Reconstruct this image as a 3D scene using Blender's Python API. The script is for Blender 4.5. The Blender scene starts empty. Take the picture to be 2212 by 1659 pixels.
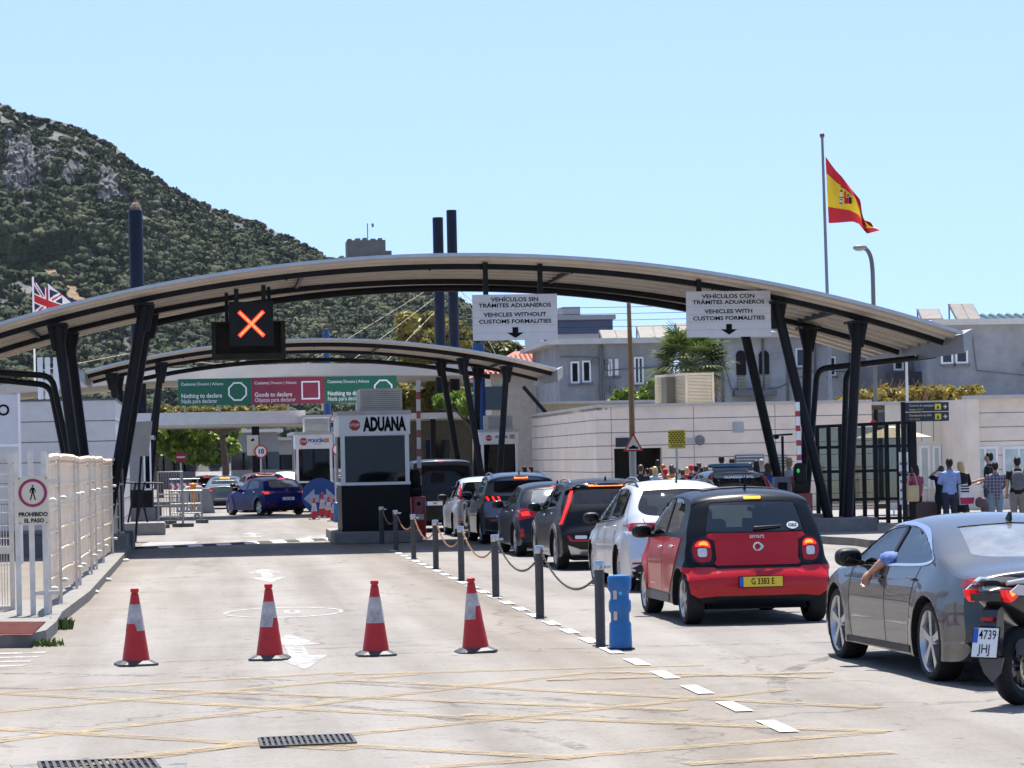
import bpy, bmesh, math, random
import numpy as np
from mathutils import Vector, Matrix
from mathutils.bvhtree import BVHTree
from mathutils.geometry import delaunay_2d_cdt
from mathutils import noise as mnoise

SC = bpy.context.scene
COL = SC.collection
rad = math.radians

# ------------------------------------------------------------------ camera
F, HY, CH = 6000.0, 990.0, 1.95           # focal length in px of a 2212 px wide picture, horizon row, eye height
ROLL, YAW = rad(1.2), rad(6.33)
_r0 = Vector((math.cos(YAW), -math.sin(YAW), 0)); FWD = Vector((math.sin(YAW), math.cos(YAW), 0)); _u0 = Vector((0, 0, 1))
cam_r = _r0 * math.cos(ROLL) - _u0 * math.sin(ROLL)
cam_u = _u0 * math.cos(ROLL) + _r0 * math.sin(ROLL)
cd = bpy.data.cameras.new('camera'); cam = bpy.data.objects.new('camera', cd); COL.objects.link(cam)
cd.sensor_width = 36.0; cd.lens = 36.0 * F / 2212.0
cd.shift_y = 160.5 / 2212.0; cd.shift_x = -3.4 / 2212.0
cd.clip_start = 0.5; cd.clip_end = 6000
M = Matrix((cam_r, cam_u, -FWD)).transposed().to_4x4(); M.translation = Vector((0, 0, CH))
cam.matrix_world = M
SC.camera = cam

# ------------------------------------------------------------------ sky, sun, exposure
SUN_EL, SUN_AZ = rad(74), YAW + rad(2)      # high sun, ahead of the camera
w = bpy.data.worlds.new('World'); SC.world = w; w.use_nodes = True
nt = w.node_tree; bg = nt.nodes['Background']
sky = nt.nodes.new('ShaderNodeTexSky'); sky.sky_type = 'NISHITA'; sky.sun_disc = False
sky.sun_elevation = SUN_EL; sky.sun_rotation = SUN_AZ
sky.air_density = 1.0; sky.dust_density = 0.4; sky.ozone_density = 2.0; sky.altitude = 0
# the sky looks evenly pale blue down to the horizon: sample the dome a little above each direction
tcw = nt.nodes.new('ShaderNodeTexCoord'); sep = nt.nodes.new('ShaderNodeSeparateXYZ'); cmb = nt.nodes.new('ShaderNodeCombineXYZ')
mx0 = nt.nodes.new('ShaderNodeMath'); mx0.operation = 'MAXIMUM'; mx0.inputs[1].default_value = 0.0
ma0 = nt.nodes.new('ShaderNodeMath'); ma0.operation = 'MULTIPLY_ADD'; ma0.inputs[1].default_value = 0.9; ma0.inputs[2].default_value = 0.24
nt.links.new(tcw.outputs['Generated'], sep.inputs[0]); nt.links.new(sep.outputs['Z'], mx0.inputs[0]); nt.links.new(mx0.outputs[0], ma0.inputs[0])
nt.links.new(sep.outputs['X'], cmb.inputs['X']); nt.links.new(sep.outputs['Y'], cmb.inputs['Y']); nt.links.new(ma0.outputs[0], cmb.inputs['Z'])
nt.links.new(cmb.outputs[0], sky.inputs[0])
hz = nt.nodes.new('ShaderNodeMix'); hz.data_type = 'RGBA'; hz.blend_type = 'MULTIPLY'; hz.inputs[0].default_value = 1.0; hz.inputs[7].default_value = (1.02, 0.98, 0.98, 1)
nt.links.new(sky.outputs[0], hz.inputs[6]); nt.links.new(hz.outputs[2], bg.inputs[0]); bg.inputs[1].default_value = 0.115
sl = bpy.data.lights.new('sun', 'SUN'); so = bpy.data.objects.new('sun', sl); COL.objects.link(so)
sl.energy = 5.0; sl.angle = rad(0.53); sl.color = (1.0, 0.955, 0.89)
sd = Vector((math.sin(SUN_AZ) * math.cos(SUN_EL), math.cos(SUN_AZ) * math.cos(SUN_EL), math.sin(SUN_EL)))
so.rotation_euler = sd.to_track_quat('Z', 'Y').to_euler(); so.location = (0, 0, 60)
SC.view_settings.view_transform = 'Standard'; SC.view_settings.look = 'None'
SC.view_settings.exposure = 1.15; SC.view_settings.gamma = 1.0; SC.view_settings.use_curve_mapping = False
SC.cycles.max_bounces = 8; SC.cycles.transparent_max_bounces = 16
SC.cycles.use_denoising = True
# ------------------------------------------------------------------ helpers: survey of the place
def _ray(px, py):
    a, b = px - 1106, py - 829.5
    x = a * math.cos(ROLL) - b * math.sin(ROLL); y = 829.5 + a * math.sin(ROLL) + b * math.cos(ROLL) - HY
    return FWD + _r0 * (x / F) + Vector((0, 0, -y / F))
def P(px, py, Y):
    d = _ray(px, py); return Vector((0, 0, CH)) + d * (Y / d.y)
def G(px, py, z=0.0):
    d = _ray(px, py); return Vector((0, 0, CH)) + d * ((z - CH) / d.z)

# ------------------------------------------------------------------ helpers: materials
def mat(name, col, rough=0.6, metal=0.0, var=0.08, scale=3.0, bump=0.0, bscale=40.0, coat=0.0, emit=None, estr=0.0, spec=None, stain=None):
    m = bpy.data.materials.get(name)
    if m: return m
    m = bpy.data.materials.new(name); m.use_nodes = True
    n = m.node_tree.nodes; l = m.node_tree.links; b = n['Principled BSDF']
    c = (col[0], col[1], col[2], 1)
    b.inputs['Base Color'].default_value = c; b.inputs['Roughness'].default_value = rough; b.inputs['Metallic'].default_value = metal
    if spec is None and max(col) < .03 and not coat: spec = .22
    if spec is not None: b.inputs['Specular IOR Level'].default_value = spec
    if coat: b.inputs['Coat Weight'].default_value = coat; b.inputs['Coat Roughness'].default_value = 0.04
    if emit: b.inputs['Emission Color'].default_value = (*emit, 1); b.inputs['Emission Strength'].default_value = estr
    tc = n.new('ShaderNodeTexCoord')
    if var:
        t = n.new('ShaderNodeTexNoise'); t.inputs['Scale'].default_value = scale; t.inputs['Detail'].default_value = 8; t.inputs['Roughness'].default_value = 0.65
        l.new(tc.outputs['Object'], t.inputs['Vector'])
        r = n.new('ShaderNodeValToRGB'); e = r.color_ramp.elements
        e[0].position = 0.3; e[1].position = 0.7
        dk = stain if stain else tuple(max(0, x * (1 - 1.6 * var)) for x in col)
        e[0].color = (*dk, 1); e[1].color = (*[min(1, x * (1 + var)) for x in col], 1)
        l.new(t.outputs['Fac'], r.inputs['Fac']); l.new(r.outputs['Color'], b.inputs['Base Color'])
    if bump:
        t2 = n.new('ShaderNodeTexNoise'); t2.inputs['Scale'].default_value = bscale; t2.inputs['Detail'].default_value = 6
        l.new(tc.outputs['Object'], t2.inputs['Vector'])
        bp = n.new('ShaderNodeBump'); bp.inputs['Strength'].default_value = bump; bp.inputs['Distance'].default_value = 0.02
        l.new(t2.outputs['Fac'], bp.inputs['Height']); l.new(bp.outputs['Normal'], b.inputs['Normal'])
    return m

def paint(name, col, metal=0.35, rough=0.32, coat=.4, spec=.35):
    return mat(name, col, rough=rough, metal=metal, var=0.05, scale=2.0, coat=coat, spec=spec)

def glass(name, tint, refl=0.06):
    m = bpy.data.materials.get(name)
    if m: return m
    m = bpy.data.materials.new(name); m.use_nodes = True
    n = m.node_tree.nodes; l = m.node_tree.links; n.remove(n['Principled BSDF'])
    t = n.new('ShaderNodeBsdfTransparent'); t.inputs[0].default_value = (*tint, 1)
    g = n.new('ShaderNodeBsdfGlossy'); g.inputs['Roughness'].default_value = 0.02
    fr = n.new('ShaderNodeLayerWeight'); fr.inputs['Blend'].default_value = 0.25
    ad = n.new('ShaderNodeMath'); ad.operation = 'ADD'; ad.inputs[1].default_value = refl
    l.new(fr.outputs['Fresnel'], ad.inputs[0])
    mx = n.new('ShaderNodeMixShader'); l.new(ad.outputs[0], mx.inputs[0]); l.new(t.outputs[0], mx.inputs[1]); l.new(g.outputs[0], mx.inputs[2])
    l.new(mx.outputs[0], n['Material Output'].inputs[0])
    return m

# ------------------------------------------------------------------ helpers: meshes
class MB:
    """collects shapes; build() links them as ONE mesh object"""
    def __init__(s): s.v = []; s.f = []; s.m = []
    def add(s, vs, fs, mi=0):
        o = len(s.v); s.v += [tuple(v) for v in vs]; s.f += [tuple(i + o for i in f) for f in fs]
        s.m += ([mi] * len(fs) if isinstance(mi, int) else list(mi)); return s
    def obox(s, c, ax, ay, az, mi=0):
        c = Vector(c); ax, ay, az = Vector(ax), Vector(ay), Vector(az)
        vs = [c + ax * i + ay * j + az * k for k in (-1, 1) for j in (-1, 1) for i in (-1, 1)]
        fs = [(0, 2, 3, 1), (4, 5, 7, 6), (0, 1, 5, 4), (2, 6, 7, 3), (0, 4, 6, 2), (1, 3, 7, 5)]
        if ax.cross(ay).dot(az) < 0: fs = [f[::-1] for f in fs]
        return s.add(vs, fs, mi)
    def box(s, x0, x1, y0, y1, z0, z1, mi=0):
        return s.obox(((x0 + x1) / 2, (y0 + y1) / 2, (z0 + z1) / 2), ((x1 - x0) / 2, 0, 0), (0, (y1 - y0) / 2, 0), (0, 0, (z1 - z0) / 2), mi)
    def bbox(s, x0, x1, y0, y1, z0, z1, b=0.02, mi=0):
        """box with chamfered vertical and horizontal edges"""
        bm = bmesh.new(); bmesh.ops.create_cube(bm, size=1)
        for v in bm.verts: v.co = Vector(((x0 + x1) / 2 + v.co.x * (x1 - x0), (y0 + y1) / 2 + v.co.y * (y1 - y0), (z0 + z1) / 2 + v.co.z * (z1 - z0)))
        bmesh.ops.bevel(bm, geom=bm.edges[:], offset=b, segments=2, affect='EDGES', profile=0.6)
        bm.verts.index_update(); s.add([v.co[:] for v in bm.verts], [[v.index for v in f.verts] for f in bm.faces], mi); bm.free(); return s
    def beam(s, p, q, w, h, up=(0, 0, 1), mi=0):
        p, q = Vector(p), Vector(q); d = (q - p); L = d.length; d.normalize(); u = Vector(up)
        x = d.cross(u)
        if x.length < 1e-4: x = d.cross(Vector((0, 1, 0)))
        x.normalize(); u = x.cross(d)
        return s.obox((p + q) / 2, x * w / 2, d * L / 2, u * h / 2, mi)
    def tube(s, pts, r, n=10, mi=0, caps=True, closed=False):
        pts = [Vector(p) for p in pts]; N = len(pts); rs = r if isinstance(r, (list, tuple)) else [r] * N
        vs = []; fs = []; px = None
        for i, p in enumerate(pts):
            a = pts[(i - 1) % N] if (i or closed) else pts[0]; b = pts[(i + 1) % N] if (i < N - 1 or closed) else pts[-1]
            d = (b - a).normalized()
            if px is None:
                px = d.orthogonal().normalized()
            px = (px - d * px.dot(d))
            px = px.normalized() if px.length > 1e-6 else d.orthogonal().normalized()
            py = d.cross(px)
            for k in range(n):
                t = 2 * math.pi * k / n; vs.append(p + (px * math.cos(t) + py * math.sin(t)) * rs[i])
        for i in range(N if closed else N - 1):
            for k in range(n):
                k2 = (k + 1) % n; i2 = (i + 1) % N
                fs.append((i * n + k, i * n + k2, i2 * n + k2, i2 * n + k))
        if caps and not closed: fs.append(tuple(range(n))[::-1]); fs.append(tuple((N - 1) * n + k for k in range(n)))
        return s.add(vs, fs, mi)
    def lathe(s, prof, c=(0, 0, 0), axis='z', n=24, mi=0, caps=True):
        vs = []; fs = []; c = Vector(c); N = len(prof)
        for r, h in prof:
            for k in range(n):
                t = 2 * math.pi * k / n; a, b = r * math.cos(t), r * math.sin(t)
                vs.append(c + (Vector((a, b, h)) if axis == 'z' else Vector((h, a, b)) if axis == 'x' else Vector((b, h, a))))
        for i in range(N - 1):
            for k in range(n):
                k2 = (k + 1) % n; fs.append((i * n + k, i * n + k2, (i + 1) * n + k2, (i + 1) * n + k))
        if caps: fs.append(tuple(range(n))[::-1]); fs.append(tuple((N - 1) * n + k for k in range(n)))
        mis = mi if isinstance(mi, int) else [x for x in mi for _ in range(n)] + ([mi[0], mi[-1]] if caps else [])
        return s.add(vs, fs, mis)
    def prism(s, poly, o, u, v, d, mi=0):
        """polygon (2D) in plane o+u,v pushed by vector d"""
        o, u, v, d = Vector(o), Vector(u), Vector(v), Vector(d); n = len(poly)
        a = [o + u * x + v * y for x, y in poly]; b = [p + d for p in a]
        area = sum(poly[i][0] * poly[(i + 1) % n][1] - poly[(i + 1) % n][0] * poly[i][1] for i in range(n))
        fl = (u.cross(v).dot(d) * area) > 0
        fs = [tuple(range(n)), tuple(range(n, 2 * n))[::-1]] + [(i, n + i, n + (i + 1) % n, (i + 1) % n) for i in range(n)]
        if fl: fs = [f[::-1] for f in fs]
        return s.add(a + b, fs, mi)
    def ell(s, c, rx, ry, rz, n=16, m=10, e=1.0, mi=0, rot=None):
        """(super)ellipsoid"""
        vs = []; fs = []; c = Vector(c)
        pw = lambda t: math.copysign(abs(t) ** e, t)
        for j in range(m + 1):
            ph = -math.pi / 2 + math.pi * j / m
            for k in range(n):
                t = 2 * math.pi * k / n
                p = Vector((rx * pw(math.cos(ph)) * pw(math.cos(t)), ry * pw(math.cos(ph)) * pw(math.sin(t)), rz * pw(math.sin(ph))))
                vs.append(c + (rot @ p if rot else p))
        for j in range(m):
            for k in range(n): fs.append((j * n + k, j * n + (k + 1) % n, (j + 1) * n + (k + 1) % n, (j + 1) * n + k))
        return s.add(vs, fs, mi)
    def quad(s, a, b, c, d, mi=0): return s.add([a, b, c, d], [(0, 1, 2, 3)], mi)
    def text(s, txt, o, u, v, size, mi=0, bold=0.0, align='CENTER', line=None, thick=0.0, sx=1.0):
        for k, ln in enumerate(txt.split('\n')):
            vs, fs = text_mesh(ln, bold, align); o2 = Vector(o) - Vector(v) * (k * (line or size * 1.3))
            u2, v2 = Vector(u), Vector(v)
            s.add([o2 + u2 * (x * size * sx) + v2 * (y * size) for x, y in vs], fs, mi)
        return s
    def wb(s, name, mats, parent=None, smooth=None, at=None):
        """build from world coordinates: origin at the parent's base, or at the point at"""
        a = Vector(parent.location) if parent else Vector(at or (0, 0, 0))
        if parent and parent.parent: a = a + Vector(parent.parent.location)
        s.v = [(x - a.x, y - a.y, z - a.z) for x, y, z in s.v]
        return s.build(name, mats, parent, smooth, None if parent else a)
    def build(s, name, mats, parent=None, smooth=None, loc=None, merge=0.0):
        me = bpy.data.meshes.new(name)
        me.from_pydata(s.v, [], s.f)
        mats = mats if isinstance(mats, (list, tuple)) else [mats]
        for m in mats: me.materials.append(m)
        if len(mats) > 1: me.polygons.foreach_set('material_index', s.m)
        if merge:
            bm = bmesh.new(); bm.from_mesh(me); bmesh.ops.remove_doubles(bm, verts=bm.verts, dist=merge); bm.to_mesh(me); bm.free()
        if smooth is not None:
            me.polygons.foreach_set('use_smooth', [True] * len(me.polygons)); me.set_sharp_from_angle(angle=rad(smooth))
        me.update()
        return link(name, me, parent, loc)

def link(name, me, parent=None, loc=None):
    o = bpy.data.objects.new(name, me); COL.objects.link(o)
    if parent: o.parent = parent
    if loc is not None: o.location = loc
    return o

_txt = {}
def text_mesh(t, bold=0.0, align='CENTER'):
    k = (t, bold, align)
    if k not in _txt:
        c = bpy.data.curves.new('t', 'FONT'); c.body = t; c.align_x = align; c.align_y = 'CENTER'; c.size = 1.0; c.offset = bold; c.resolution_u = 3
        o = bpy.data.objects.new('t', c); COL.objects.link(o)
        dg = bpy.context.evaluated_depsgraph_get(); me = bpy.data.meshes.new_from_object(o.evaluated_get(dg))
        _txt[k] = ([(v.co.x, v.co.y) for v in me.vertices], [tuple(p.vertices) for p in me.polygons])
        bpy.data.objects.remove(o); bpy.data.curves.remove(c); bpy.data.meshes.remove(me)
    return _txt[k]

def evaluated(o):
    dg = bpy.context.evaluated_depsgraph_get(); dg.update()
    return bpy.data.meshes.new_from_object(o.evaluated_get(dg))

def tag(o, label=None, cat=None, group=None, kind=None):
    if label: o['label'] = label
    if cat: o['category'] = cat
    if group: o['group'] = group
    if kind: o['kind'] = kind
    return o
def thing(name, label, cat, loc=(0, 0, 0), rotz=0.0, group=None):
    o = bpy.data.objects.new(name, None); COL.objects.link(o); o.location = loc; o.rotation_euler = (0, 0, rotz); o.empty_display_size = 0.1
    return tag(o, label, cat, group)
def dup(root, loc, rotz=None, label=None):
    r = root.copy(); COL.objects.link(r); r.location = loc
    if rotz is not None: r.rotation_euler = (0, 0, rotz)
    if label: r['label'] = label
    for ch in list(root.children):
        c = ch.copy(); COL.objects.link(c); c.parent = r
        for g in list(ch.children):
            d = g.copy(); COL.objects.link(d); d.parent = c
    return r

def smooth_loop(pts, n=10, closed=True):
    """Catmull-Rom; a point given twice stays a corner"""
    out = []; N = len(pts)
    rng = range(N if closed else N - 1)
    for i in rng:
        p0, p1, p2, p3 = [np.array(pts[(i + k) % N] if closed else pts[min(max(i + k, 0), N - 1)], float) for k in (-1, 0, 1, 2)]
        if np.allclose(p1, p2): continue
        if np.allclose(p0, p1): p0 = p1 - (p2 - p1) * 0.0 + (p1 - p2) * 0.3
        if np.allclose(p2, p3): p3 = p2 + (p2 - p1) * 0.3
        for k in range(n):
            t = k / n
            out.append(tuple(0.5 * (2 * p1 + (p2 - p0) * t + (2 * p0 - 5 * p1 + 4 * p2 - p3) * t * t + (3 * p1 - p0 - 3 * p2 + p3) * t ** 3)))
    if not closed: out.append(tuple(pts[-1]))
    return out
def rrect(x0, x1, y0, y1, r, n=4):
    o = []
    for cx, cy, a in ((x1 - r, y1 - r, 0), (x0 + r, y1 - r, 90), (x0 + r, y0 + r, 180), (x1 - r, y0 + r, 270)):
        for k in range(n + 1): t = rad(a + 90 * k / n); o.append((cx + r * math.cos(t), cy + r * math.sin(t)))
    return o
def resample(pts, step, closed=True):
    pts = [np.array(p, float) for p in pts]; out = []; N = len(pts)
    for i in range(N if closed else N - 1):
        a, b = pts[i], pts[(i + 1) % N]; k = max(1, int(np.ceil(np.linalg.norm(b - a) / step)))
        for j in range(k): out.append(tuple(a + (b - a) * j / k))
    if not closed: out.append(tuple(pts[-1]))
    return out
def inside(p, poly):
    x, y = p; c = False; n = len(poly)
    for i in range(n):
        x1, y1 = poly[i]; x2, y2 = poly[(i + 1) % n]
        if (y1 > y) != (y2 > y) and x < (x2 - x1) * (y - y1) / (y2 - y1) + x1: c = not c
    return c
def fill(poly, h):
    """triangulate a polygon with inner grid points; returns verts2d, tris, boundary index loop"""
    n = len(poly); vs = [Vector(p) for p in poly]
    xs = [p[0] for p in poly]; ys = [p[1] for p in poly]
    A = np.array(poly)
    for i in range(int((max(xs) - min(xs)) / h) + 1):
        for j in range(int((max(ys) - min(ys)) / h) + 1):
            q = (min(xs) + (i + .5) * h, min(ys) + (j + .5) * h)
            if inside(q, poly) and np.min(np.hypot(A[:, 0] - q[0], A[:, 1] - q[1])) > h * 0.5: vs.append(Vector(q))
    r = delaunay_2d_cdt(vs, [(i, (i + 1) % n) for i in range(n)], [], 1, 1e-6)
    return [tuple(v) for v in r[0]], [tuple(f) for f in r[2]]

BLACK = mat('black_plastic', (0.02, 0.02, 0.022), 0.5, var=0.15)
WHITE = mat('white_paint', (0.78, 0.78, 0.76), 0.5, var=0.06)
RED_REFL = mat('red_paint', (0.55, 0.02, 0.02), 0.4, var=0.08)
CHROME = mat('chrome', (0.75, 0.76, 0.78), 0.15, metal=1.0, var=0)
ALLOY = mat('alloy_metal', (0.45, 0.46, 0.48), 0.3, metal=0.9, var=0.06)
RUBBER = mat('tyre_rubber', (0.018, 0.018, 0.019), 0.75, var=0.2, scale=12)
# ------------------------------------------------------------------ ground and road
def node_mat(name):
    m = bpy.data.materials.new(name); m.use_nodes = True
    return m, m.node_tree.nodes, m.node_tree.links, m.node_tree.nodes['Principled BSDF']
def ramp(n, l, src, stops):
    r = n.new('ShaderNodeValToRGB'); e = r.color_ramp.elements
    while len(e) < len(stops): e.new(.5)
    for k, (p, c) in enumerate(stops): e[k].position = p; e[k].color = (*c, 1) if len(c) == 3 else c
    l.new(src, r.inputs[0]); return r
def tex(n, l, kind, vec, scale, detail=6, **kw):
    t = n.new(kind); t.inputs['Scale'].default_value = scale
    if 'Detail' in t.inputs: t.inputs['Detail'].default_value = detail
    for k, v in kw.items(): t.inputs[k].default_value = v
    l.new(vec, t.inputs['Vector']); return t
def mixc(n, l, a, b, fac, mode='MIX'):
    x = n.new('ShaderNodeMix'); x.data_type = 'RGBA'; x.blend_type = mode
    for s, i in ((fac, 0), (a, 6), (b, 7)):
        if isinstance(s, (int, float)): x.inputs[i].default_value = s
        elif isinstance(s, tuple): x.inputs[i].default_value = (*s, 1)
        else: l.new(s, x.inputs[i])
    return x.outputs[2]

def asphalt():
    m, n, l, b = node_mat('asphalt'); tc = n.new('ShaderNodeTexCoord').outputs['Object']
    mp = n.new('ShaderNodeMapping'); mp.inputs['Scale'].default_value = (1.1, .06, 1); l.new(tc, mp.inputs['Vector'])
    lanes = tex(n, l, 'ShaderNodeTexNoise', mp.outputs[0], 1.3, 4)
    c1 = ramp(n, l, lanes.outputs['Fac'], [(.3, (.134, .124, .112)), (.5, (.165, .156, .145)), (.72, (.190, .182, .172))]).outputs[0]
    big = tex(n, l, 'ShaderNodeTexNoise', tc, .35, 8, Roughness=.7)
    c2 = mixc(n, l, c1, ramp(n, l, big.outputs['Fac'], [(.35, (.86, .85, .83)), (.62, (1.05, 1.045, 1.04))]).outputs[0], .8, 'MULTIPLY')
    st = tex(n, l, 'ShaderNodeTexNoise', tc, 2.2, 10, Roughness=.75)
    c3 = mixc(n, l, c2, ramp(n, l, st.outputs['Fac'], [(.30, (.70, .68, .66)), (.46, (1, 1, 1)), (.75, (1.06, 1.06, 1.06))]).outputs[0], .6, 'MULTIPLY')
    ag = tex(n, l, 'ShaderNodeTexVoronoi', tc, 38.0)
    c4 = mixc(n, l, c3, ramp(n, l, ag.outputs['Color'], [(.15, (.70, .69, .68)), (.85, (1.28, 1.27, 1.26))]).outputs[0], .8, 'MULTIPLY')
    sp = tex(n, l, 'ShaderNodeTexNoise', tc, 5.5, 3)                       # dark oil spots
    c5 = mixc(n, l, c4, ramp(n, l, sp.outputs['Fac'], [(.66, (1, 1, 1)), (.74, (.40, .38, .36))]).outputs[0], .7, 'MULTIPLY')
    cr = tex(n, l, 'ShaderNodeTexVoronoi', tc, .22); cr.feature = 'DISTANCE_TO_EDGE'
    wob = tex(n, l, 'ShaderNodeTexNoise', tc, 1.6, 6); wv = n.new('ShaderNodeVectorMath'); wv.operation = 'MULTIPLY_ADD'; l.new(wob.outputs['Color'], wv.inputs[0]); wv.inputs[1].default_value = (1.4, 1.4, 0); l.new(tc, wv.inputs[2]); l.new(wv.outputs[0], cr.inputs['Vector'])
    c6 = mixc(n, l, c5, ramp(n, l, cr.outputs['Distance'], [(.0, (.45, .43, .41)), (.006, (1, 1, 1))]).outputs[0], .75, 'MULTIPLY')
    # brown dirt band trodden along the posts and the kerb, and tyre tracks in the lanes
    sx_ = n.new('ShaderNodeSeparateXYZ'); wv2 = n.new('ShaderNodeVectorMath'); wv2.operation = 'MULTIPLY_ADD'; l.new(big.outputs['Color'], wv2.inputs[0]); wv2.inputs[1].default_value = (1.2, 0, 0); l.new(tc, wv2.inputs[2]); l.new(wv2.outputs[0], sx_.inputs[0])
    mr = n.new('ShaderNodeMapRange'); mr.inputs['From Min'].default_value = -4; mr.inputs['From Max'].default_value = 10; l.new(sx_.outputs['X'], mr.inputs[0]); X_ = lambda x: (x + 4.6) / 14
    dirt = ramp(n, l, mr.outputs[0], [(X_(-2.2), (.80, .74, .66)), (X_(-1.0), (1, 1, 1)), (X_(.2), (.90, .89, .88)), (X_(.7), (1.02, 1.02, 1.02)), (X_(1.9), (.90, .89, .88)), (X_(2.5), (1, .99, .97)), (X_(3.7), (.82, .76, .68)), (X_(4.3), (1, .99, .98)), (X_(6.2), (.92, .92, .92)), (X_(6.9), (1.02, 1.02, 1.02)), (X_(7.7), (.92, .92, .92)), (X_(8.3), (1, 1, 1))])
    c7 = mixc(n, l, c6, dirt.outputs[0], .9, 'MULTIPLY')
    l.new(c7, b.inputs['Base Color']); b.inputs['Roughness'].default_value = .88; b.inputs['Specular IOR Level'].default_value = .25
    bp = n.new('ShaderNodeBump'); bp.inputs['Strength'].default_value = .5; bp.inputs['Distance'].default_value = .008; l.new(ag.outputs['Distance'], bp.inputs['Height']); l.new(bp.outputs[0], b.inputs['Normal'])
    return m
ASPH = asphalt()
def worn(name, col, under=(.165, .151, .135), lo=.40, hi=.56, scale=4.0):
    m, n, l, b = node_mat(name); tc = n.new('ShaderNodeTexCoord').outputs['Object']
    t = tex(n, l, 'ShaderNodeTexNoise', tc, scale, 10, Roughness=.72); t2 = tex(n, l, 'ShaderNodeTexNoise', tc, scale * 7, 6)
    f = n.new('ShaderNodeMath'); f.operation = 'MULTIPLY_ADD'; l.new(t2.outputs['Fac'], f.inputs[0]); f.inputs[1].default_value = .45; l.new(t.outputs['Fac'], f.inputs[2])
    r = ramp(n, l, f.outputs[0], [(lo + .22, (0, 0, 0)), (hi + .22, (1, 1, 1))])                # where the paint has worn off the road shows
    b.inputs['Base Color'].default_value = (*col, 1); b.inputs['Roughness'].default_value = .8
    big = tex(n, l, 'ShaderNodeTexNoise', tc, .9, 4); cc = mixc(n, l, (*col,), ramp(n, l, big.outputs['Fac'], [(.3, (.72, .72, .72)), (.7, (1.1, 1.1, 1.1))]).outputs[0], .8, 'MULTIPLY'); l.new(cc, b.inputs['Base Color'])
    tr = n.new('ShaderNodeBsdfTransparent'); mx = n.new('ShaderNodeMixShader'); l.new(r.outputs[0], mx.inputs[0]); l.new(tr.outputs[0], mx.inputs[1]); l.new(b.outputs[0], mx.inputs[2]); l.new(mx.outputs[0], n['Material Output'].inputs[0]); return m
LINE_W = worn('white_road_paint', (.48, .48, .47), lo=.30, hi=.40)
LINE_W2 = worn('worn_white_road_paint', (.34, .335, .325), lo=.32, hi=.58)
LINE_Y = worn('worn_yellow_road_paint', (.28, .212, .118), lo=.34, hi=.68, scale=5.0)
CONC = mat('concrete', (.22, .21, .20), .85, var=.14, scale=4, bump=.3)
KERB = mat('kerb_stone', (.17, .162, .15), .85, var=.16, scale=3, bump=.3)
PAVE = mat('pavement_slabs', (.19, .18, .17), .85, var=.10, scale=2, bump=.2)

g = MB(); nx = [-400, -60, -20, 20, 60, 400]; ny = [-40, 60, 140, 400, 900, 1420]
vs = [(x, y, 0) for y in ny for x in nx]; g.add(vs, [(j * 6 + i, j * 6 + i + 1, (j + 1) * 6 + i + 1, (j + 1) * 6 + i) for j in range(5) for i in range(5)])
tag(g.build('ground', ASPH), kind='structure')

Z1, Z2 = .004, .008
def flat(poly, z): return [(p[0], p[1], z) for p in poly]
def paint_poly(mb, pts, z=Z1):
    a = sum(pts[i][0] * pts[(i + 1) % len(pts)][1] - pts[(i + 1) % len(pts)][0] * pts[i][1] for i in range(len(pts)))
    pts = pts if a > 0 else pts[::-1]
    mb.add([(p[0], p[1], z) for p in pts], [tuple(range(len(pts)))])
def paint_line(mb, p, q, w_, z=Z1):
    p, q = Vector((p[0], p[1])), Vector((q[0], q[1])); d = (q - p).normalized(); n_ = Vector((-d.y, d.x)) * w_ / 2
    paint_poly(mb, [p - n_, q - n_, q + n_, p + n_], z)
# yellow box junction: border and crossed diagonals (points read off the road)
g = MB(); gp = lambda a, b_: G(a, b_)
for i_, (a, b_) in enumerate([((-60, 1500), (760, 1452)), ((720, 1458), (1520, 1437)), ((-60, 1543), (900, 1456)), ((-60, 1608), (1280, 1452)), ((240, 1640), (1700, 1490)), ((820, 1668), (1900, 1582)), ((-60, 1495), (1180, 1560)), ((-60, 1572), (760, 1620)),
              ((340, 1490), (1480, 1535)), ((760, 1470), (1900, 1530)), ((1000, 1545), (1920, 1582)), ((560, 1600), (1250, 1640)), ((1300, 1452), (1780, 1465)), ((-60, 1690), (520, 1610)), ((1480, 1652), (1930, 1626)), ((1180, 1470), (1800, 1452))]):
    paint_line(g, gp(*a), gp(*b_), .19, .0040 + .0003 * i_)
tag(g.build('yellow_junction_marking', LINE_Y), kind='structure')
# tyre arcs swept across the junction
g = MB()
for cx, cy, R_, a0, a1, w_ in ((14, 21, 9.4, 95, 178, .16), (14.2, 21, 8.0, 95, 176, .15), (-7, 17, 9.5, 8, 70, .15), (-7, 17, 11.0, 8, 72, .15), (3.2, 4, 24, 76, 104, .14)):
    q = [(cx + R_ * math.cos(rad(a0 + (a1 - a0) * k / 40)), cy + R_ * math.sin(rad(a0 + (a1 - a0) * k / 40))) for k in range(41)]
    q2 = [(cx + (R_ + w_) * math.cos(rad(a0 + (a1 - a0) * k / 40)), cy + (R_ + w_) * math.sin(rad(a0 + (a1 - a0) * k / 40))) for k in range(41)]
    zz = .0020 + .0003 * (len(g.f) // 40)
    for k in range(40): paint_poly(g, [q[k], q2[k], q2[k + 1], q[k + 1]], zz)
tag(g.build('tyre_marks', worn('tyre_rubber_marks', (.10, .095, .09), lo=.46, hi=.78, scale=2.0)), kind='structure')
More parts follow.
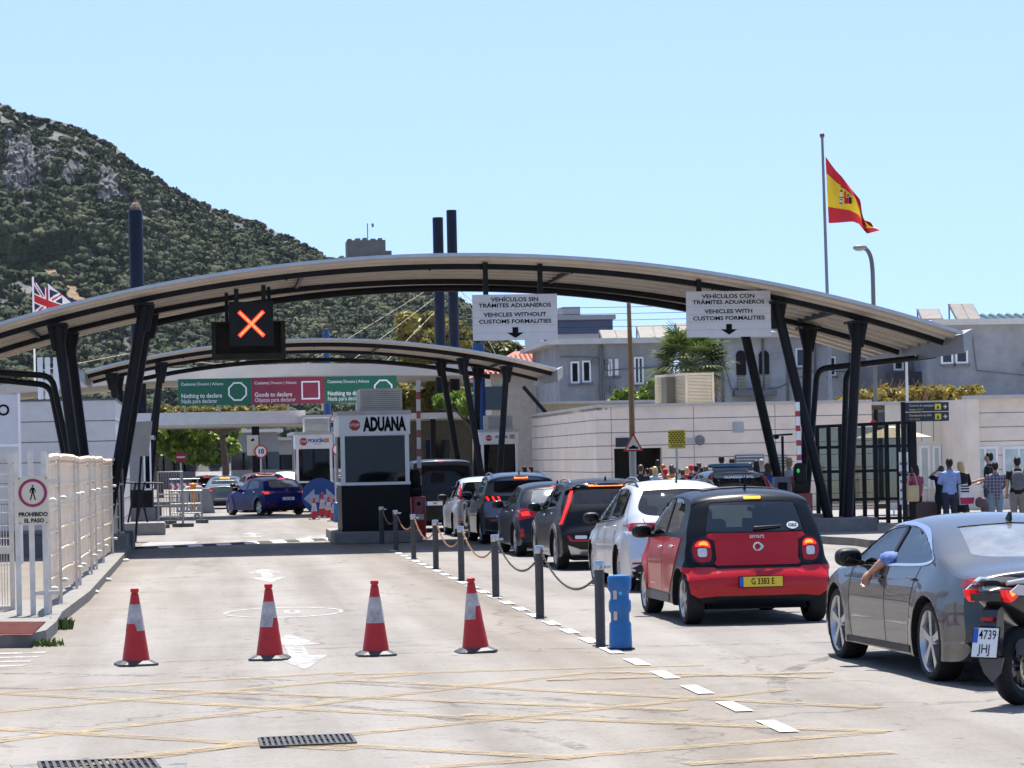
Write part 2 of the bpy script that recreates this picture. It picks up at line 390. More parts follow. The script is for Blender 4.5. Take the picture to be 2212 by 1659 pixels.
# dashed white lane line along the posts
g = MB(); x = 4.0
for k in range(26):
    y0 = 19.0 + k * 1.62
    if y0 < 27.0 or k: paint_poly(g, [(x - .07, y0), (x + .07, y0), (x + .07, y0 + .86), (x - .07, y0 + .86)])
g.v = [(x_, y_, .0095) for x_, y_, _ in g.v]; tag(g.build('dashed_lane_line', LINE_W), kind='structure')
# arrows and roundel on the lane
g = MB()
def arrow2(cx, cy, L, Wd, st):
    h = L / 2
    paint_poly(g, [(cx, cy + h), (cx - Wd / 2, cy + h * .30), (cx - st, cy + h * .30), (cx - st, cy - h * .30), (cx - Wd / 2, cy - h * .30), (cx, cy - h), (cx + Wd / 2, cy - h * .30), (cx + st, cy - h * .30), (cx + st, cy + h * .30), (cx + Wd / 2, cy + h * .30)])
for (px, py0, py1, wpx) in ((640, 1448, 1370, 120), (577, 1259, 1228, 80), (545, 1162, 1150, 54), ):
    a, b_ = G(px, py0), G(px, py1); s_ = F / ((a.y + b_.y) / 2); arrow2((a.x + b_.x) / 2, (a.y + b_.y) / 2, b_.y - a.y, wpx / s_, .10)
c0 = G(612, 1323); L1 = (G(612, 1311).y - G(612, 1334).y) / 2; W1 = 130 / F * c0.y
N = 40
for k in range(N):
    t0, t1 = 2 * math.pi * k / N, 2 * math.pi * (k + 1) / N
    paint_poly(g, [(c0.x + (W1 - .06) * math.cos(t0), c0.y + (L1 - .25) * math.sin(t0)), (c0.x + W1 * math.cos(t0), c0.y + L1 * math.sin(t0)), (c0.x + W1 * math.cos(t1), c0.y + L1 * math.sin(t1)), (c0.x + (W1 - .06) * math.cos(t1), c0.y + (L1 - .25) * math.sin(t1))])
g.text('10', (c0.x, c0.y, Z1), (1, 0, 0), (0, 1, 0), L1 * 1.0, 0, sx=.35, bold=.03)
for k in range(4):
    a = G(-20, 1413 + k * 9); paint_poly(g, [(a.x - 1, a.y - .10), (a.x + .55 - .08 * k, a.y - .10), (a.x + .60 - .08 * k, a.y + .12), (a.x - 1, a.y + .12)])
for (p, q, w_) in (((195, 1187), (300, 1187), .5),): pass
a, b_ = G(300, 1200), G(430, 1191)
paint_poly(g, [G(300, 1180).xy, G(420, 1176).xy, G(428, 1170).xy, G(318, 1172).xy]); paint_poly(g, [G(660, 1164).xy, G(740, 1162).xy, G(728, 1156).xy, G(662, 1158).xy])
tag(g.build('white_road_marking', LINE_W2), kind='structure')
# speed bump of black and white rubber blocks
bump = MB(); A, B = G(300, 1186), G(722, 1166); n_ = 14; d = (B - A) / n_; cr = Vector((-d.y, d.x, 0)).normalized()
root = thing('speed_bump', 'low rubber speed bump with black and white blocks across the lane', 'speed bump', A)
RB = mat('black_rubber', (.03, .03, .03), .8, var=.2)
for k in range(n_):
    p = A + d * k; q = p + d; h = .055; wd = .48
    prof = [(-wd / 2, 0.005), (-wd * .3, h * .8), (0, h), (wd * .3, h * .8), (wd / 2, .005)]
    vs = [(p + cr * u + Vector((0, 0, v))) for u, v in prof] + [(q + cr * u + Vector((0, 0, v))) for u, v in prof]
    bump.add(vs, [(i, i + 1, 6 + i, 5 + i) for i in range(4)], [1, 0, 0, 0] if k % 2 else 0)
    if k % 2: bump.add([p + cr * (-wd * .31) + Vector((0, 0, h * .80 + .006)), q + cr * (-wd * .31) + Vector((0, 0, h * .80 + .006)), q + cr * (-.02) + Vector((0, 0, h + .006)), p + cr * (-.02) + Vector((0, 0, h + .006))][::1], [(0, 1, 2, 3)], 1)
bump.wb('rubber_blocks', [RB, WHITE], root)
# drain grates
IRON = mat('cast_iron', (.06, .06, .058), .6, metal=.5, var=.25, scale=8)
VOID = mat('drain_dark', (.006, .006, .006), .9, var=0)
for i, (p00, p10, p01) in enumerate((((566, 1617), (768, 1608), (560, 1598)), ((92, 1672), (345, 1664), (84, 1650)))):
    a, b_, c_ = G(*p00), G(*p10), G(*p01); u = b_ - a; v = c_ - a; un, vn = u.normalized(), v.normalized(); n_ = 16
    m = MB(); up = Vector((0, 0, .012)); m.obox(a + u / 2 + v / 2 + Vector((0, 0, .004)), u / 2, v / 2, (0, 0, .0035), 1)
    for k in range(n_ + 1): m.obox(a + u * k / n_ + v / 2 + up, un * .011, v / 2, (0, 0, .006), 0)
    for t in (0, 1): m.obox(a + u / 2 + v * t + up, u / 2, vn * .016, (0, 0, .0065), 0)
    m.obox(a + u / 2 + v * .5 + up, u / 2, vn * .006, (0, 0, .005), 0)
    lb = 'iron drain grate lying alone in the yellow box, right of the other' if i == 0 else 'iron drain grate in a concrete surround at the lower left edge of the picture'
    tag(m.wb('drain_grate', [IRON, VOID], None, at=a), lb, 'drain grate')
m = MB(); paint_poly(m, [G(60, 1690).xy, G(400, 1680).xy, G(405, 1640).xy, G(20, 1652).xy]); tag(m.build('concrete_surround', worn('pale_concrete', (.17, .165, .155), lo=.3, hi=.5)), kind='structure')

# ------------------------------------------------------------------ right-hand pavement with its kerb
k1, k2 = G(1837, 1179), G(1888, 1184)
pv = [(k1.x - .55, 66), (k1.x - .1, k1.y + 1.2), (k1.x + .15, k1.y), (k2.x, k2.y), (20, 50.5), (70, 46), (70, 84.6), (12.3, 84.6), (12.3, 70)]
m = MB(); m.prism(pv, (0, 0, .0), (1, 0, 0), (0, 1, 0), (0, 0, .15)); tag(m.build('pavement', PAVE), kind='structure')
m = MB(); kp = [Vector((p[0], p[1], .08)) for p in pv[:6]]
for a, b_ in zip(kp, kp[1:]): m.beam(a, b_, .16, .165)
tag(m.build('kerb', KERB), kind='structure')
# left traffic island under the fence
m = MB(); e = [G(-40, 1402), G(60, 1398), G(100, 1388), G(122, 1368), G(135, 1345)]
xs = -1.72
pl = [(p.x, p.y) for p in e] + [(xs, 41), (xs, 64), (-2.15, 64), (-2.15, 39), (-8, 37.5), (-8, e[0].y + .1)]
m.prism(pl, (0, 0, 0), (1, 0, 0), (0, 1, 0), (0, 0, .14)); tag(m.build('traffic_island', KERB), kind='structure')
m = MB(); q = [G(-40, 1372, .14), G(70, 1372, .14), G(98, 1345, .14), G(-40, 1345, .14)]
TACT = mat('red_tactile_tiles', (.24, .085, .065), .85, var=.18, scale=6)
paint_poly(m, [p.xy for p in q], .146)
for k in range(14):
    a = q[0].lerp(q[3], (k + .5) / 14); b_ = q[1].lerp(q[2], (k + .5) / 14); m.beam(a + Vector((0, 0, .012)), b_ + Vector((0, 0, .012)), .03, .012)
tag(m.build('tactile_paving', TACT), kind='structure')
GRASS = mat('weed_green', (.09, .14, .03), .8, var=.3, scale=9)
rg = random.Random(5)
def tuft(at, n_, h, r, name='weed', label='', cat='weed'):
    m = MB()
    for k in range(n_):
        a = rg.uniform(0, 6.28); rr = r * math.sqrt(rg.random()); p = Vector((rr * math.cos(a), rr * math.sin(a), 0)); hh = h * rg.uniform(.4, 1); a2 = rg.uniform(0, 6.28); t = Vector((math.cos(a2), math.sin(a2), 0))
        m.add([p - t * .012, p + t * .012, p + t * .03 + Vector((0, 0, hh * .6)), p + Vector((rg.uniform(-.05, .05), rg.uniform(-.05, .05), hh))], [(0, 1, 2, 3)])
    return tag(m.build(name, GRASS, loc=at), label, cat)
tuft(G(128, 1360), 90, .16, .16, label='small green weed clump at the kerb corner by the fence end')
tuft(G(105, 1395), 50, .10, .18, label='sparse weeds in the gutter in front of the rounded kerb')
# litter by the fence
LIT_W = mat('litter_paper', (.6, .59, .56), .8, var=.2, scale=20)
for px, py, lb in ((262, 1213, 'crumpled pale litter at the far end of the fence kerb'), (222, 1256, 'white paper cup lying against the fence kerb'), (203, 1282, 'squashed litter nearest the camera along the fence kerb')):
    m = MB(); p = G(px, py)
    for k in range(5): m.ell((rg.uniform(-.12, .12), rg.uniform(-.1, .1), .03), rg.uniform(.04, .08), rg.uniform(.03, .06), .03, 7, 4, 1.2)
    tag(m.build('litter', LIT_W, loc=p), lb, 'litter')
# ------------------------------------------------------------------ cars
INTERIOR = mat('car_interior', (0.018, 0.018, 0.02), 0.8, var=0.2)
GLASS_CLEAR = glass('car_glass', (0.62, 0.70, 0.68))
GLASS_TINT = glass('privacy_glass', (0.10, 0.11, 0.12), 0.05)
GLASS_DARK = mat('dark_car_glass', (0.004, 0.005, 0.007), 0.04, var=0, spec=0.3)
GLASS_GREY = mat('hazy_car_glass', (0.16, 0.17, 0.175), 0.06, var=0.35, scale=2.5, coat=0.8)
TAIL = mat('tail_lamp_red', (0.34, 0.004, 0.008), 0.12, var=0.15, scale=14, coat=.4, spec=.3)
TAIL_DARK = mat('tail_lamp_dark_red', (0.16, 0.004, 0.006), 0.12, var=0.2, scale=14, coat=1.0)
LIT = mat('brake_lamp_lit', (0.6, 0.012, 0.01), 0.2, var=0.1, emit=(1.0, 0.022, 0.012), estr=.75)
GLOW = mat('tail_lamp_glow', (0.5, 0.008, 0.012), 0.15, var=0.1, emit=(1.0, 0.01, 0.015), estr=.22)
LIT_AMBER = mat('lamp_lit_core', (0.9, 0.3, 0.05), 0.2, var=0.1, emit=(1.0, 0.26, 0.02), estr=.9)
LENS = mat('clear_lens', (0.62, 0.63, 0.66), 0.1, var=0.12, scale=20, coat=1.0)
PLATE_W = mat('plate_white', (0.72, 0.72, 0.70), 0.4, var=0.04)
PLATE_Y = mat('plate_yellow', (0.72, 0.50, 0.03), 0.4, var=0.05)
PLATE_B = mat('plate_blue', (0.01, 0.09, 0.45), 0.4, var=0.05)
INK = mat('black_ink', (0.008, 0.008, 0.009), 0.7, var=0, spec=.1)
GREY_PL = mat('grey_plastic', (0.09, 0.09, 0.095), 0.55, var=0.12)
UNDER = mat('underbody_black', (0.012, 0.012, 0.013), 0.85, var=0.2)

class Body:
    """closed car body: a side silhouette given width, crown and tumblehome"""
    def __init__(s, sp):
        s.sp = sp; L, H, Wd = sp['L'], sp['H'], sp['W']
        s.L = L
        C = smooth_loop(sp['sil'], 8)
        C = np.array(resample(C, 0.05)); s.C = C; N = len(C)
        T = np.roll(C, -1, 0) - np.roll(C, 1, 0); T = T / (np.linalg.norm(T, axis=1)[:, None] + 1e-9)
        area = 0.5 * np.sum(C[:, 0] * np.roll(C[:, 1], -1) - np.roll(C[:, 0], -1) * C[:, 1])
        Nn = np.c_[T[:, 1], -T[:, 0]] * (1 if area > 0 else -1)
        for _ in range(3): Nn = (np.roll(Nn, 1, 0) + 2 * Nn + np.roll(Nn, -1, 0)); Nn /= np.linalg.norm(Nn, axis=1)[:, None]
        cr, cf, ct = sp.get('crown_rear', .13), sp.get('crown_front', .30), sp.get('crown_top', .05)
        c = np.maximum(-Nn[:, 0], 0) * cr + np.maximum(Nn[:, 0], 0) * cf * np.clip((C[:, 1] < sp.get('belt', 1.0)) * 1.0 + .5, 0, 1) + np.maximum(Nn[:, 1], 0) * ct
        r = sp.get('round', .07) * np.clip(1 - np.maximum(-Nn[:, 1], 0) * .6, .3, 1)
        for _ in range(6): c = (np.roll(c, 1) + 2 * c + np.roll(c, -1)) / 4; r = (np.roll(r, 1) + 2 * r + np.roll(r, -1)) / 4
        E = C - Nn * (c + r)[:, None]
        s.E = [tuple(e) for e in E]
        vs2, tris = fill(s.E, 0.07)
        V = []; Fc = []
        for side in (-1, 1):
            o = len(V)
            V += [(side * s.half(y, z), y, z) for y, z in vs2]
            Fc += [tuple(o + i for i in (t if side > 0 else t[::-1])) for t in tris]
        nside = len(vs2)
        K = 9; ex = 2 / 4.2
        cols = []                                                     # band columns, left edge -> right edge
        for j in range(-K, K + 1):
            ph = math.pi / 2 * j / K
            if j in (-K, K): cols.append([(0 if j < 0 else nside) + i for i in range(N)]); continue
            o = len(V); sx = math.copysign(abs(math.sin(ph)) ** ex, ph); cz = abs(math.cos(ph)) ** ex
            for i in range(N):
                w_ = s.half(*E[i]); ins = r[i] * (1 - cz) + c[i] * sx * sx
                p = C[i] - Nn[i] * ins; V.append((w_ * sx, p[0], p[1]))
            cols.append(list(range(o, o + N)))
        for j in range(2 * K):
            a, b = cols[j], cols[j + 1]
            for i in range(N):
                i2 = (i + 1) % N; Fc.append((a[i], a[i2], b[i2], b[i]))
        bm = bmesh.new(); bv = [bm.verts.new(v) for v in V]; bm.verts.ensure_lookup_table()
        for f in Fc:
            try: bm.faces.new([bv[i] for i in f])
            except ValueError: pass
        bmesh.ops.recalc_face_normals(bm, faces=bm.faces)
        s.me = bpy.data.meshes.new('body'); bm.to_mesh(s.me); s.bvh = BVHTree.FromBMesh(bm); bm.free()
    def half(s, y, z):
        sp = s.sp; w0 = sp['W'] / 2; zb = sp['belt0'] + (sp['belt1'] - sp['belt0']) * min(max(y / s.L, 0), 1)
        v = z - zb
        if v > 0: w_ = w0 * .955 - sp.get('tumble', .34) * v - sp.get('tumble2', .10) * v * v
        else:
            t = min(1, -v / (zb - .2)); w_ = w0 * (.955 + .045 * math.sin(min(1, t * 1.9) * math.pi / 2) - .055 * max(0, t - .6) ** 1.5)
        yr = max(0, 1 - y / sp.get('end_r', .9)); yf = max(0, (y - (s.L - sp.get('end_f', 1.1))) / sp.get('end_f', 1.1))
        w_ -= sp.get('plan_r', .09) * yr ** 2 + sp.get('plan_f', .16) * yf ** 2
        for wy in (sp['ro'], sp['ro'] + sp['wb']):                     # flared arches
            d = math.hypot(y - wy, z - sp['R']); w_ += sp.get('flare', .018) * math.exp(-((d - sp['R'] - .06) / .07) ** 2) * (1 if z < zb else 0.2)
        cz = zb - sp.get('crease', .14)
        w_ += sp.get('crease_h', .010) * (1 / (1 + math.exp(-(cz - z) / .015)) - .5)
        return max(w_, .05)
    def hit(s, view, u, v):
        L = s.L
        o, d = {'rear': ((u, -2, v), (0, 1, 0)), 'front': ((u, L + 2, v), (0, -1, 0)), 'left': ((-3, u, v), (1, 0, 0)), 'right': ((3, u, v), (-1, 0, 0)), 'top': ((u, v, 4), (0, 0, -1))}[view]
        l, n, i, dd = s.bvh.ray_cast(Vector(o), Vector(d))
        if l is None:
            q = Vector(o) + Vector(d) * (2 if view in ('rear', 'front') else 2.2); l, n, i, dd = s.bvh.find_nearest(q)
        if n.dot(Vector(d)) > 0: n = -n
        return l, n
    def patch(s, mb, poly, view, off=.004, thick=.012, h=.06, mi=0, mirror=False, sm=0):
        poly = smooth_loop(poly, sm) if sm else poly
        poly = resample(poly, h * .8)
        vs2, tris = fill(poly, h); n = len(poly)
        d = {'rear': (0, 1, 0), 'front': (0, -1, 0), 'left': (1, 0, 0), 'right': (-1, 0, 0), 'top': (0, 0, -1)}[view]; d = Vector(d)
        for mir in ((False, True) if mirror else (False,)):
            hv = [s.hit(view, *p) for p in vs2]
            a = [l + nn * off for l, nn in hv]; b = [l + nn * (off - thick) for l, nn in hv]
            if mir: a = [Vector((-p.x, p.y, p.z)) for p in a]; b = [Vector((-p.x, p.y, p.z)) for p in b]
            dm = Vector((-d.x, d.y, d.z)) if mir else d
            sgn = sum((a[t[1]] - a[t[0]]).cross(a[t[2]] - a[t[0]]).dot(dm) for t in tris)
            ts = [t[::-1] for t in tris] if sgn > 0 else tris
            m = len(a); loop = list(range(n))
            sk = [(i, (i + 1) % n, m + (i + 1) % n, m + i) for i in loop]
            ee = (a[1] - a[0]).cross(a[0] - b[0])
            cen = sum(a, Vector()) / m
            if ee.dot(a[0] - cen) < 0: sk = [f[::-1] for f in sk]
            mb.add(a + b, ts + sk, mi)
        return mb
    def strip(s, mb, pts, view, w_=.012, off=.003, closed=False, mi=0, mirror=False, sm=0, hump=0.0):
        pts = smooth_loop(pts, sm, closed) if sm else pts
        pts = resample(pts, .05, closed); n = len(pts); vs = []
        A = np.array(pts)
        for i in range(n):
            a = A[(i - 1) % n] if (i or closed) else A[0]; b = A[(i + 1) % n] if (i < n - 1 or closed) else A[-1]
            t = b - a; t = t / (np.linalg.norm(t) + 1e-9); nn = np.array((-t[1], t[0]))
            for k, o in ((-.5, off), (0, off + hump), (.5, off)):
                l, nm = s.hit(view, *(A[i] + nn * w_ * k)); vs.append(l + nm * o)
        fs = []
        for i in range(n if closed else n - 1):
            j = (i + 1) % n
            for k in (0, 1): fs.append((3 * i + k, 3 * i + k + 1, 3 * j + k + 1, 3 * j + k))
        mb.add(vs, fs, mi)
        if mirror: mb.add([(-v.x, v.y, v.z) for v in vs], [f[::-1] for f in fs], mi)
        return mb

def boolean(o, cutters):
    for c in cutters:
        bm = bmesh.new(); bm.from_mesh(c.data); bmesh.ops.recalc_face_normals(bm, faces=bm.faces); bm.to_mesh(c.data); bm.free()
        c.parent = o.parent
        md = o.modifiers.new('cut', 'BOOLEAN'); md.operation = 'DIFFERENCE'; md.solver = 'EXACT'; md.object = c; md.material_mode = 'TRANSFER'
    me = evaluated(o); o.modifiers.clear(); old = o.data; o.data = me
    bpy.data.meshes.remove(old)
    for c in cutters: bpy.data.objects.remove(c)

_wheels = {}
def wheel_meshes(R, tw, style, rimf):
    k = (R, tw, style, rimf)
    if k in _wheels: return _wheels[k]
    rr = R * rimf; h = tw / 2
    t = MB(); prof = [(rr, -h * .8), (rr + .01, -h * .95), (R - .035, -h), (R - .012, -h * .88), (R, -h * .6), (R, 0), (R, h * .6), (R - .012, h * .88), (R - .035, h), (rr + .01, h * .95), (rr, h * .8)]
    t.lathe(prof, axis='x', n=40, caps=False)
    t.lathe([(.02, -h * .3), (rr, -h * .3), (rr, h * .3), (.02, h * .3)], axis='x', n=24)
    to = t.build('wheel', RUBBER, smooth=35); tm = to.data; bpy.data.objects.remove(to)
    r = MB()                                                          # outer side is +x
    r.lathe([(rr - .012, h * .3), (rr - .004, h * .84), (rr + .006, h * .93), (rr + .012, h * .80), (rr + .006, h * .35)], axis='x', n=40, caps=False)
    r.lathe([(.0, h * .85), (.045, h * .85), (.06, h * .7), (.06, h * .3)], axis='x', n=16, caps=False)
    ns = {'five': 5, 'twin': 5, 'multi': 8, 'cap': 7, 'six': 6}[style]
    for i in range(ns):
        a = 2 * math.pi * i / ns + .3
        for da in ((-.2, .2) if style in ('twin', 'six') else (0,)):
            w1, w2 = {'five': (.05, .075), 'twin': (.028, .034), 'multi': (.03, .034), 'cap': (.06, .11), 'six': (.02, .03)}[style]
            a2 = a + da * .8
            p0 = Vector((0, math.cos(a + da * .2), math.sin(a + da * .2))); p1 = Vector((0, math.cos(a2), math.sin(a2)))
            tn = Vector((0, -math.sin(a2), math.cos(a2)))
            q = [p0 * .045 - tn * w1 / 2, p0 * .045 + tn * w1 / 2, p1 * (rr - .004) + tn * w2 / 2, p1 * (rr - .004) - tn * w2 / 2]
            X0, X1, X2 = h * .55, h * .80, h * .86
            f = [Vector((X1 if k < 2 else X2, p.y, p.z)) for k, p in enumerate(q)]; bk = [Vector((X0, p.y, p.z)) for p in q]
            r.add(f + bk, [(0, 1, 2, 3), (0, 4, 5, 1), (1, 5, 6, 2), (2, 6, 7, 3), (3, 7, 4, 0)])
    ro = r.build('rim', ALLOY, smooth=40); rm = ro.data; bpy.data.objects.remove(ro)
    d = MB(); d.lathe([(.0, h * .28), (rr * .62, h * .28), (rr * .62, h * .34), (.0, h * .34)], axis='x', n=24)
    do = d.build('brake_disc', mat('brake_steel', (.22, .21, .2), .4, metal=.8), smooth=40); dm = do.data; bpy.data.objects.remove(do)
    _wheels[k] = (tm, rm, dm); return _wheels[k]

def plate(parent, b, x, z, w_, h, txt, style='eu', tilt=None, name='number_plate'):
    """a plate fixed to the rear of body b"""
    l, n = b.hit('rear', x, z); y = l.y - .022
    m = MB(); fx = lambda u: u
    l2, _ = b.hit('rear', x, z + h / 2); l1, _ = b.hit('rear', x, z - h / 2)
    v = Vector((0, max(-.2, min(.5, (l2.y - l1.y) / h)), 1)).normalized(); u = Vector((1, 0, 0)); nn = Vector((0, -v.z, v.y)).normalized()
    o = Vector((x, min(l1.y, l2.y, l.y) - .016, z)); o.y = o.y - 0
    m.obox(o, u * (w_ / 2 + .008), nn * .006, v * (h / 2 + .008), 2)
    m.obox(o + nn * .008, u * w_ / 2, nn * .004, v * h / 2, 0)
    m.obox(o + nn * .0125 - u * (w_ / 2 - .022), u * .022, nn * .002, v * h / 2, 1)
    m.text(txt, o + nn * .0145 + u * .018, u, v, h * .86, 2, bold=.012, sx=.72 if len(txt) > 7 else .80)
    return m.build(name, [PLATE_Y if style == 'gib' else PLATE_W, PLATE_B, INK], parent)

def mirror_mesh(sgn, paintm, parent, at, size=1.0, name='wing_mirror'):
    """door mirror housing on a short arm, with the glass facing backwards"""
    m = MB(); x, y, z = at
    m.ell((x + sgn * .13 * size, y, z), .125 * size, .085 * size, .085 * size, 16, 10, .75, 0)
    m.ell((x + sgn * .02, y + .02, z - .05), .07, .03, .03, 10, 6, .8, 1)
    m.ell((x + sgn * .13 * size, y - .068 * size, z), .105 * size, .03 * size, .066 * size, 14, 8, .6, 2)
    return m.build(name, [paintm, BLACK, GLASS_DARK], parent, smooth=50)

def make_car(name, label, sp, loc, head=0.0, group='cars queueing at the border post', cat='car'):
    """loc: ground point under the middle of the rear axle; head: heading left of the lane in degrees"""
    a = rad(head); ro, wb, R, W = sp['ro'], sp['wb'], sp['R'], sp['W']
    root = thing(name, label, cat, (loc[0] + math.sin(a) * ro, loc[1] - math.cos(a) * ro, loc[2] if len(loc) > 2 else 0), a, group)
    b = Body(sp); body = link('body', b.me, root)
    pm = sp['paint']; b.me.materials.append(pm); tw = sp.get('tw', .21)
    # wheel wells, cabin and window openings
    cut = MB(); xo = W / 2 + .15
    for wy in (ro, ro + wb):
        for sg in (-1, 1):
            xi = sg * (W / 2 - .30); n = 28; Rw = R + sp.get('gap', .045)
            cut.lathe([(Rw, 0), (Rw, xo - abs(xi))] if sg > 0 else [(Rw, -(xo - abs(xi))), (Rw, 0)], c=(xi, wy, R + .005), axis='x', n=n)
    cuts = [cut.build('c1', UNDER)]
    sw = [smooth_loop(q, 6) for q in sp['side_win']]
    rw = smooth_loop(sp['rear_win'] + [(-x, z) for x, z in sp['rear_win'][::-1]], 6)
    hollow = sp.get('hollow', True)
    fw = None
    if hollow:
        zc = sp['cab_z']; pts = [(y, z) for y, z in b.E if z > zc]
        En = np.array(pts); cen = En.mean(0)
        k0 = min(range(len(pts)), key=lambda i: pts[i][0]);
        top = sorted(pts, key=lambda p: p[0])
        ins = []
        for i, p in enumerate(top):
            q0, q1 = np.array(top[max(0, i - 1)]), np.array(top[min(len(top) - 1, i + 1)]); t = (q1 - q0) / (np.linalg.norm(q1 - q0) + 1e-9)
            nn = np.array((t[1], -t[0])); ins.append(tuple(np.array(p) + nn * .045))
        ins = [p for p in ins if p[1] > zc - .1]
        # keep monotone in y
        mono = [ins[0]]
        for p in ins[1:]:
            if p[0] > mono[-1][0] + .02: mono.append(p)
        polyc = mono + [(mono[-1][0], .42), (mono[0][0], .42)]
        n = len(polyc); V = []
        hw = [b.half(*p) - .075 if i < n - 2 else W / 2 - .14 for i, p in enumerate(polyc)]
        for sg in (-1, 1): V += [(sg * hw[i], p[0], p[1]) for i, p in enumerate(polyc)]
        cm = MB(); cm.add(V, [tuple(range(n))[::-1], tuple(range(n, 2 * n))] + [(i, (i + 1) % n, n + (i + 1) % n, n + i) for i in range(n)])
        c2 = cm.build('c2', INTERIOR)
        bm = bmesh.new(); bm.from_mesh(c2.data); bmesh.ops.recalc_face_normals(bm, faces=bm.faces); bm.to_mesh(c2.data); bm.free()
        cuts.append(c2)
        c3 = MB()
        for q in sw:
            for sg in (-1, 1): c3.prism(q, (sg * (W / 2 - .42), 0, 0), (0, 1, 0), (0, 0, 1), (sg * .6, 0, 0))
        cuts.append(c3.build('c3', pm if not sp.get('gasket') else BLACK))
        c4 = MB(); ymid = (mono[0][0] + mono[-1][0]) / 2
        c4.prism(rw, (0, -.4, 0), (1, 0, 0), (0, 0, 1), (0, ymid - .3 + .4, 0))
        fw = smooth_loop(sp['front_win'] + [(-x, z) for x, z in sp['front_win'][::-1]], 6)
        c4.prism(fw, (0, ymid + .3, 0), (1, 0, 0), (0, 0, 1), (0, b.L - ymid, 0))
        cuts.append(c4.build('c4', BLACK))
    boolean(body, cuts)
    me = body.data
    me.polygons.foreach_set('use_smooth', [True] * len(me.polygons)); me.set_sharp_from_angle(angle=rad(28))
    # glass
    gs = sp.get('glass_side', GLASS_CLEAR if hollow else GLASS_DARK); gr = sp.get('glass_rear', GLASS_CLEAR if hollow else GLASS_DARK)
    off = -.008 if hollow else .003
    for q in sw:
        for view in ('left', 'right'): b.patch(MB(), q, view, off, .006).build('side_window', gs, root, smooth=40)
    b.patch(MB(), rw, 'rear', off, .006, h=.08).build('rear_window', gr, root, smooth=40)
    if fw: b.patch(MB(), fw, 'front', off, .006, h=.1).build('windscreen', GLASS_CLEAR, root, smooth=40)
    # window surrounds and pillars
    if sp.get('trim'):
        for q in sp['trim']:
            for vw in ('left', 'right'): b.strip(MB(), q, vw, sp.get('trim_w', .022), .006, closed=sp.get('trim_closed', True), sm=6, hump=.004).build('window_trim', sp.get('trim_mat', BLACK), root, smooth=50)
    for q in sp.get('pillars', []):
        for vw in ('left', 'right'): b.patch(MB(), q, vw, .003, .01).build('pillar_trim', BLACK, root, smooth=40)
    # shut lines
    sl_ = MB()
    for q in sp.get('seams', []): b.strip(sl_, q, 'left', .010, .0025, mirror=True, sm=5)
    for q in sp.get('rear_seams', []): b.strip(sl_, q, 'rear', .010, .0025, sm=5)
    if sl_.v:                                                           # pressed into the body's own mesh
        bm = bmesh.new(); bm.from_mesh(me); k_ = len(me.materials); me.materials.append(INK); bv = [bm.verts.new(v) for v in sl_.v]
        for f in sl_.f: bm.faces.new([bv[i] for i in f]).material_index = k_
        bm.to_mesh(me); bm.free()
    # sills and bumpers
    for nm, view, q, m_, mir, off_ in sp.get('panels', []):
        for mm in ((0, 1) if mir else (0,)):
            qq = [(-x, z) for x, z in q] if (mm and view == 'rear') else q
            t = MB(); b.patch(t, qq, 'right' if (mm and view == 'left') else view, off_, .014, h=.055); t.build(nm, m_, root, smooth=38)
    for nm, view, q, m_, mir, off_ in sp.get('lamps', []):
        for mm in ((0, 1) if mir else (0,)):
            qq = [(-x, z) for x, z in q] if (mm and view == 'rear') else q
            b.patch(MB(), qq, view if not (mm and view == 'left') else 'right', off_, .012, h=.03).build(nm, m_, root, smooth=40)
    for q, m_, wd, off_ in sp.get('lines', []):
        b.strip(MB(), q, 'rear', wd, off_, sm=5, hump=.004).build('trim_strip', m_, root, smooth=50)
    # handles
    for (y, z) in sp.get('handles', []):
        for sg, view in ((-1, 'left'), (1, 'right')):
            l, nn = b.hit(view, y, z); h = MB(); h.ell(l + nn * .02, .014, .10, .016, 12, 8, .6); h.build('handle', sp.get('handle_mat', pm), root, smooth=50)
    # mirrors
    for sg, view in ((-1, 'left'), (1, 'right')):
        y, z = sp['mirror']; l, nn = b.hit(view, y, z); mirror_mesh(sg, sp.get('mirror_mat', pm), root, (l.x, y, z + .04), sp.get('mirror_s', 1.0))
    # wheels
    tm, rm, dm = wheel_meshes(R, tw, sp.get('rim', 'five'), sp.get('rimf', .70))
    for wy in (ro, ro + wb):
        for sg in (-1, 1):
            wo = link('wheel', tm, root, (sg * (W / 2 - tw / 2 - .012), wy, R))
            if sg < 0: wo.rotation_euler = (0, 0, math.pi)
            if sp.get('steer') and wy > ro: wo.rotation_euler.z += rad(sp['steer'])
            link('rim', rm, wo); link('brake_disc', dm, wo)
    # inside
    if hollow:
        ys = sp['seat_y']
        for xs in (-.37, .37):
            m = MB(); m.bbox(xs - .25, xs + .25, ys - .1, ys + .42, .42, .60, .05)
            m.obox((xs, ys - .14, .86), (.23, 0, 0), (0, .055, .0), (0, -.09, .32)); m.ell((xs, ys - .26, sp['head_z']), .13, .055, .10, 12, 8, .7); m.build('seat', INTERIOR, root, smooth=50)
        yb = sp['bench_y']; m = MB(); m.obox((0, yb, .80), (.60, 0, 0), (0, .06, 0), (0, -.08, .26))
        for xs in (-.36, .36): m.ell((xs, yb - .10, sp['head_z'] - .10), .11, .045, .08, 12, 8, .7)
        m.build('rear_bench', INTERIOR, root, smooth=50)
        m = MB(); m.bbox(-.62, .62, ys + .75, ys + 1.05, .75, .98, .05); m.build('dashboard', INTERIOR, root, smooth=50)
        m = MB(); pts = [(-.37 + .18 * math.cos(t), ys + .62 - .08 * math.sin(t), .90 + .17 * math.sin(t)) for t in np.linspace(0, 2 * math.pi, 20, endpoint=False)]
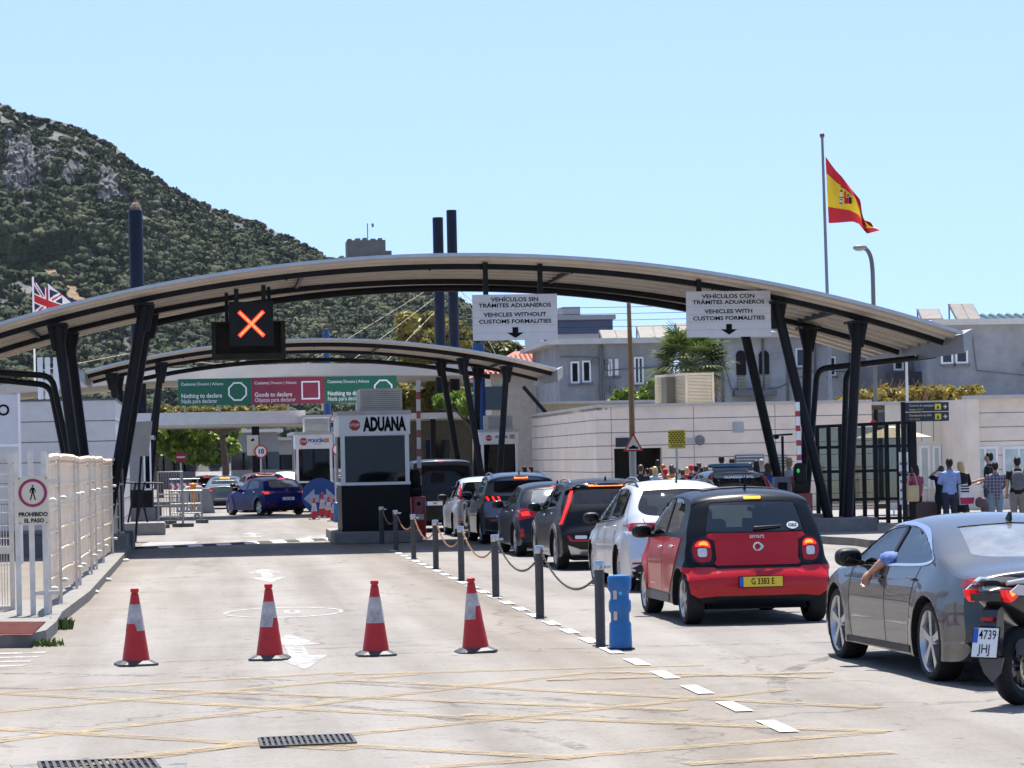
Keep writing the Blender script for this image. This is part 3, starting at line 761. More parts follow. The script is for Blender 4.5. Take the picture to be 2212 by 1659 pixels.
        m.tube(pts, .015, 6, closed=True); m.build('steering_wheel', INTERIOR, root, smooth=60)
    # antenna
    if sp.get('fin'):
        y, z = sp['fin']; l, nn = b.hit('top', 0, y); m = MB()
        if sp.get('fin_kind') == 'rod': m.tube([l, l + Vector((0, -.02, .02)), l + Vector((0, -.10, .16))], [.02, .014, .005], 8); 
        else: m.prism([(-.07, 0), (.09, 0), (.03, .022), (-.045, .075), (-.06, .07)], l + Vector((-.012, 0, -.006)), (0, 1, 0), (0, 0, 1), (.024, 0, 0))
        m.build('roof_aerial', BLACK, root, smooth=40)
    if sp.get('rails'):
        y0, y1, xx = sp['rails']
        for sg in (-1, 1):
            pts = []
            for t in np.linspace(0, 1, 12):
                y = y0 + (y1 - y0) * t; l, nn = b.hit('top', sg * (xx - .0 * t), y); pts.append(l + Vector((0, 0, .045 * min(1, 6 * t, 6 * (1 - t)))))
            MB().tube(pts, .016, 8).build('roof_rail', sp.get('rail_mat', BLACK), root, smooth=60)
    if sp.get('exhaust'):
        pass
    # underbody
    m = MB(); m.box(-W / 2 + .25, W / 2 - .25, .25, b.L - .25, .17, .26); m.build('underbody', UNDER, root)
    root['_k'] = 1; del root['_k']
    return root, b
# ------------------------------------------------------------------ arched canopies
STEEL = mat('dark_blue_grey_steel', (.010, .011, .015), .5, metal=.2, var=.12, scale=1.5)
DECK = mat('ribbed_metal_deck', (.56, .49, .41), .55, metal=.0, var=.10, scale=1.2)
ROOFM = mat('pale_metal_sheet', (.62, .64, .66), .35, metal=.5, var=.08, scale=2)
def arc(cx, cz, R_, x0, x1, n=64):
    return [(x0 + (x1 - x0) * k / n, cz + math.sqrt(R_ * R_ - (x0 + (x1 - x0) * k / n - cx) ** 2)) for k in range(n + 1)]
def sweep(m, path, prof, mi=0, caps=True):
    """profile (y, radial offset) swept along an arc path of (x, z, nx, nz)"""
    n = len(prof); vs = [(x + nx * r, y, z + nz * r) for x, z, nx, nz in path for y, r in prof]
    fs = [(i * n + k, i * n + (k + 1) % n, (i + 1) * n + (k + 1) % n, (i + 1) * n + k) for i in range(len(path) - 1) for k in range(n)]
    if caps: fs += [tuple(range(n))[::-1], tuple((len(path) - 1) * n + k for k in range(n))]
    m.add(vs, fs, mi)
def canopy(label, cx, cz, R_, x0, x1, yf, yb, ybeams, rear_chord, Vs, pipes, gut=True):
    root = thing('canopy', label, 'canopy', ((x0 + x1) / 2, (yf + yb) / 2, 0))
    pth = [(x, z, (x - cx) / R_, (z - cz) / R_) for x, z in arc(cx, cz, R_, x0, x1)]
    # ribbed deck: trapezoid corrugation running along the arch
    n = int((yb - yf - .1) / .80); prof_t = [(yf + .02, 0), (yb, 0)]; low = []
    for k in range(n):
        y = yf + .06 + k * .80; low += [(y, -.020), (y + .50, -.020), (y + .52, -.085), (y + .72, -.085)]
    prof = [(y_, r_ - .018 * (y_ - yf)) for y_, r_ in [(yf + .02, -.012), (yb, -.012)] + low[::-1]]
    m = MB(); sweep(m, pth, prof); m.wb('roof_deck', DECK, root)
    m = MB(); sweep(m, pth, [(yf - .02, .012), (yb + .02, .012 - .018 * (yb - yf)), (yb + .02, -.010 - .018 * (yb - yf)), (yf - .02, -.010)]); m.wb('roof_sheet', ROOFM, root)
    m = MB(); sweep(m, pth, [(yf - .06, .02), (yf - .022, .02), (yf - .022, -.055), (yf - .06, -.055)]); m.wb('edge_trim', mat('edge_metal', (.40, .44, .48), .35, metal=.4), root)
    for k in range(2):
        yy = ybeams[k]; dz = -.018 * (yy - yf); m = MB(); sweep(m, pth, [(yy - .09, -.06 + dz), (yy + .09, -.06 + dz), (yy + .09, -.205 + dz), (yy - .09, -.205 + dz)])
        for j in range(4, len(pth) - 1, 9):                             # splice plates
            x, z, nx, nz = pth[j]; m.obox((x + nx * -.16, yy - .10, z + nz * -.16), (.025, 0, 0), (0, .012, 0), (0, 0, .10))
        m.wb('arch_beam', STEEL, root)
    # purlins across
    for j in range(6, len(pth), 17):
        x, z, nx, nz = pth[j]; MB().beam((x - nx * .17, ybeams[0] - .0 + .092, z - nz * .17), (x - nx * .17, ybeams[1] - .092, z - nz * .17), .07, .12).wb('purlin', STEEL, root)
    if rear_chord:
        c2 = [(x, z) for x, z in arc(*rear_chord)]
        MB().tube([(x, ybeams[1] + .35, z) for x, z in c2], .085, 8).wb('tie_beam', STEEL, root, smooth=60)
    for bx, by, tops in Vs:
        m = MB(); m.bbox(bx - .72, bx + .72, by - .8, by + .8, 0.0, .45, .02); m.wb('plinth', CONC, root)
        for tx in tops:
            nz = math.sqrt(R_ ** 2 - (tx - cx) ** 2); zt = cz + nz - .32
            m = MB(); s_ = .10 if tx < bx else -.10
            m.tube([(bx - s_ * 2.2, by, .42), (bx - s_ * 2.2 + (tx - bx + s_ * 2.2) * .9, by, .42 + (zt - .42) * .9), (tx, by, zt)], [.115, .115, .12], 16)
            m.tube([(bx - s_ * 2.2, by, .42), (bx - s_ * 2.2, by, .46)], .19, 16)
            m.prism([(-.24, .04), (.24, .04), (.115, -.55), (-.115, -.55)], (tx, by - .05, zt), (1, 0, 0), (0, 0, 1), (0, .10, 0))
            m.obox((tx, by, zt + .03), (.22, 0, 0), (0, .45, 0), (0, 0, .03))
            m.wb('column', STEEL, root, smooth=50)
    for pts in pipes:
        MB().tube(smooth_loop3(pts), .07, 10).wb('drain_pipe', STEEL, root, smooth=60)
    # gutter boxes on the ends
    for e, sg in ((pth[0], -1), (pth[-1], 1)):
        x, z = e[0], e[1]; m = MB()
        m.prism([(0, -.02), (sg * .22, .10), (sg * .20, -.30), (sg * .02, -.44)], (x, yf - .04, z - .02), (1, 0, 0), (0, 0, 1), (0, yb - yf + .08, 0)); m.wb('end_gutter', mat('gutter_grey', (.30, .31, .32), .5, metal=.3), root)
    return root
def smooth_loop3(pts, r=.25, n=5):
    """round the corners of a 3D polyline"""
    P_ = [Vector(p) for p in pts]; out = [P_[0]]
    for a, b_, c in zip(P_, P_[1:], P_[2:]):
        d1, d2 = (a - b_), (c - b_); k = min(r, d1.length / 2, d2.length / 2); p, q = b_ + d1.normalized() * k, b_ + d2.normalized() * k
        for t in range(n + 1):
            t /= n; out.append(p * (1 - t) ** 2 + b_ * 2 * t * (1 - t) + q * t * t)
    return out + [P_[-1]]
pr = lambda px, py, y: tuple(P(px, py, y))
canopy('large arched steel canopy spanning the lanes on tilted dark columns, nearest the camera', 5.4, -29.113, 35.556, -6.0, 16.85, 60.5, 69.6, (62.0, 66.0), (5.67, -25.78, 31.84, -1.6, 12.9),
       [(14.28, 62.0, (12.95, 14.82)), (14.15, 66.0, (12.9, 14.55)), (-2.45, 62.0, (-3.18, -1.28)), (-2.42, 66.0, (-3.12, -1.25))],
       [[pr(2042, 742, 64.6), pr(2025, 768, 64.6), pr(1765, 797, 64.6), pr(1740, 1120, 64.6)], [pr(1845, 792, 63.4), pr(1828, 810, 63.4), pr(1818, 1125, 63.4)], [pr(-30, 803, 63.6), pr(112, 812, 63.6), pr(152, 1000, 63.6), pr(165, 1080, 63.6)], [pr(-30, 818, 64.6), pr(108, 832, 64.6), pr(140, 990, 64.6), pr(150, 1080, 64.6)]])
canopy('smaller arched steel canopy farther down the lanes behind the red cross signal', 3.9, -26.254, 32.647, -4.2, 12.75, 100.0, 107.0, (101.3, 105.5), (3.9, -26.2, 32.05, -2.6, 10.9),
       [(10.4, 101.3, (9.45, 11.05)), (10.0, 105.5, (9.0, 10.4)), (-2.55, 101.3, (-3.3, -1.5)), (-2.4, 105.5, (-3.2, -1.6))],
       [[pr(1130, 835, 101), pr(1180, 892, 101)]])

# ------------------------------------------------------------------ overhead signs hung from the front arch
SIGN = mat('sign_white', (.60, .61, .63), .45, var=.06, scale=1.5)
def hang_sign(label, px0, py0, px1, py1, y, txt, hx):
    a, b_ = P(px0, py0, y), P(px1, py1, y); w_ = b_.x - a.x; h = a.z - b_.z; c = (a + b_) / 2
    root = thing('overhead_sign', label, 'overhead sign', (c.x, y, c.z), 0)
    m = MB(); m.box(-w_ / 2, w_ / 2, 0, .05, -h / 2, h / 2, 0)
    for k in range(1, 6): m.box(-w_ / 2 + .002, w_ / 2 - .002, -.003, .002, h / 2 - h * k / 6 - .006, h / 2 - h * k / 6, 2)
    u, v = (1, 0, 0), (0, 0, 1); s_ = h * .122
    for k, ln in enumerate(txt): m.text(ln, (0, -.008, h * (.385, .255, .055, -.095)[k]), u, v, s_, 1, bold=.022, sx=1.22)
    z = -h * .22; m.prism([(-.065, 0), (.065, 0), (.065, -.12), (.19, -.12), (0, -.24), (-.19, -.12), (-.065, -.12)], (0, -.008, z), u, v, (0, .004, 0), 1)
    m.build('panel', [SIGN, INK, mat('sign_seam', (.38, .38, .39), .6, var=0)], root)
    for x in hx: m = MB(); m.box(x - c.x - .055, x - c.x + .055, .055, .145, h / 2 - .25, 6.36 - c.z - (x - 5.4) ** 2 / 71); m.build('hanger', STEEL, root)
hang_sign('white lane sign for vehicles without customs formalities, nearer the arch crown', 1020, 637, 1205, 733, 61.75, ('VEHÍCULOS SIN', 'TRÁMITES ADUANEROS', 'VEHICLES WITHOUT', 'CUSTOMS FORMALITIES'), (P(1049, 600, 61.8).x, P(1167, 600, 61.8).x))
hang_sign('white lane sign for vehicles with customs formalities, beside the right columns', 1482, 630, 1666, 726, 61.75, ('VEHÍCULOS CON', 'TRÁMITES ADUANEROS', 'VEHICLES WITH', 'CUSTOMS FORMALITIES'), (P(1510, 610, 61.8).x, P(1640, 610, 61.8).x))
# red cross signal
y = 61.75; a, b_ = P(494, 652, y), P(592, 747, y); c = (a + b_) / 2; hw, hh = (b_.x - a.x) / 2, (a.z - b_.z) / 2
root = thing('lane_signal', 'black lane signal box showing a lit red cross under the arch', 'lane signal', (c.x, y, c.z))
m = MB(); m.bbox(-hw, hw, 0, .22, -hh, hh, .012); m.box(-hw * .86, hw * .86, -.004, .01, -hh * .86, hh * .86); m.build('housing', mat('signal_black', (.008, .008, .010), .5, var=.1), root)
m = MB(); RC = mat('red_cross_lamps', (.8, .05, .01), .3, var=0, emit=(1.0, .045, .015), estr=.9); L = .38
for sg in (-1, 1): m.beam((-L * .72, -.012, -sg * L * .72), (L * .72, -.012 - .004 * sg, sg * L * .72), .02, .085, up=(0, 0, 1))
m.build('red_cross', RC, root)
m = MB()
for sg in (-1, 1): m.beam((-L * .66, -.026, -sg * L * .66), (L * .66, -.026, sg * L * .66), .004, .028)
m.build('cross_core', mat('cross_lamp_core', (.9, .35, .1), .3, var=0, emit=(1.0, .20, .07), estr=1.0), root)
for px in (510, 569):
    x = P(px, 620, y).x; m = MB(); m.box(x - c.x - .05, x - c.x + .05, .06, .16, hh - .1, 6.14 - c.z - (x - 5.4) ** 2 / 71); m.build('hanger', STEEL, root)
a, b_ = P(456, 695, 61.95), P(618, 775, 61.95)
root2 = thing('gantry_box', 'dark open-fronted box hanging behind the red cross signal', 'gantry box', (c.x, 62.3, c.z))
m = MB(); m.box(a.x, b_.x, 62.25, 62.30, b_.z, a.z); m.box(a.x, a.x + .10, 62.0, 62.25, b_.z, a.z); m.box(b_.x - .10, b_.x, 62.0, 62.25, b_.z, a.z); m.box(a.x, b_.x, 61.99, 62.25, b_.z, b_.z + .14); m.box(a.x + .002, b_.x - .002, 61.99, 62.3, a.z - .03, a.z + .003)
m.wb('case', mat('gantry_dark', (.022, .018, .012), .7, var=.3), root2)
for x in (a.x + .35, b_.x - .35): m = MB(); m.box(x - .04, x + .04, 62.1, 62.2, a.z, 6.1 - (x - 5.4) ** 2 / 71); m.wb('hanger', STEEL, root2)

# ------------------------------------------------------------------ customs and police booths
DARK = mat('booth_black_panel', (.005, .005, .006), .5, var=.15, spec=.2)
BEIGE = mat('booth_beige', (.50, .49, .46), .55, var=.07)
WHITEF = mat('white_frame', (.84, .84, .83), .4, var=.05)
BOOTHGL = mat('booth_glass', (.005, .005, .006), .03, var=0, spec=.3)
REDS = mat('stop_red', (.45, .02, .025), .45, var=.05)
def octagon(r): return [(r * math.cos(rad(22.5 + 45 * k)), r * math.sin(rad(22.5 + 45 * k))) for k in range(8)]
def stop_sign(m, o, r, u=(1, 0, 0), v=(0, 0, 1), d=(0, .004, 0), iw=0, ir=1):
    o = Vector(o); n_ = -Vector(d).normalized()
    m.prism(octagon(r), o, u, v, d, iw); m.prism(octagon(r * .92), o + n_ * .003, u, v, d, ir); m.text('STOP', o + n_ * .006, u, v, r * .62, iw, bold=.02)
def booth(label, x0, x1, y, dep, z_base, z_sill, z_top_win, z_sign0, z_roof, ac, txt, logo=None, plinth=None):
    root = thing('booth', label, 'booth', ((x0 + x1) / 2, y + dep / 2, 0))
    m = MB(); m.box(x0, x1, y, y + dep, z_base, z_sill); m.wb('base', DARK, root)
    w_ = .10
    m = MB()                                                             # cabin frame: corner posts, sill and head rails
    for xx in (x0, x1 - w_):
        for yy in (y, y + dep - w_): m.box(xx, xx + w_, yy, yy + w_, z_sill, z_top_win)
    m.box(x0 - .02, x1 + .02, y - .03, y + dep + .02, z_sill, z_sill + .07); m.box(x0 + .001, x1 - .001, y + .001, y + dep - .001, z_top_win - .06, z_top_win + .02); m.wb('cabin_frame', WHITEF, root)
    CL = glass('booth_tinted_glass', (.11, .12, .12), .015) if txt == 'ADUANA' else BOOTHGL; m = MB(); m.box(x0 + w_, x1 - w_, y + .025, y + .04, z_sill + .07, z_top_win - .06); m.wb('window', CL, root)
    m = MB()
    m.box(x0 + .02, x0 + .035, y + w_, y + dep - w_, z_sill + .07, z_top_win - .06); m.wb('side_window', CL, root)
    m = MB(); m.box(x0 + .12, x1 - .12, y + .3, y + .7, z_sill + .02, z_sill + .22); m.wb('counter', mat('booth_inside', (.05, .05, .05), .8), root)
    if txt == 'ADUANA':
        m.v = []; m = MB(); m.box(x0 + w_, x1 - w_, y + dep - .06, y + dep - .03, z_sill + .07, z_sill + .55); m.box(x0 + w_ + .9, x1 - w_, y + dep - .06, y + dep - .03, z_sill + .55, z_top_win - .06); m.box(x1 - .05, x1 - .03, y + w_, y + dep - w_, z_sill + .07, z_top_win - .06); m.wb('back_wall', mat('booth_inside', (.05, .05, .05), .8), root)
        m = MB(); m.bbox(x0 + .42, x0 + .86, y + .5, y + .56, z_sill + .95, z_sill + 1.0 + .02, .01); m.box(x0 + .40, x0 + .80, y + .45, y + .48, z_sill + .42, z_sill + .70); m.bbox(x1 - .62, x1 - .25, y + 1.1, y + 1.5, z_sill + .1, z_sill + .62, .08); m.wb('monitor_and_chair', BLACK, root)
        m = MB(); m.box(x0 + .25, x0 + .55, y + .06, y + .062, z_sill + .12, z_sill + .38, 0); m.wb('notices', mat('paper_grey', (.35, .35, .34), .7), root)
    m = MB(); m.box(x0 - .03, x1 + .03, y - .06, y + dep + .03, z_sign0 - .04, z_roof - .10, 0); m.box(x0 - .06, x1 + .06, y - .09, y + dep + .06, z_roof - .10, z_roof, 1)
    zc = (z_sign0 + z_roof - .14) / 2; hh = z_roof - z_sign0 - .2
    stop_sign(m, (x0 + (x1 - x0) * .21, y - .066, zc), hh * .44, iw=2, ir=3)
    if txt == 'ADUANA': m.text(txt, (x0 + (x1 - x0) * .645, y - .067, zc), (1, 0, 0), (0, 0, 1), hh * 1.30, 4, bold=.055, sx=.53)
    else:
        m.text(txt, (x0 + (x1 - x0) * .56, y - .067, zc + .03), (1, 0, 0), (0, 0, 1), hh * .44, 5, bold=.05, sx=.95)
        xx = x1 - (x1 - x0) * .15
        for k, mi in enumerate((6, 7, 6)): m.box(xx - .1, xx + .1, y - .067, y - .063, zc + .07 - .05 * k, zc + .11 - .05 * k, mi)
        m.text('NACIONAL', (x0 + (x1 - x0) * .58, y - .067, zc - .10), (1, 0, 0), (0, 0, 1), hh * .16, 5)
    m.wb('sign_band', [WHITEF, BEIGE, WHITE, REDS, INK, mat('police_blue', (.02, .05, .28), .5), mat('flag_red', (.5, .03, .03), .5), mat('flag_yellow', (.7, .45, .03), .5)], root)
    if ac:
        ax0, ax1, z1 = ac; m = MB(); m.bbox(ax0, ax1, y + .3, y + dep - .5, z_roof, z1, .02); 
        for k in range(9): zz = z_roof + .08 + (z1 - z_roof - .16) * k / 8; m.box(ax0 + .06, ax1 - .06, y + .292, y + .31, zz - .008, zz + .008, 1)
        m.wb('air_conditioner', [BEIGE, mat('grille_grey', (.25, .25, .24), .6)], root)
    if plinth: m = MB(); m.bbox(*plinth, .03); m.wb('plinth', CONC, root)
    return root
root = booth('white customs booth marked ADUANA on a black base between the lanes', 3.22, 4.86, 66.5, 2.3, .28, 1.38, 2.62, 2.62, 3.16, (3.72, 4.74, 3.70), 'ADUANA', plinth=(3.0, 5.1, 65.9, 70.6, 0, .28))
booth('white police booth with dark window, behind the round blue keep left sign', P(640, 1000, 110).x, P(718, 1000, 110).x, 110, 2.4, .15, 1.15, 2.55, 2.55, 3.15, (P(657, 900, 110).x, P(712, 900, 110).x, 3.72), 'POLICÍA')
booth('white police booth partly hidden by the slanted columns, right of the customs booth', P(1040, 1000, 104).x, P(1119, 1000, 104).x, 104, 2.4, .15, 1.15, 2.55, 2.55, 3.05, (P(1054, 900, 104).x, P(1110, 900, 104).x, 3.6), 'POLICÍA')
lr = thing('booth', 'grey booth with a tall pale window behind the left slanted columns', 'booth', (-1.6, 103, 0))
x0, x1 = P(262, 1000, 101).x, P(328, 1000, 101).x
m = MB(); m.box(x0, x1, 101, 103.4, 0, 1.1); m.wb('base', DARK, lr)
m = MB(); m.box(x0, x1 - .25, 101, 103.4, 1.1, 2.9); m.wb('cabin', mat('booth_grey', (.25, .26, .28), .6), lr)
m = MB(); m.box(x1 - .25, x1 - .06, 101.02, 101.06, 1.2, 2.8); m.wb('window', BOOTHGL, lr)
m = MB()
for xx in (x1 - .27, x1 - .05): m.box(xx - .03, xx + .03, 100.98, 101.0, 1.12, 2.88)
m.box(x1 - .3, x1 - .02, 100.98, 101.0, 1.08, 1.14); m.wb('window_frame', WHITEF, lr)
m = MB(); m.box(x0 - .1, x1 + .1, 100.9, 103.5, 2.9, 3.05); m.wb('roof', BEIGE, lr)
# ticket display hanging by the left columns
r2 = thing('display_cabinet', 'grey slanted display cabinet on a thin post by the left columns', 'display cabinet', (P(305, 1050, 72).x, 72, 0))
a, b_ = P(278, 912, 72), P(330, 985, 72); m = MB(); m.prism([(0, 0), (b_.x - a.x, .02), (b_.x - a.x - .12, -(a.z - b_.z)), (-.06, -(a.z - b_.z) * .96)], a, (1, 0, 0), (0, 0, 1), (0, .5, 0)); m.wb('cabinet', mat('cabinet_grey', (.30, .31, .32), .5), r2)
m = MB(); m.beam((a.x + .1, 72.2, 0), (a.x + .3, 72.2, b_.z), .06, .06); m.wb('post', STEEL, r2)

# ------------------------------------------------------------------ barriers
BRED = mat('barrier_red', (.38, .012, .012), .4, var=.12, scale=5, coat=.4)
BBROWN = mat('barrier_rust_red', (.22, .035, .015), .5, var=.15, scale=5)
def barrier(label, px, y, py_top, py_bot, wpx, boom_px, boom_top, matb, sem=True):
    c = P(px, py_bot, y); zt = P(px, py_top, y).z; s_ = F / y; w_ = wpx / s_; z0 = max(0, c.z) if c.z < .3 else 0
    root = thing('lift_barrier', label, 'barrier', (c.x, y, z0))
    m = MB(); m.bbox(-w_ / 2, w_ / 2, -.18, .18, .0, zt - z0, .03); m.box(-w_ / 2 - .02, w_ / 2 + .02, -.2, .2, 0, .04); m.lathe([(.0, -.185), (.05, -.185), (.05, -.18), (0, -.18)], (0, 0, zt - z0 - .18), 'y', 14, 1)
    m.box(-.06, .12, -.184, -.18, (zt - z0) * .45, (zt - z0) * .58, 2)
    m.build('cabinet', [matb, INK, WHITE], root, smooth=30)
    m = MB(); m.bbox(-w_ * .62, w_ * .30, -.10, .14, zt - z0 - .02, zt - z0 + .28, .04); m.ell((-w_ * .2, 0, zt - z0 + .42), .15, .13, .26, 14, 10, .6); m.build('pivot_head', DARK, root, smooth=40)
    a, b_ = P(boom_px[0], boom_top, y), P(boom_px[1], py_top - 20, y); n_ = 11
    m = MB()
    for k in range(n_):
        p = b_.lerp(a, (k + (.22 if k % 2 else 0)) / n_); q = b_.lerp(a, (k + 1 + (0 if k % 2 else .22)) / n_); m.beam(p - Vector((c.x, y, z0)), q - Vector((c.x, y, z0)), .10, .06, up=(0, 1, 0), mi=k % 2)
    m.build('boom', [WHITE, BRED], root)
    return root
barrier('bright red lift barrier beside the customs booth, its boom raised', 905, 68.2, 1072, 1163, 30, (903, 906), 826, BRED)
root = barrier('rust red lift barrier with green light at the foot of the right columns, boom raised', 1737, 61.0, 1065, 1148, 34, (1722, 1728), 872, BBROWN)
m = MB(); m.ell((-.15, -.20, 1.36), .035, .03, .05, 12, 8); m.build('green_light', mat('green_lamp', (.02, .5, .08), .3, var=0, emit=(.05, 1, .15), estr=.12), root, smooth=60)
# ticket pillar and thin post with board
c = P(1690, 1120, 63); r2 = thing('ticket_pillar', 'grey ticket pillar left of the rust red barrier', 'ticket machine', (c.x, 63, .15))
m = MB(); h = P(1690, 1030, 63).z - .15; m.bbox(-.20, .20, -.15, .15, 0, h, .05); m.build('case', mat('pillar_grey', (.16, .17, .18), .45), r2, smooth=40)
m = MB(); m.box(-.12, .10, -.156, -.145, h * .62, h * .90); m.build('screen', DARK, r2)
c = P(1693, 1090, 64); r2 = thing('camera_post', 'thin black post with a flat camera board left of the glass shelter', 'camera post', (c.x, 64, .15))
zt = P(1693, 942, 64).z - .15; m = MB(); m.beam((0, 0, 0), (0, 0, zt), .055, .055); m.build('post', STEEL, r2)
m = MB(); m.obox((0, 0, zt + .03), (.22, 0, .01), (0, .12, 0), (0, 0, .022)); m.ell((-.16, -.08, zt - .02), .07, .07, .05, 10, 6); m.build('camera_board', STEEL, r2)

# ------------------------------------------------------------------ posts with chains
POSTM = mat('bollard_dark_grey', (.045, .047, .05), .45, var=.15, scale=6)
STEELB = mat('stainless_cap', (.5, .5, .5), .25, metal=.9, var=.05)
COPPER = mat('rusty_chain', (.32, .15, .075), .5, metal=.5, var=.2, scale=30)
post0 = None; BY = [28.3, 33.6, 38.9, 44.3, 49.4, 54.9, 60.2, 65.3]
wh = ['nearest the camera beside the blue delineator', 'second from the blue delineator', 'third from the blue delineator', 'fourth from the blue delineator', 'fifth from the blue delineator', 'sixth from the blue delineator', 'just outside the canopy shade', 'farthest back, in the canopy shade']
for k, y in enumerate(BY):
    lb = 'dark grey bollard with steel cap, ' + wh[k]
    if not post0:
        post0 = thing('bollard', lb, 'bollard', (4.0, y, 0), 0, 'bollards dividing the lanes')
        m = MB(); m.lathe([(.052, 0), (.052, .79)], n=20); m.build('post', POSTM, post0, smooth=50)
        m = MB(); m.lathe([(.055, .785), (.058, .80), (.058, .87), (.05, .882)], n=20); m.box(.05, .12, -.015, .015, .80, .83); m.build('cap', STEELB, post0, smooth=50)
        m = MB(); m.lathe([(.085, 0), (.085, .012), (.055, .014)], n=20); m.build('base_plate', POSTM, post0, smooth=30)
    else: dup(post0, (4.0 + .012 * k, y, 0), 0, lb)
for k in range(7):
    y0, y1 = BY[k], BY[k + 1]; m = MB(); pts = []; sag = .30 if k < 5 else .26
    for j in range(25): t = j / 24; pts.append(Vector((.03 + .012 * (k + t), (y1 - y0) * t, .80 - sag * 4 * t * (1 - t) * (1 + .12 * (1 - t)))))
    n_ = int((y1 - y0) / .075)
    L_ = [pts[min(23, int(t * 24))].lerp(pts[min(24, int(t * 24) + 1)], t * 24 - int(t * 24)) for t in [i / n_ * .9999 for i in range(n_ + 1)]]
    for i, (p, q) in enumerate(zip(L_, L_[1:])):
        d = (q - p); e = d.normalized(); sd_ = Vector((1, 0, 0)) if i % 2 else e.cross(Vector((1, 0, 0)))
        ring = [p + d * (.5 + .68 * math.cos(t)) + sd_ * (.013 * math.sin(t)) for t in np.linspace(0, 2 * math.pi, 8, endpoint=False)]
        m.tube(ring, .0052, 4, closed=True)
    o = m.build('chain', COPPER if k > 1 else IRON, loc=(4.0, y0, 0)); tag(o, 'rusty chain from the bollard ' + wh[k] + ' to the one behind', 'chain', 'chains between the bollards')
# blue delineator
c = G(1312, 1404); BLUEP = mat('delineator_blue', (.012, .13, .36), .45, var=.12, scale=4)
root = thing('delineator_post', 'bright blue plastic delineator post at the near end of the bollards', 'delineator', (4.0 + .12, c.y, 0))
prof = [(.115, 0), (.118, .02), (.112, .30), (.095, .33), (.095, .42), (.112, .45), (.116, .50), (.112, .56), (.095, .59), (.095, .66), (.118, .70), (.122, .84), (.11, .86), (.03, .868)]
m = MB(); m.lathe(prof, n=24); m.v = [(x, y * .75, z * .87) for x, y, z in m.v]; m.build('body', BLUEP, root, smooth=40)
for z in (.345, .555):
    m = MB(); m.box(-.075, -.04, -.074, -.066, z - .045, z + .045); m.build('reflector', mat('reflector_strip', (.55, .45, .38), .3, var=.1), root)
m = MB(); m.lathe([(.0, -.003), (.018, -.003), (.018, .003), (0, .003)], (-.005, -.075, .57), 'y', 14); m.build('round_reflector', mat('cyan_reflector', (.05, .45, .7), .2, var=0), root)
m = MB(); m.bbox(-.13, .13, -.10, .10, 0, .02, .005); m.build('foot', RUBBER, root)

# ------------------------------------------------------------------ traffic cones
CONER = mat('cone_red', (.42, .010, .010), .5, var=.12, scale=6)
CONEW = mat('cone_sleeve_white', (.42, .39, .39), .5, var=.32, scale=7)
CONEB = mat('cone_base_black', (.035, .04, .04), .55, var=.2, scale=6)
def make_cone(label, at, rz, sleeve=(.33, .58), torn=None, group='red and white traffic cones', lean=0, s_=1.0, gm=None):
    root = thing('traffic_cone', label, 'traffic cone', at, rz, group); root.rotation_euler.y = lean
    rz_ = lambda z: .135 - (.135 - .035) * (z - .05) / .67
    m = MB(); zs = [.045, .10, .2, .3, .4, .5, .6, .70]; m.lathe([(rz_(z), z) for z in zs] + [(.030, .705), (.042, .725), (.040, .75), (.026, .755)], n=28); m.build('body', CONER, root, smooth=40)
    m = MB(); n_ = 28; vs = []; fs = []
    for k in range(n_ + 1):
        t = 2 * math.pi * k / n_; lo = sleeve[0] + (torn(t % (2 * math.pi)) if torn else 0)
        for j in range(5): z = lo + (sleeve[1] - lo) * j / 4; r = rz_(z) + .003; vs.append((r * math.cos(t), r * math.sin(t), z))
    for k in range(n_):
        for j in range(4): fs.append((k * 5 + j, (k + 1) * 5 + j, (k + 1) * 5 + j + 1, k * 5 + j + 1))
    m.add(vs, fs); m.build('sleeve', CONEW, root, smooth=60)
    m = MB(); r1, r2, c_ = .19, .17, .05
    oc = lambda r, z: [(r, -r + c_, z), (r, r - c_, z), (r - c_, r, z), (-r + c_, r, z), (-r, r - c_, z), (-r, -r + c_, z), (-r + c_, -r, z), (r - c_, -r, z)]
    vs = oc(.195, 0) + oc(.195, .022) + oc(.145, .05) + oc(.12, .052); m.add(vs, [(i + 8 * l_, (i + 1) % 8 + 8 * l_, (i + 1) % 8 + 8 * l_ + 8, i + 8 * l_ + 8) for l_ in range(3) for i in range(8)] + [tuple(range(24, 32)), tuple(range(8))[::-1]])
    m.build('base', CONEB, root)
    root.scale = (s_, s_, s_); return root
dn = lambda t: abs((t - 1.5 * math.pi + math.pi) % (2 * math.pi) - math.pi)
make_cone('traffic cone nearest the fence, leftmost of the front row', G(294, 1437), .2, (.34, .60), lambda t: .07 if 3.3 < t < 4.5 else 0)
make_cone('traffic cone standing over the white arrow on the road', G(583, 1425), -.15, (.33, .58), lambda t: .09 if 5.2 < t < 6.1 else 0)
make_cone('upright traffic cone with a full white sleeve, second from the bollards', G(812, 1416), .05, (.33, .59))
make_cone('leaning traffic cone with a torn white sleeve, rightmost of the front row', G(1028, 1409), .1, (.34, .60), lambda t: .13 if t > 4.75 else 0, lean=-.05)
for k, (px, py, lb, s_) in enumerate(((679, 1122, 'small far cone nearest the keep left sign', 1.0), (697, 1118, 'far cone on the left of the tight pair by the customs booth', 1.15), (710, 1119, 'far cone on the right of the tight pair by the customs booth', 1.0), (722, 1126, 'far cone touching the customs booth edge, in front of a blue post', 1.0))):
    make_cone(lb, G(px, py), .3 * k, (.28, .56), s_=s_, group='far cones by the keep left sign')
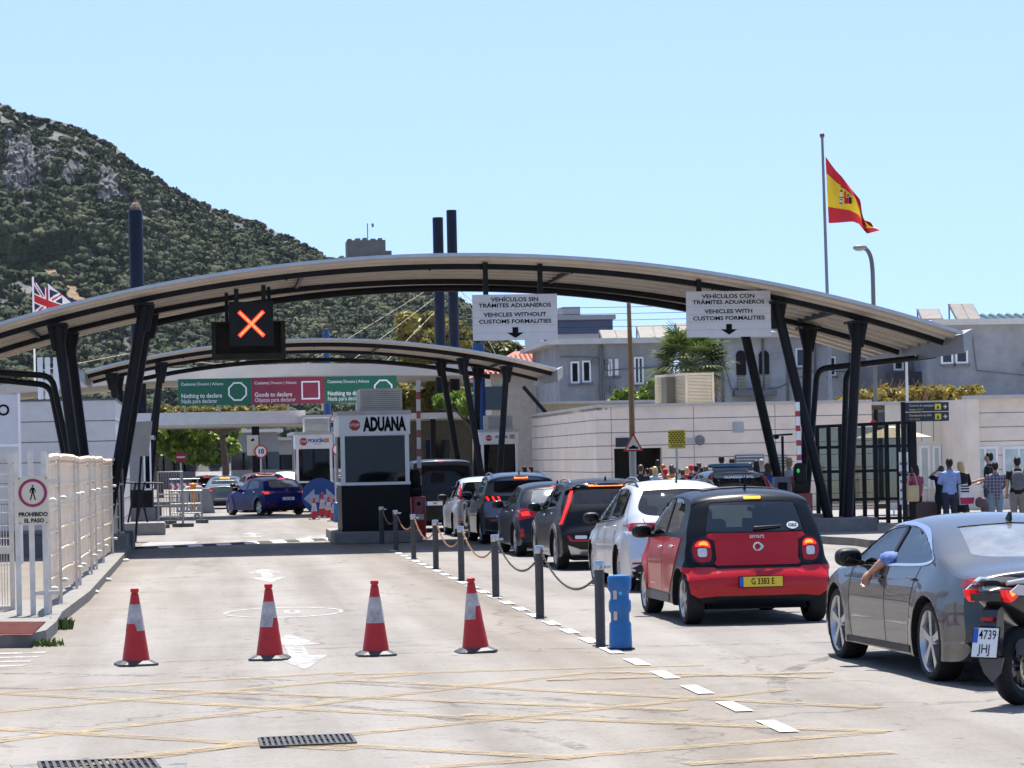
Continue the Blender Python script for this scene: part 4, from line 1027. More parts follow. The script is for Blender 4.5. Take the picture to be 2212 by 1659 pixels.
m = MB(); c = G(728, 1128); m.lathe([(.10, 0), (.10, .62), (.06, .66)], n=14); tag(m.build('delineator_post', BLUEP, loc=c, smooth=40), 'far blue delineator stub beside the customs booth', 'delineator')

# ------------------------------------------------------------------ road signs
def pole_sign(root_label, px, py0, py1, y, wpx, kind, name='road_sign', post=True, post_mat=None, z0=0):
    c = P(px, (py0 + py1) / 2, y); h = (P(px, py0, y).z - P(px, py1, y).z) / 2; w_ = wpx / (F / y) / 2
    root = thing(name, root_label, 'road sign', (c.x, y, z0)); z = c.z - z0; m = MB(); u, v, d = (1, 0, 0), (0, 0, 1), (0, .015, 0)
    circ = lambda r: [(r * math.cos(t), r * math.sin(t)) for t in np.linspace(0, 2 * math.pi, 32, endpoint=False)]
    mats = [WHITE, REDS, INK, mat('sign_yellow', (.72, .62, .05), .5), mat('sign_blue', (.015, .10, .36), .5), GREY_PL]
    if kind == 'no_entry': m.prism(circ(h), (0, 0, z), u, v, d, 1); m.box(-h * .72, h * .72, -.004, 0, z - h * .16, z + h * .16, 0)
    if kind.startswith('limit'): m.prism(circ(h), (0, 0, z), u, v, d, 1); m.prism(circ(h * .78), (0, -.003, z), u, v, d, 0); m.text(kind[5:], (0, -.006, z), u, v, h * .95, 2, bold=.04)
    if kind == 'hump':
        m.prism([(0, h), (-w_, -h), (w_, -h)], (0, 0, z), u, v, d, 1); m.prism([(0, h * .66), (-w_ * .74, -h * .83), (w_ * .74, -h * .83)], (0, -.003, z), u, v, d, 0)
        m.prism([(-w_ * .48, -h * .74), (w_ * .48, -h * .74), (w_ * .48, -h * .56), (w_ * .24, -h * .52), (w_ * .12, -h * .36), (-w_ * .12, -h * .36), (-w_ * .24, -h * .52), (-w_ * .48, -h * .56)], (0, -.006, z), u, v, d, 2)
    if kind == 'triangle': m.prism([(0, h), (-w_, -h), (w_, -h)], (0, 0, z), u, v, d, 1); m.prism([(0, h * .62), (-w_ * .7, -h * .8), (w_ * .7, -h * .8)], (0, -.003, z), u, v, d, 0); m.prism([(-w_ * .2, -h * .5), (w_ * .25, -h * .5), (w_ * .05, 0)], (0, -.006, z), u, v, d, 2)
    if kind == 'yellow':
        m.prism(rrect(-w_, w_, -h, h, .03), (0, 0, z), u, v, d, 3)
        for r in range(6):
            for q in range(5): xx = -w_ * .82 + (q + (.5 if r % 2 else 0)) * w_ * .36; zz = z + h * .78 - r * h * .22; m.prism([(-w_ * .16, 0), (0, h * .075), (w_ * .16, 0), (0, -h * .075)], (xx, -.003, zz), u, v, (0, .003, 0), 2)
        for r in range(3): m.box(-w_ * .7, w_ * .7, -.003, 0, z - h * (.58 + .12 * r), z - h * (.54 + .12 * r), 5)
    if kind == 'board': m.prism(rrect(-w_, w_, -h, h, .02), (0, 0, z), u, v, d, 0)
    m.build('sign_face', mats, root)
    if post: m = MB(); m.tube([(0, .05, 0), (0, .05, z + h * .9)], .035, 10); m.build('post', post_mat or STEELB, root, smooth=60)
    return root
RUSTP = mat('rusty_brown_post', (.30, .19, .11), .7, var=.15)
r2 = thing('lamp_post', 'tall thin brown post rising behind the speed hump sign', 'post', (10.84, 70.15, .15))
m = MB(); m.tube([(0, 0, 0), (.0, 0, 2.2)], .09, 14); m.build('pole_base', mat('pole_grey', (.40, .41, .42), .5, metal=.3), r2, smooth=60); m = MB(); m.tube([(0, 0, 2.2), (-.0, 0, 4.2), (-.02, 0, 5.95)], [.075, .065, .05], 12); m.build('pole', RUSTP, r2, smooth=60)
pole_sign('red triangular speed hump warning sign on the tall brown post', 1368, 934, 975, 70.0, 44, 'hump', post=False, z0=.15)
pole_sign('yellow sign with black hatched pattern on a thin grey post', 1462, 929, 969, 70.0, 38, 'yellow', z0=.15)
pole_sign('round red no entry sign under the trimmed tree', 390.5, 975, 1000, 104.0, 24, 'no_entry')
pole_sign('round ten limit sign left of the police booth', 563.5, 961, 990, 116.0, 28, 'limit10')
r_ = pole_sign('round ten limit sign half hidden by the customs booth', 731, 957, 985, 90.0, 28, 'limit10')
pole_sign('small triangular warning sign above the customs booth edge', 722, 889, 910, 100, 24, 'triangle')
m = MB(); c = P(546, 962, 116.1); h = .35; m.box(-.24, .24, 0, .02, -.42, .42, 0); m.prism([(-.10, .22), (.04, .30), (.08, .20), (-.02, .16)], (0, -.004, 0), (1, 0, 0), (0, 0, 1), (0, .004, 0), 1)
tag(m.build('notice_board', [mat('notice_cream', (.55, .55, .42), .6), INK], loc=c), 'cream notice board behind the ten limit sign', 'notice board')
# keep-left disc standing on the road
c = G(693, 1113); root = thing('keep_sign', 'huge round blue sign with two white arrows, standing on the road', 'road sign', (c.x, c.y, 0)); r = .68
m = MB(); m.prism([(r * math.cos(t), r * math.sin(t)) for t in np.linspace(0, 2 * math.pi, 40, endpoint=False)], (0, 0, .70), (1, 0, 0), (0, 0, 1), (0, .08, 0), 0)
for sg in (-1, 1): m.prism([(sg * .62, .0), (sg * .22, .36), (sg * .22, .14), (sg * .04, .14), (sg * .04, -.14), (sg * .22, -.14), (sg * .22, -.36)], (0, -.006, .62), (1, 0, 0), (0, 0, 1), (0, .005, 0), 1)
m.build('disc', [mat('keep_blue', (.012, .07, .26), .45, var=.1), mat('arrow_pale', (.50, .52, .55), .5)], root); m = MB(); m.box(-.4, .4, .08, .4, 0, .06); m.box(-.05, .05, .09, .2, .06, 1.0); m.build('stand', GREY_PL, root)
# direction panels at the shelter
a = P(1955, 870, 66.4); b_ = P(2050, 909, 66.4)
NAVY = mat('direction_navy', (.012, .018, .032), .45)
root = thing('direction_sign', 'pair of dark direction panels with yellow pictograms above the glass shelter', 'direction sign', (a.x, 66.4, .15))
for k, (t1, t2) in enumerate((('Control de equipajes', 'Baggage control'), ('Devolución de IVA', 'VAT refund'))):
    z1 = a.z - k * (a.z - b_.z) * .52; z0 = z1 - (a.z - b_.z) * .48; w_ = b_.x - a.x; zc = (z0 + z1) / 2; hh = z1 - z0
    m = MB(); m.box(a.x, b_.x, 66.4, 66.44, z0, z1, 0); u, v = (1, 0, 0), (0, 0, 1)
    m.text(t1, (a.x + .1, 66.397, zc + hh * .16), u, v, .072, 1, align='LEFT'); m.text(t2, (a.x + .1, 66.397, zc - hh * .25), u, v, .055, 2, align='LEFT')
    m.box(a.x + w_ * .68, a.x + w_ * .82, 66.396, 66.40, zc - .07, zc + .07, 2); m.prism([(-.04, -.05), (.04, -.05), (.0, .05)], (a.x + w_ * .75, 66.394, zc), u, v, (0, .002, 0), 0)
    x = a.x + w_ * .91; m.box(x - .04, x + .03, 66.396, 66.40, zc - .008, zc + .008, 1); m.prism([(.055, 0), (.0, .05), (-.015, .035), (.02, 0), (-.015, -.035), (.0, -.05)], (x, 66.396, zc), u, v, (0, .004, 0), 1)
    m.wb('panel', [NAVY, WHITE, mat('sign_yellow', (.72, .62, .05), .5)], root)
m = MB(); m.box(a.x - .1, a.x, 66.38, 66.46, .15, a.z + .02); m.wb('post', STEEL, root)
# customs banner far down the lanes
y = 130.0; a, b_ = P(384, 819, y), P(857, 812, y); h = a.z - P(384, 877, y).z
root = thing('customs_banner', 'long green and crimson customs banner over the far lanes', 'banner', ((a.x + b_.x) / 2, y, (a.z - h)))
mats = [mat('banner_green', (.003, .11, .06), .5, var=.05), mat('banner_crimson', (.24, .022, .048), .5, var=.05), WHITE]
W3 = (b_.x - a.x) / 3; u, v = (1, 0, 0), (0, 0, 1)
for k in range(3):
    x0 = a.x + W3 * k; m = MB(); m.box(x0, x0 + W3 - .003, y, y + .08, a.z - h, a.z, 0)
    T = [('Nothing to declare', 'Nada para declarar'), ('Goods to declare', 'Objetos para declarar'), ('Nothing to declare', 'Nada para declarar')][k]
    m.text('Customs', (x0 + .14, y - .006, a.z - h * .20), u, v, .19, 1, bold=.012, align='LEFT', sx=.95); m.text('| Douane | Aduana', (x0 + .80, y - .006, a.z - h * .20), u, v, .19, 1, align='LEFT', sx=.9)
    m.text(T[0], (x0 + .14, y - .006, a.z - h * .64), u, v, .285, 1, bold=.015, align='LEFT', sx=.86); m.text(T[1], (x0 + .14, y - .006, a.z - h * .84), u, v, .275, 1, align='LEFT', sx=.78)
    cx_, cz_ = x0 + W3 * .81, a.z - h * .5
    poly = octagon(.47) if k != 1 else [(-.43, -.43), (.43, -.43), (.43, .43), (-.43, .43)]
    for i in range(len(poly)):
        p, q = poly[i], poly[(i + 1) % len(poly)]; f = .84; m.add([(cx_ + p[0], y - .006, cz_ + p[1]), (cx_ + q[0], y - .006, cz_ + q[1]), (cx_ + q[0] * f, y - .006, cz_ + q[1] * f), (cx_ + p[0] * f, y - .006, cz_ + p[1] * f)], [(0, 1, 2, 3)], 1)
    m.wb('panel', [mats[k % 2], WHITE], root)
for k in range(7): m = MB(); x = a.x + .3 + k * (b_.x - a.x - .6) / 6; m.box(x - .05, x + .05, y + .1, y + .2, 4.35, a.z - .1); m.wb('support', mat('support_grey', (.4, .38, .33), .6), root)

# ------------------------------------------------------------------ glass shelter on the right pavement
y = 67.6; X0, X1 = P(1766, 1000, y).x, P(1966, 1000, y).x; Z0, ZT = .15, P(1765, 922, y).z; ZT2 = P(1966, 912, y).z
root = thing('glass_shelter', 'dark framed glass screen shelter beside the right columns', 'shelter', ((X0 + X1) / 2, y, .15))
m = MB(); n_ = 8
for k in range(n_ + 1): x = X0 + (X1 - X0) * k / n_; zt = ZT + (ZT2 - ZT) * k / n_; m.box(x - .05, x + .05, y - .03, y + .03, Z0, zt)
for f in (.0, .20, .49, .74): z = Z0 + .08 + (ZT - Z0) * f; m.box(X0 + .051, X1 - .051, y - .025, y + .025, z, z + .07)
m.beam((X0 - .06, y, ZT), (X1 + .06, y, ZT2), .07, .08)
m.box(X1 - .02, X1 + .16, y - .06, y + .4, Z0, ZT2 + .03); m.wb('frame', STEEL, root)
m = MB(); m.box(X0 + .05, X1 - .05, y - .004, y + .004, Z0 + .5, ZT - .05); m.wb('glass', glass('shelter_glass', (.50, .55, .50), .05), root)
m = MB(); m.box(X1 - .30, X1 - .06, y - .055, y - .05, Z0 + .45, Z0 + 1.15, 0); m.box(X1 - .30, X1 - .06, y - .055, y - .05, Z0 + 1.25, Z0 + 1.75, 0)
for k in range(5): m.box(X1 - .28, X1 - .08, y - .058, y - .055, Z0 + .55 + .22 * k, Z0 + .62 + .22 * k, 1)
m.wb('notices', [WHITE, mat('notice_blue', (.1, .2, .4), .6)], root)
c = P(1905, 935, 76); UMB = mat('peach_canvas', (.62, .40, .26), .75, var=.06)
root = thing('parasol', 'peach parasol open behind the glass shelter', 'parasol', (c.x + .3, 76, .15))
ze, zp = P(1905, 946, 76).z - .15, P(1910, 920, 76).z - .15; R_ = 89 / (F / 76)
m = MB(); vs = [(0, 0, zp)] + [(R_ * math.cos(rad(45 * k)), R_ * math.sin(rad(45 * k)), ze) for k in range(8)]; m.add(vs, [(0, 1 + k, 1 + (k + 1) % 8) for k in range(8)]); m.add([(x, y_, z - .02) for x, y_, z in vs], [(0, 1 + (k + 1) % 8, 1 + k) for k in range(8)]); m.build('canopy', UMB, root)
m = MB(); m.tube([(0, 0, 0), (0, 0, zp)], .025, 8); m.build('pole', WHITE, root)
# red traffic disc peeping over the shelter
pole_sign('red sign edge peeping over the glass shelter', 1887, 907, 921, 74, 14, 'no_entry', z0=.15)

# ------------------------------------------------------------------ fence on the left
FW = mat('fence_cream_plastic', (.86, .69, .50), .6, var=.10, scale=2.5)
FP = mat('fence_post_white', (.66, .62, .55), .5, var=.14, scale=4)
root = thing('lattice_fence', 'cream ribbed panel fence on white posts along the left kerb', 'fence', (-1.98, 50, .14))
ys = [35.0, 37.6, 42.1, 43.3, 47.6, 49.8, 53.2, 58.5, 63.5]; zt = 2.06
for k, y in enumerate(ys):
    m = MB(); m.box(-1.975, -1.935, y - .02, y + .02, .14, zt + .06); m.ell((-1.90, y, .45), .05, .03, .03, 8, 6); m.ell((-1.90, y, 1.55), .05, .03, .03, 8, 6); m.wb('post', FP, root)
for y0, y1 in zip(ys, ys[1:]):
    m = MB(); zs = []; z = .22
    prof = [(.0, .20)]
    for k in range(6):
        zz = .22 + k * .30; prof += [(.0, zz), (.0, zz + .25), (.035, zz + .262), (.035, zz + .288), (.0, zz + .30)]
    prof += [(.0, 2.03), (.05, 2.05), (.07, 2.10), (.04, 2.13)]
    n_ = 5; vs = []
    for j in range(n_ + 1):
        t = j / n_; bow = -.06 * 4 * t * (1 - t)
        for dx, z in prof: vs.append((-2.00 + dx + bow, y0 + (y1 - y0) * t, z + .02 * math.sin(y0 * 3 + t * 3)))
    np_ = len(prof); m.add(vs, [(j * np_ + i, (j + 1) * np_ + i, (j + 1) * np_ + i + 1, j * np_ + i + 1) for j in range(n_) for i in range(np_ - 1)])
    m.wb('panel', FW, root, smooth=30)
m = MB(); m.box(-2.06, -1.90, 63.6, 65.2, .14, 1.9); m.wb('end_panel', DARK, root)
# sign on three posts at the fence end, and the gate beside it
y = 34.7; r2 = thing('post_frame', 'three white steel posts with rails carrying the no pedestrians sign', 'posts', (P(72, 1340, y).x, y, .14))
for px in (42, 72, 101): p = P(px, 1340, y); m = MB(); m.box(p.x - .032, p.x + .032, y, y + .065, .14, P(px, 975, y).z); m.wb('post', FP, r2)
m = MB()
for py in (1282, 1040): z = P(70, py, y).z; m.box(P(42, 0, y).x, P(101, 0, y).x, y + .02, y + .07, z - .025, z + .025)
m.wb('rails', FP, r2)
a, b_ = P(37, 1030, y - .06), P(105, 1133, y - .06); w_ = b_.x - a.x; h = a.z - b_.z; c = (a + b_) / 2
SIGNC = mat('sign_cream', (.62, .57, .44), .5, var=.05); MAG = mat('sign_magenta', (.30, .010, .10), .5, var=.05)
root = thing('prohibition_sign', 'cream PROHIBIDO EL PASO sign with crossed-out walking figure ring', 'sign', (c.x, y - .06, c.z))
root['label'] = 'cream PROHIBIDO EL PASO sign with a magenta ring round a walking figure'
m = MB(); m.box(-w_ / 2, w_ / 2, 0, .012, -h / 2, h / 2, 0); zc = h * .16; R1, R2 = w_ * .47, w_ * .375
for k in range(40):
    t0, t1 = 2 * math.pi * k / 40, 2 * math.pi * (k + 1) / 40
    m.add([(R1 * math.cos(t0), -.003, zc + R1 * math.sin(t0)), (R1 * math.cos(t1), -.003, zc + R1 * math.sin(t1)), (R2 * math.cos(t1), -.003, zc + R2 * math.sin(t1)), (R2 * math.cos(t0), -.003, zc + R2 * math.sin(t0))], [(0, 1, 2, 3)], 1)
u, v, d = (1, 0, 0), (0, 0, 1), (0, .003, 0); s_ = w_ * .30
m.prism([(.10 * math.cos(t), .10 * math.sin(t)) for t in np.linspace(0, 2 * math.pi, 16, endpoint=False)], (0, -.003, zc + s_ * .78), Vector(u) * s_, Vector(v) * s_, d, 2)
for poly in ([(-.13, .62), (.12, .62), (.14, .05), (-.12, .05)], [(-.12, .62), (-.34, .28), (-.30, .02), (-.22, .05), (-.22, .27), (-.08, .45)], [(.10, .62), (.30, .36), (.34, .08), (.27, .06), (.22, .30), (.06, .45)], [(-.12, .08), (.02, .08), (-.08, -.35), (-.22, -.78), (-.34, -.74), (-.20, -.32)], [(.0, .08), (.14, .08), (.20, -.30), (.34, -.76), (.22, -.80), (.08, -.35)]):
    m.prism(poly, (0, -.003, zc), Vector(u) * s_, Vector(v) * s_, d, 2)
m.text('PROHIBIDO', (0, -.004, -h * .285), u, v, w_ * .185, 2, bold=.035, sx=.98); m.text('EL PASO', (.01, -.004, -h * .415), u, v, w_ * .185, 2, bold=.035, sx=.95)
for sx in (-1, 1):
    for sz in (-1, 1): m.lathe([(0, -.006), (.009, -.006), (.009, 0), (0, 0)], (sx * w_ * .44, 0, sz * h * .46), 'y', 8, 3)
m.build('panel', [SIGNC, MAG, INK, GREY_PL], root)
y = 36.2; r2 = thing('mesh_gate', 'white framed wire gate at the left edge of the picture', 'gate', (P(5, 1320, y).x, y, .14)); m = MB()
xa, xb = P(-60, 1320, y).x, P(33, 1320, y).x; zT, zB = P(0, 980, y).z, P(0, 1318, y).z
m.box(xb - .06, xb, y, y + .06, .14, zT); m.box(xa, xb - .06, y + .002, y + .058, zT - .06, zT); m.box(xa, xb - .06, y + .002, y + .058, zB, zB + .05); zm = P(0, 1180, y).z; m.box(xa, xb - .06, y + .002, y + .058, zm - .10, zm); m.wb('frame', FP, r2)
m = MB()
for k in range(14): x = xa + (xb - xa - .06) * k / 14; m.tube([(x, y + .03, zB + .05), (x, y + .03, zT - .06)], .006, 5)
for k in range(7): z = zm + .1 + k * (zT - zm - .2) / 6; m.tube([(xa, y + .03, z), (xb - .06, y + .03, z)], .006, 5)
m.wb('wire_mesh', FP, r2)

# ------------------------------------------------------------------ barriers and clutter on the left of the far lane
PB = mat('barrier_dirty_white', (.52, .47, .40), .6, var=.14, scale=5)
def plastic_barrier(at, rz, label, s_=1.0):
    root = thing('plastic_barrier', label, 'barrier', at, rz); m = MB()
    m.tube([(-.42, 0, .22), (-.42, 0, .90), (-.34, 0, 1.0), (.34, 0, 1.0), (.42, 0, .90), (.42, 0, .22)], .045, 8); m.tube([(-.42, 0, .28), (.42, 0, .28)], .05, 8)
    for k in range(6): x = -.30 + k * .12; m.tube([(x, 0, .28), (x + (.02 if k % 2 else -.02), 0, .6), (x, 0, .98)], .030, 6)
    m.build('panel', PB, root, smooth=50)
    for x in (-.28, .28): m = MB(); m.prism([(-.16, 0), (-.10, 0), (0, .12), (.10, 0), (.16, 0), (.05, .26), (-.05, .26)], (x, -.03, 0), (1, .15, 0), (0, 0, 1), (0, .06, 0)); m.build('leg', PB, root)
    root.scale = (s_, s_, s_); return root
plastic_barrier(G(409, 1121), .1, 'dirty white slatted plastic barrier facing the camera left of the grey saloon')
plastic_barrier(G(420, 1102), .5, 'second plastic barrier angled behind the slatted white one', 1.0)
GALV = mat('galvanised_steel', (.28, .28, .28), .45, metal=.5, var=.15)
def frame_barrier(px, py, w_, h, rz, label):
    p = G(px, py); root = thing('mesh_barrier', label, 'barrier', p, rz); m = MB(); m.tube([(0, 0, 0), (0, 0, h), (w_, 0, h), (w_, 0, 0)], .035, 8); m.tube([(0, 0, .35), (w_, 0, .35)], .025, 6); m.tube([(0, 0, h * .6), (w_, 0, h * .6)], .025, 6)
    for k in range(1, 9): m.tube([(w_ * k / 9, 0, .35), (w_ * k / 9, 0, h)], .008, 4)
    m.build('frame', GALV, root, smooth=50)
    for x in (0, w_): m = MB(); m.bbox(x - .12, x + .12, -.35, .35, 0, .12, .02); m.build('foot', mat('foot_rubber', (.07, .065, .06), .8, var=.2), root)
frame_barrier(343, 1141, 1.2, 1.75, .9, 'leaning grey mesh barrier on black feet, nearest on the left')
frame_barrier(368, 1132, 1.1, 1.1, .3, 'low grey mesh barrier just behind the leaning one')
p = G(300, 1156); root = thing('concrete_block', 'rough concrete block with steel bars beside the fence end', 'block', p); m = MB(); m.bbox(-.45, .75, -.5, .5, 0, .36, .06); m.build('block', CONC, root, smooth=40)
m = MB()
for x0, x1, z in ((-.3, -.05, .36), (-.05, .2, .36), (.25, .0, .36)): m.tube([(x0, 0, z), (x1, 0, 1.5)], .03, 6)
m.tube([(-.5, 0, 1.5), (.7, 0, 1.45)], .03, 6); m.build('bars', STEEL, root)
p = G(400, 1095); root = thing('chevron_barrier', 'red and white chevron board behind the plastic barriers', 'barrier', (p.x, p.y, 0)); m = MB(); w_, z0, z1 = 1.5, .75, 1.12; m.box(-w_ / 2, w_ / 2, 0, .03, z0, z1, 0)
for k in range(5): x = -w_ / 2 + .05 + k * .29; m.prism([(x, z0 + .01), (x + .14, z0 + .01), (x + .26, (z0 + z1) / 2), (x + .14, z1 - .01), (x, z1 - .01), (x + .12, (z0 + z1) / 2)], (0, -.004, 0), (1, 0, 0), (0, 0, 1), (0, .004, 0), 1)
m.build('board', [REDS, WHITE], root); m = MB()
for x in (-.6, .6): m.tube([(x, .05, 0), (x, .05, 1.3)], .03, 6)
m.tube([(-.7, .05, 1.3), (.7, .05, 1.3)], .03, 6); m.build('stand', GALV, root)
p = G(486, 1106, 0); m = MB(); m.lathe([(.10, 0), (.12, .5), (.14, .7), (.12, 1.15), (.02, 1.2)], n=14); tag(m.build('delineator_post', mat('orange_plastic', (.60, .22, .01), .5), loc=(P(417, 1060, 118).x, 118, 0), smooth=40), 'orange plastic post left of the grey saloon', 'delineator')
p = G(446, 1108); m = MB(); m.prism([(-.35, 0), (.35, 0), (.16, 1.0), (-.16, 1.0)], (0, -.8, 0), (1, 0, 0), (0, 0, 1), (0, 1.6, 0)); tag(m.build('concrete_barrier', mat('barrier_blue_grey', (.22, .23, .25), .8, var=.1), loc=p), 'blue grey concrete barrier end between plastic barrier and saloon', 'barrier')
c = P(10, 910, 58); a, b_ = P(-40, 853, 58), P(43, 958, 58); root = thing('lane_sign_board', 'pale sign board cut by the left picture edge, showing a letter O', 'sign', ((a.x + b_.x) / 2, 58, 0)); m = MB(); m.box(a.x - .8, b_.x, 58, 58.05, b_.z, a.z, 0); s_ = .32
m.text('O', (b_.x - .19, 57.99, P(10, 887, 58).z), (1, 0, 0), (0, 0, 1), s_, 1, bold=.02, align='RIGHT'); m.wb('panel', [SIGN, INK], root)
m = MB(); m.box(b_.x - .03, b_.x + .02, 57.98, 58.07, 0, a.z + .02); m.box(a.x - .8, b_.x - .03, 57.985, 58.06, b_.z - .06, b_.z - .001); m.wb('frame', WHITEF, root)
# ------------------------------------------------------------------ buildings
PANEL = mat('beige_stone_panel', (.83, .69, .56), .7, var=.08, scale=1.2)
PANEL2 = mat('cream_sheet_panel', (.78, .69, .56), .6, var=.06, scale=1.0)
SEAM = mat('panel_seam', (.20, .17, .15), .8, var=.1)
GREYW = mat('grey_render', (.29, .30, .315), .85, var=.2, scale=.9, bump=.2)
GREYL = mat('light_grey_render', (.42, .43, .435), .85, var=.22, scale=.7, bump=.2)
GREYD = mat('dark_grey_render', (.17, .172, .18), .85, var=.16, scale=.8, bump=.2)
WINGL = mat('window_glass_dark', (.012, .014, .017), .05, var=0, spec=.6)
WINPALE = mat('window_blind_pale', (.50, .56, .52), .25, var=.12, scale=3, coat=.6)
ROOFT = mat('pale_roof_edge', (.50, .48, .45), .6, var=.08)
CREAMW = mat('cream_wall', (.60, .53, .43), .8, var=.1)
def window(root, x0, x1, y, z0, z1, frame=WHITEF, pane=WINGL, t=.07, mull=1, deep=.08, sill=True):
    m = MB()
    for a, b_ in ((x0, x0 + t), (x1 - t, x1)): m.box(a, b_, y - .03, y + .02, z0, z1)
    m.box(x0 + t, x1 - t, y - .028, y + .02, z0, z0 + t); m.box(x0 + t, x1 - t, y - .028, y + .02, z1 - t, z1)
    for k in range(1, mull): x = x0 + (x1 - x0) * k / mull; m.box(x - t * .4, x + t * .4, y - .026, y + .02, z0 + t, z1 - t)
    f = m.wb('window', frame, root)
    m = MB(); m.box(x0 + t * .5, x1 - t * .5, y - .012, y + .012, z0 + t * .5, z1 - t * .5); m.wb('pane', pane, f)
    if sill: m = MB(); m.box(x0 - .08, x1 + .08, y - .10, y + .0, z0 - .09, z0 - .003); m.wb('sill', GREYD, f)
# --- low customs hall on the right
root = thing('customs_hall', 'long low beige panelled hall behind the waiting people', 'building', (20, 92, .15))
ya = 85.0; x0 = P(1290, 1000, ya).x; x1 = P(1885, 1000, ya).x; zt = 3.50; xd0, xd1 = P(1327, 1000, ya).x, P(1430, 1000, ya).x; zd = P(1380, 968, ya).z
yb_ = 101.0; xl = P(1150, 1000, yb_).x
m = MB(); m.box(x0 + .003, xd0, ya, ya + .3, .15, zt); m.box(xd1, x1, ya, ya + .3, .15, zt); m.box(xd0, xd1, ya, ya + .3, zd, zt); m.wb('front_wall', PANEL, root)
m = MB(); n_ = 14; pts = []
for k in range(n_ + 1):                                                # gently curved flank going back
    t = k / n_; pts.append((x0 + (xl - x0) * (t ** 1.6), ya + (yb_ - ya) * t))
m.add([(x, y, z) for x, y in pts for z in (.15, zt)], [(2 * k + 2, 2 * k, 2 * k + 1, 2 * k + 3) for k in range(n_)]); m.wb('side_wall', PANEL, root, smooth=60)
m = MB(); m.prism([(p[0], p[1]) for p in pts] + [(42, yb_), (42, ya + .001)], (0, 0, zt - .12), (1, 0, 0), (0, 1, 0), (0, 0, .10)); m.wb('roof', ROOFT, root)
m = MB(); m.box(x0 - .04, x1, ya - .06, ya + .02, zt - .04, zt + .05)
for a, b_ in zip(pts, pts[1:]): m.beam((a[0], a[1], zt), (b_[0], b_[1], zt), .12, .09)
m.wb('coping', ROOFT, root)
m = MB()
for k in range(8):
    z = zt - .42 - k * .405
    if z < zd - .1: segs = ((x0, xd0 - .02), (xd1 + .02, x1))
    else: segs = ((x0, x1),)
    for a, b_ in segs: m.box(a, b_, ya - .004, ya + .003, z - .012, z + .012)
    for a, b_ in zip(pts, pts[1:]): m.beam((a[0], a[1], z), (b_[0], b_[1], z), .012, .022)
for px in (1322, 1500, 1676): x = P(px, 1000, ya).x; m.box(x - .008, x + .008, ya - .004, ya + .003, .15, zt)
m.wb('panel_joint', SEAM, root)
m = MB(); m.box(xd0 + .01, xd1 - .01, ya + 1.6, ya + 1.65, .15, zd); m.box(xd0 - .3, xd0, ya + .3, ya + 1.7, .15, zd); m.box(xd1, xd1 + .3, ya + .3, ya + 1.7, .15, zd); m.wb('doorway', mat('doorway_dark', (.035, .033, .03), .8), root)
for (p0, p1, q0, q1, mt) in ((1583, 1607, 912, 934, GREYL), (1330, 1372, 946, 965, NAVY), (1478, 1502, 947, 956, GREYL)):
    a, b_ = P(p0, q0, ya - .03), P(p1, q1, ya - .03); m = MB(); m.box(a.x, b_.x, ya - .03, ya - .006, b_.z, a.z); m.wb('wall_plate', mt, root)
c = P(1512, 951, ya - .03); m = MB(); m.lathe([(0, -.12), (.12, -.10), (.16, 0), (0, .0)], (c.x, ya - .005, c.z), 'y', 20); m.wb('wall_lamp', CONC, root, smooth=40)
for p0, p1 in ((1587, 1650), (1660, 1700)):
    a, b_ = P(p0, 983, ya), P(p1, 1013, ya); m = MB(); m.box(a.x, b_.x, ya - .05, ya - .006, b_.z, a.z, 0)
    for k in range(5): z = b_.z + (a.z - b_.z) * (k + .5) / 5; m.obox(((a.x + b_.x) / 2, ya - .065, z), ((b_.x - a.x) / 2 - .03, 0, 0), (0, .035, .02), (0, -.004, .008), 1)
    m.wb('louvre_window', [GREYD, WINPALE], root)
# right wing with glazed front
yr = 80.0; xr0, xr1 = P(1888, 1000, yr + 3).x, P(2230, 1000, yr).x
m = MB(); m.box(x1, P(2095, 1000, yr + 3).x, yr + 3, yr + 3.3, .15, 3.35); m.wb('recessed_wall', PANEL2, root)
m = MB()
for px in (1965, 1992, 2018, 2044, 2070): x = P(px, 1000, yr + 3).x; m.box(x - .01, x + .01, yr + 2.994, yr + 3.003, 2.2, 3.3)
m.wb('panel_joint', SEAM, root)
xp = P(2092, 1000, yr).x
m = MB(); m.box(xp, xp + .35, yr, yr + 3.4, .15, 3.42); m.box(xp + .35, xr1 + 8, yr + .15, yr + .5, .15, 3.42); m.wb('right_wall', PANEL, root)
m = MB(); 
for k in range(7): z = 3.0 - .42 * k; m.box(xp + .36, xr1 + 8, yr + .144, yr + .153, z - .01, z + .01)
m.wb('panel_joint', SEAM, root)
m = MB(); m.box(x1 - .02, xp, yr + 2.9, yr + 3.32, 3.35, 3.44); m.box(xp - .02, xr1 + 8, yr - .05, yr + .52, 3.42, 3.52); m.wb('coping', ROOFT, root)
for p0, p1 in ((1985, 2010), (2013, 2034), (2040, 2090)):
    a, b_ = P(p0, 963, yr + 3), P(p1, 1075, yr + 3); window(root, a.x, b_.x, yr + 2.98, .75, a.z, pane=WINPALE, mull=1, sill=False)
for p0, p1 in ((2102, 2160), (2168, 2240)):
    a, b_ = P(p0, 965, yr), P(p1, 1065, yr); window(root, a.x, b_.x, yr + .13, .7, a.z, pane=WINPALE, mull=2, sill=False)
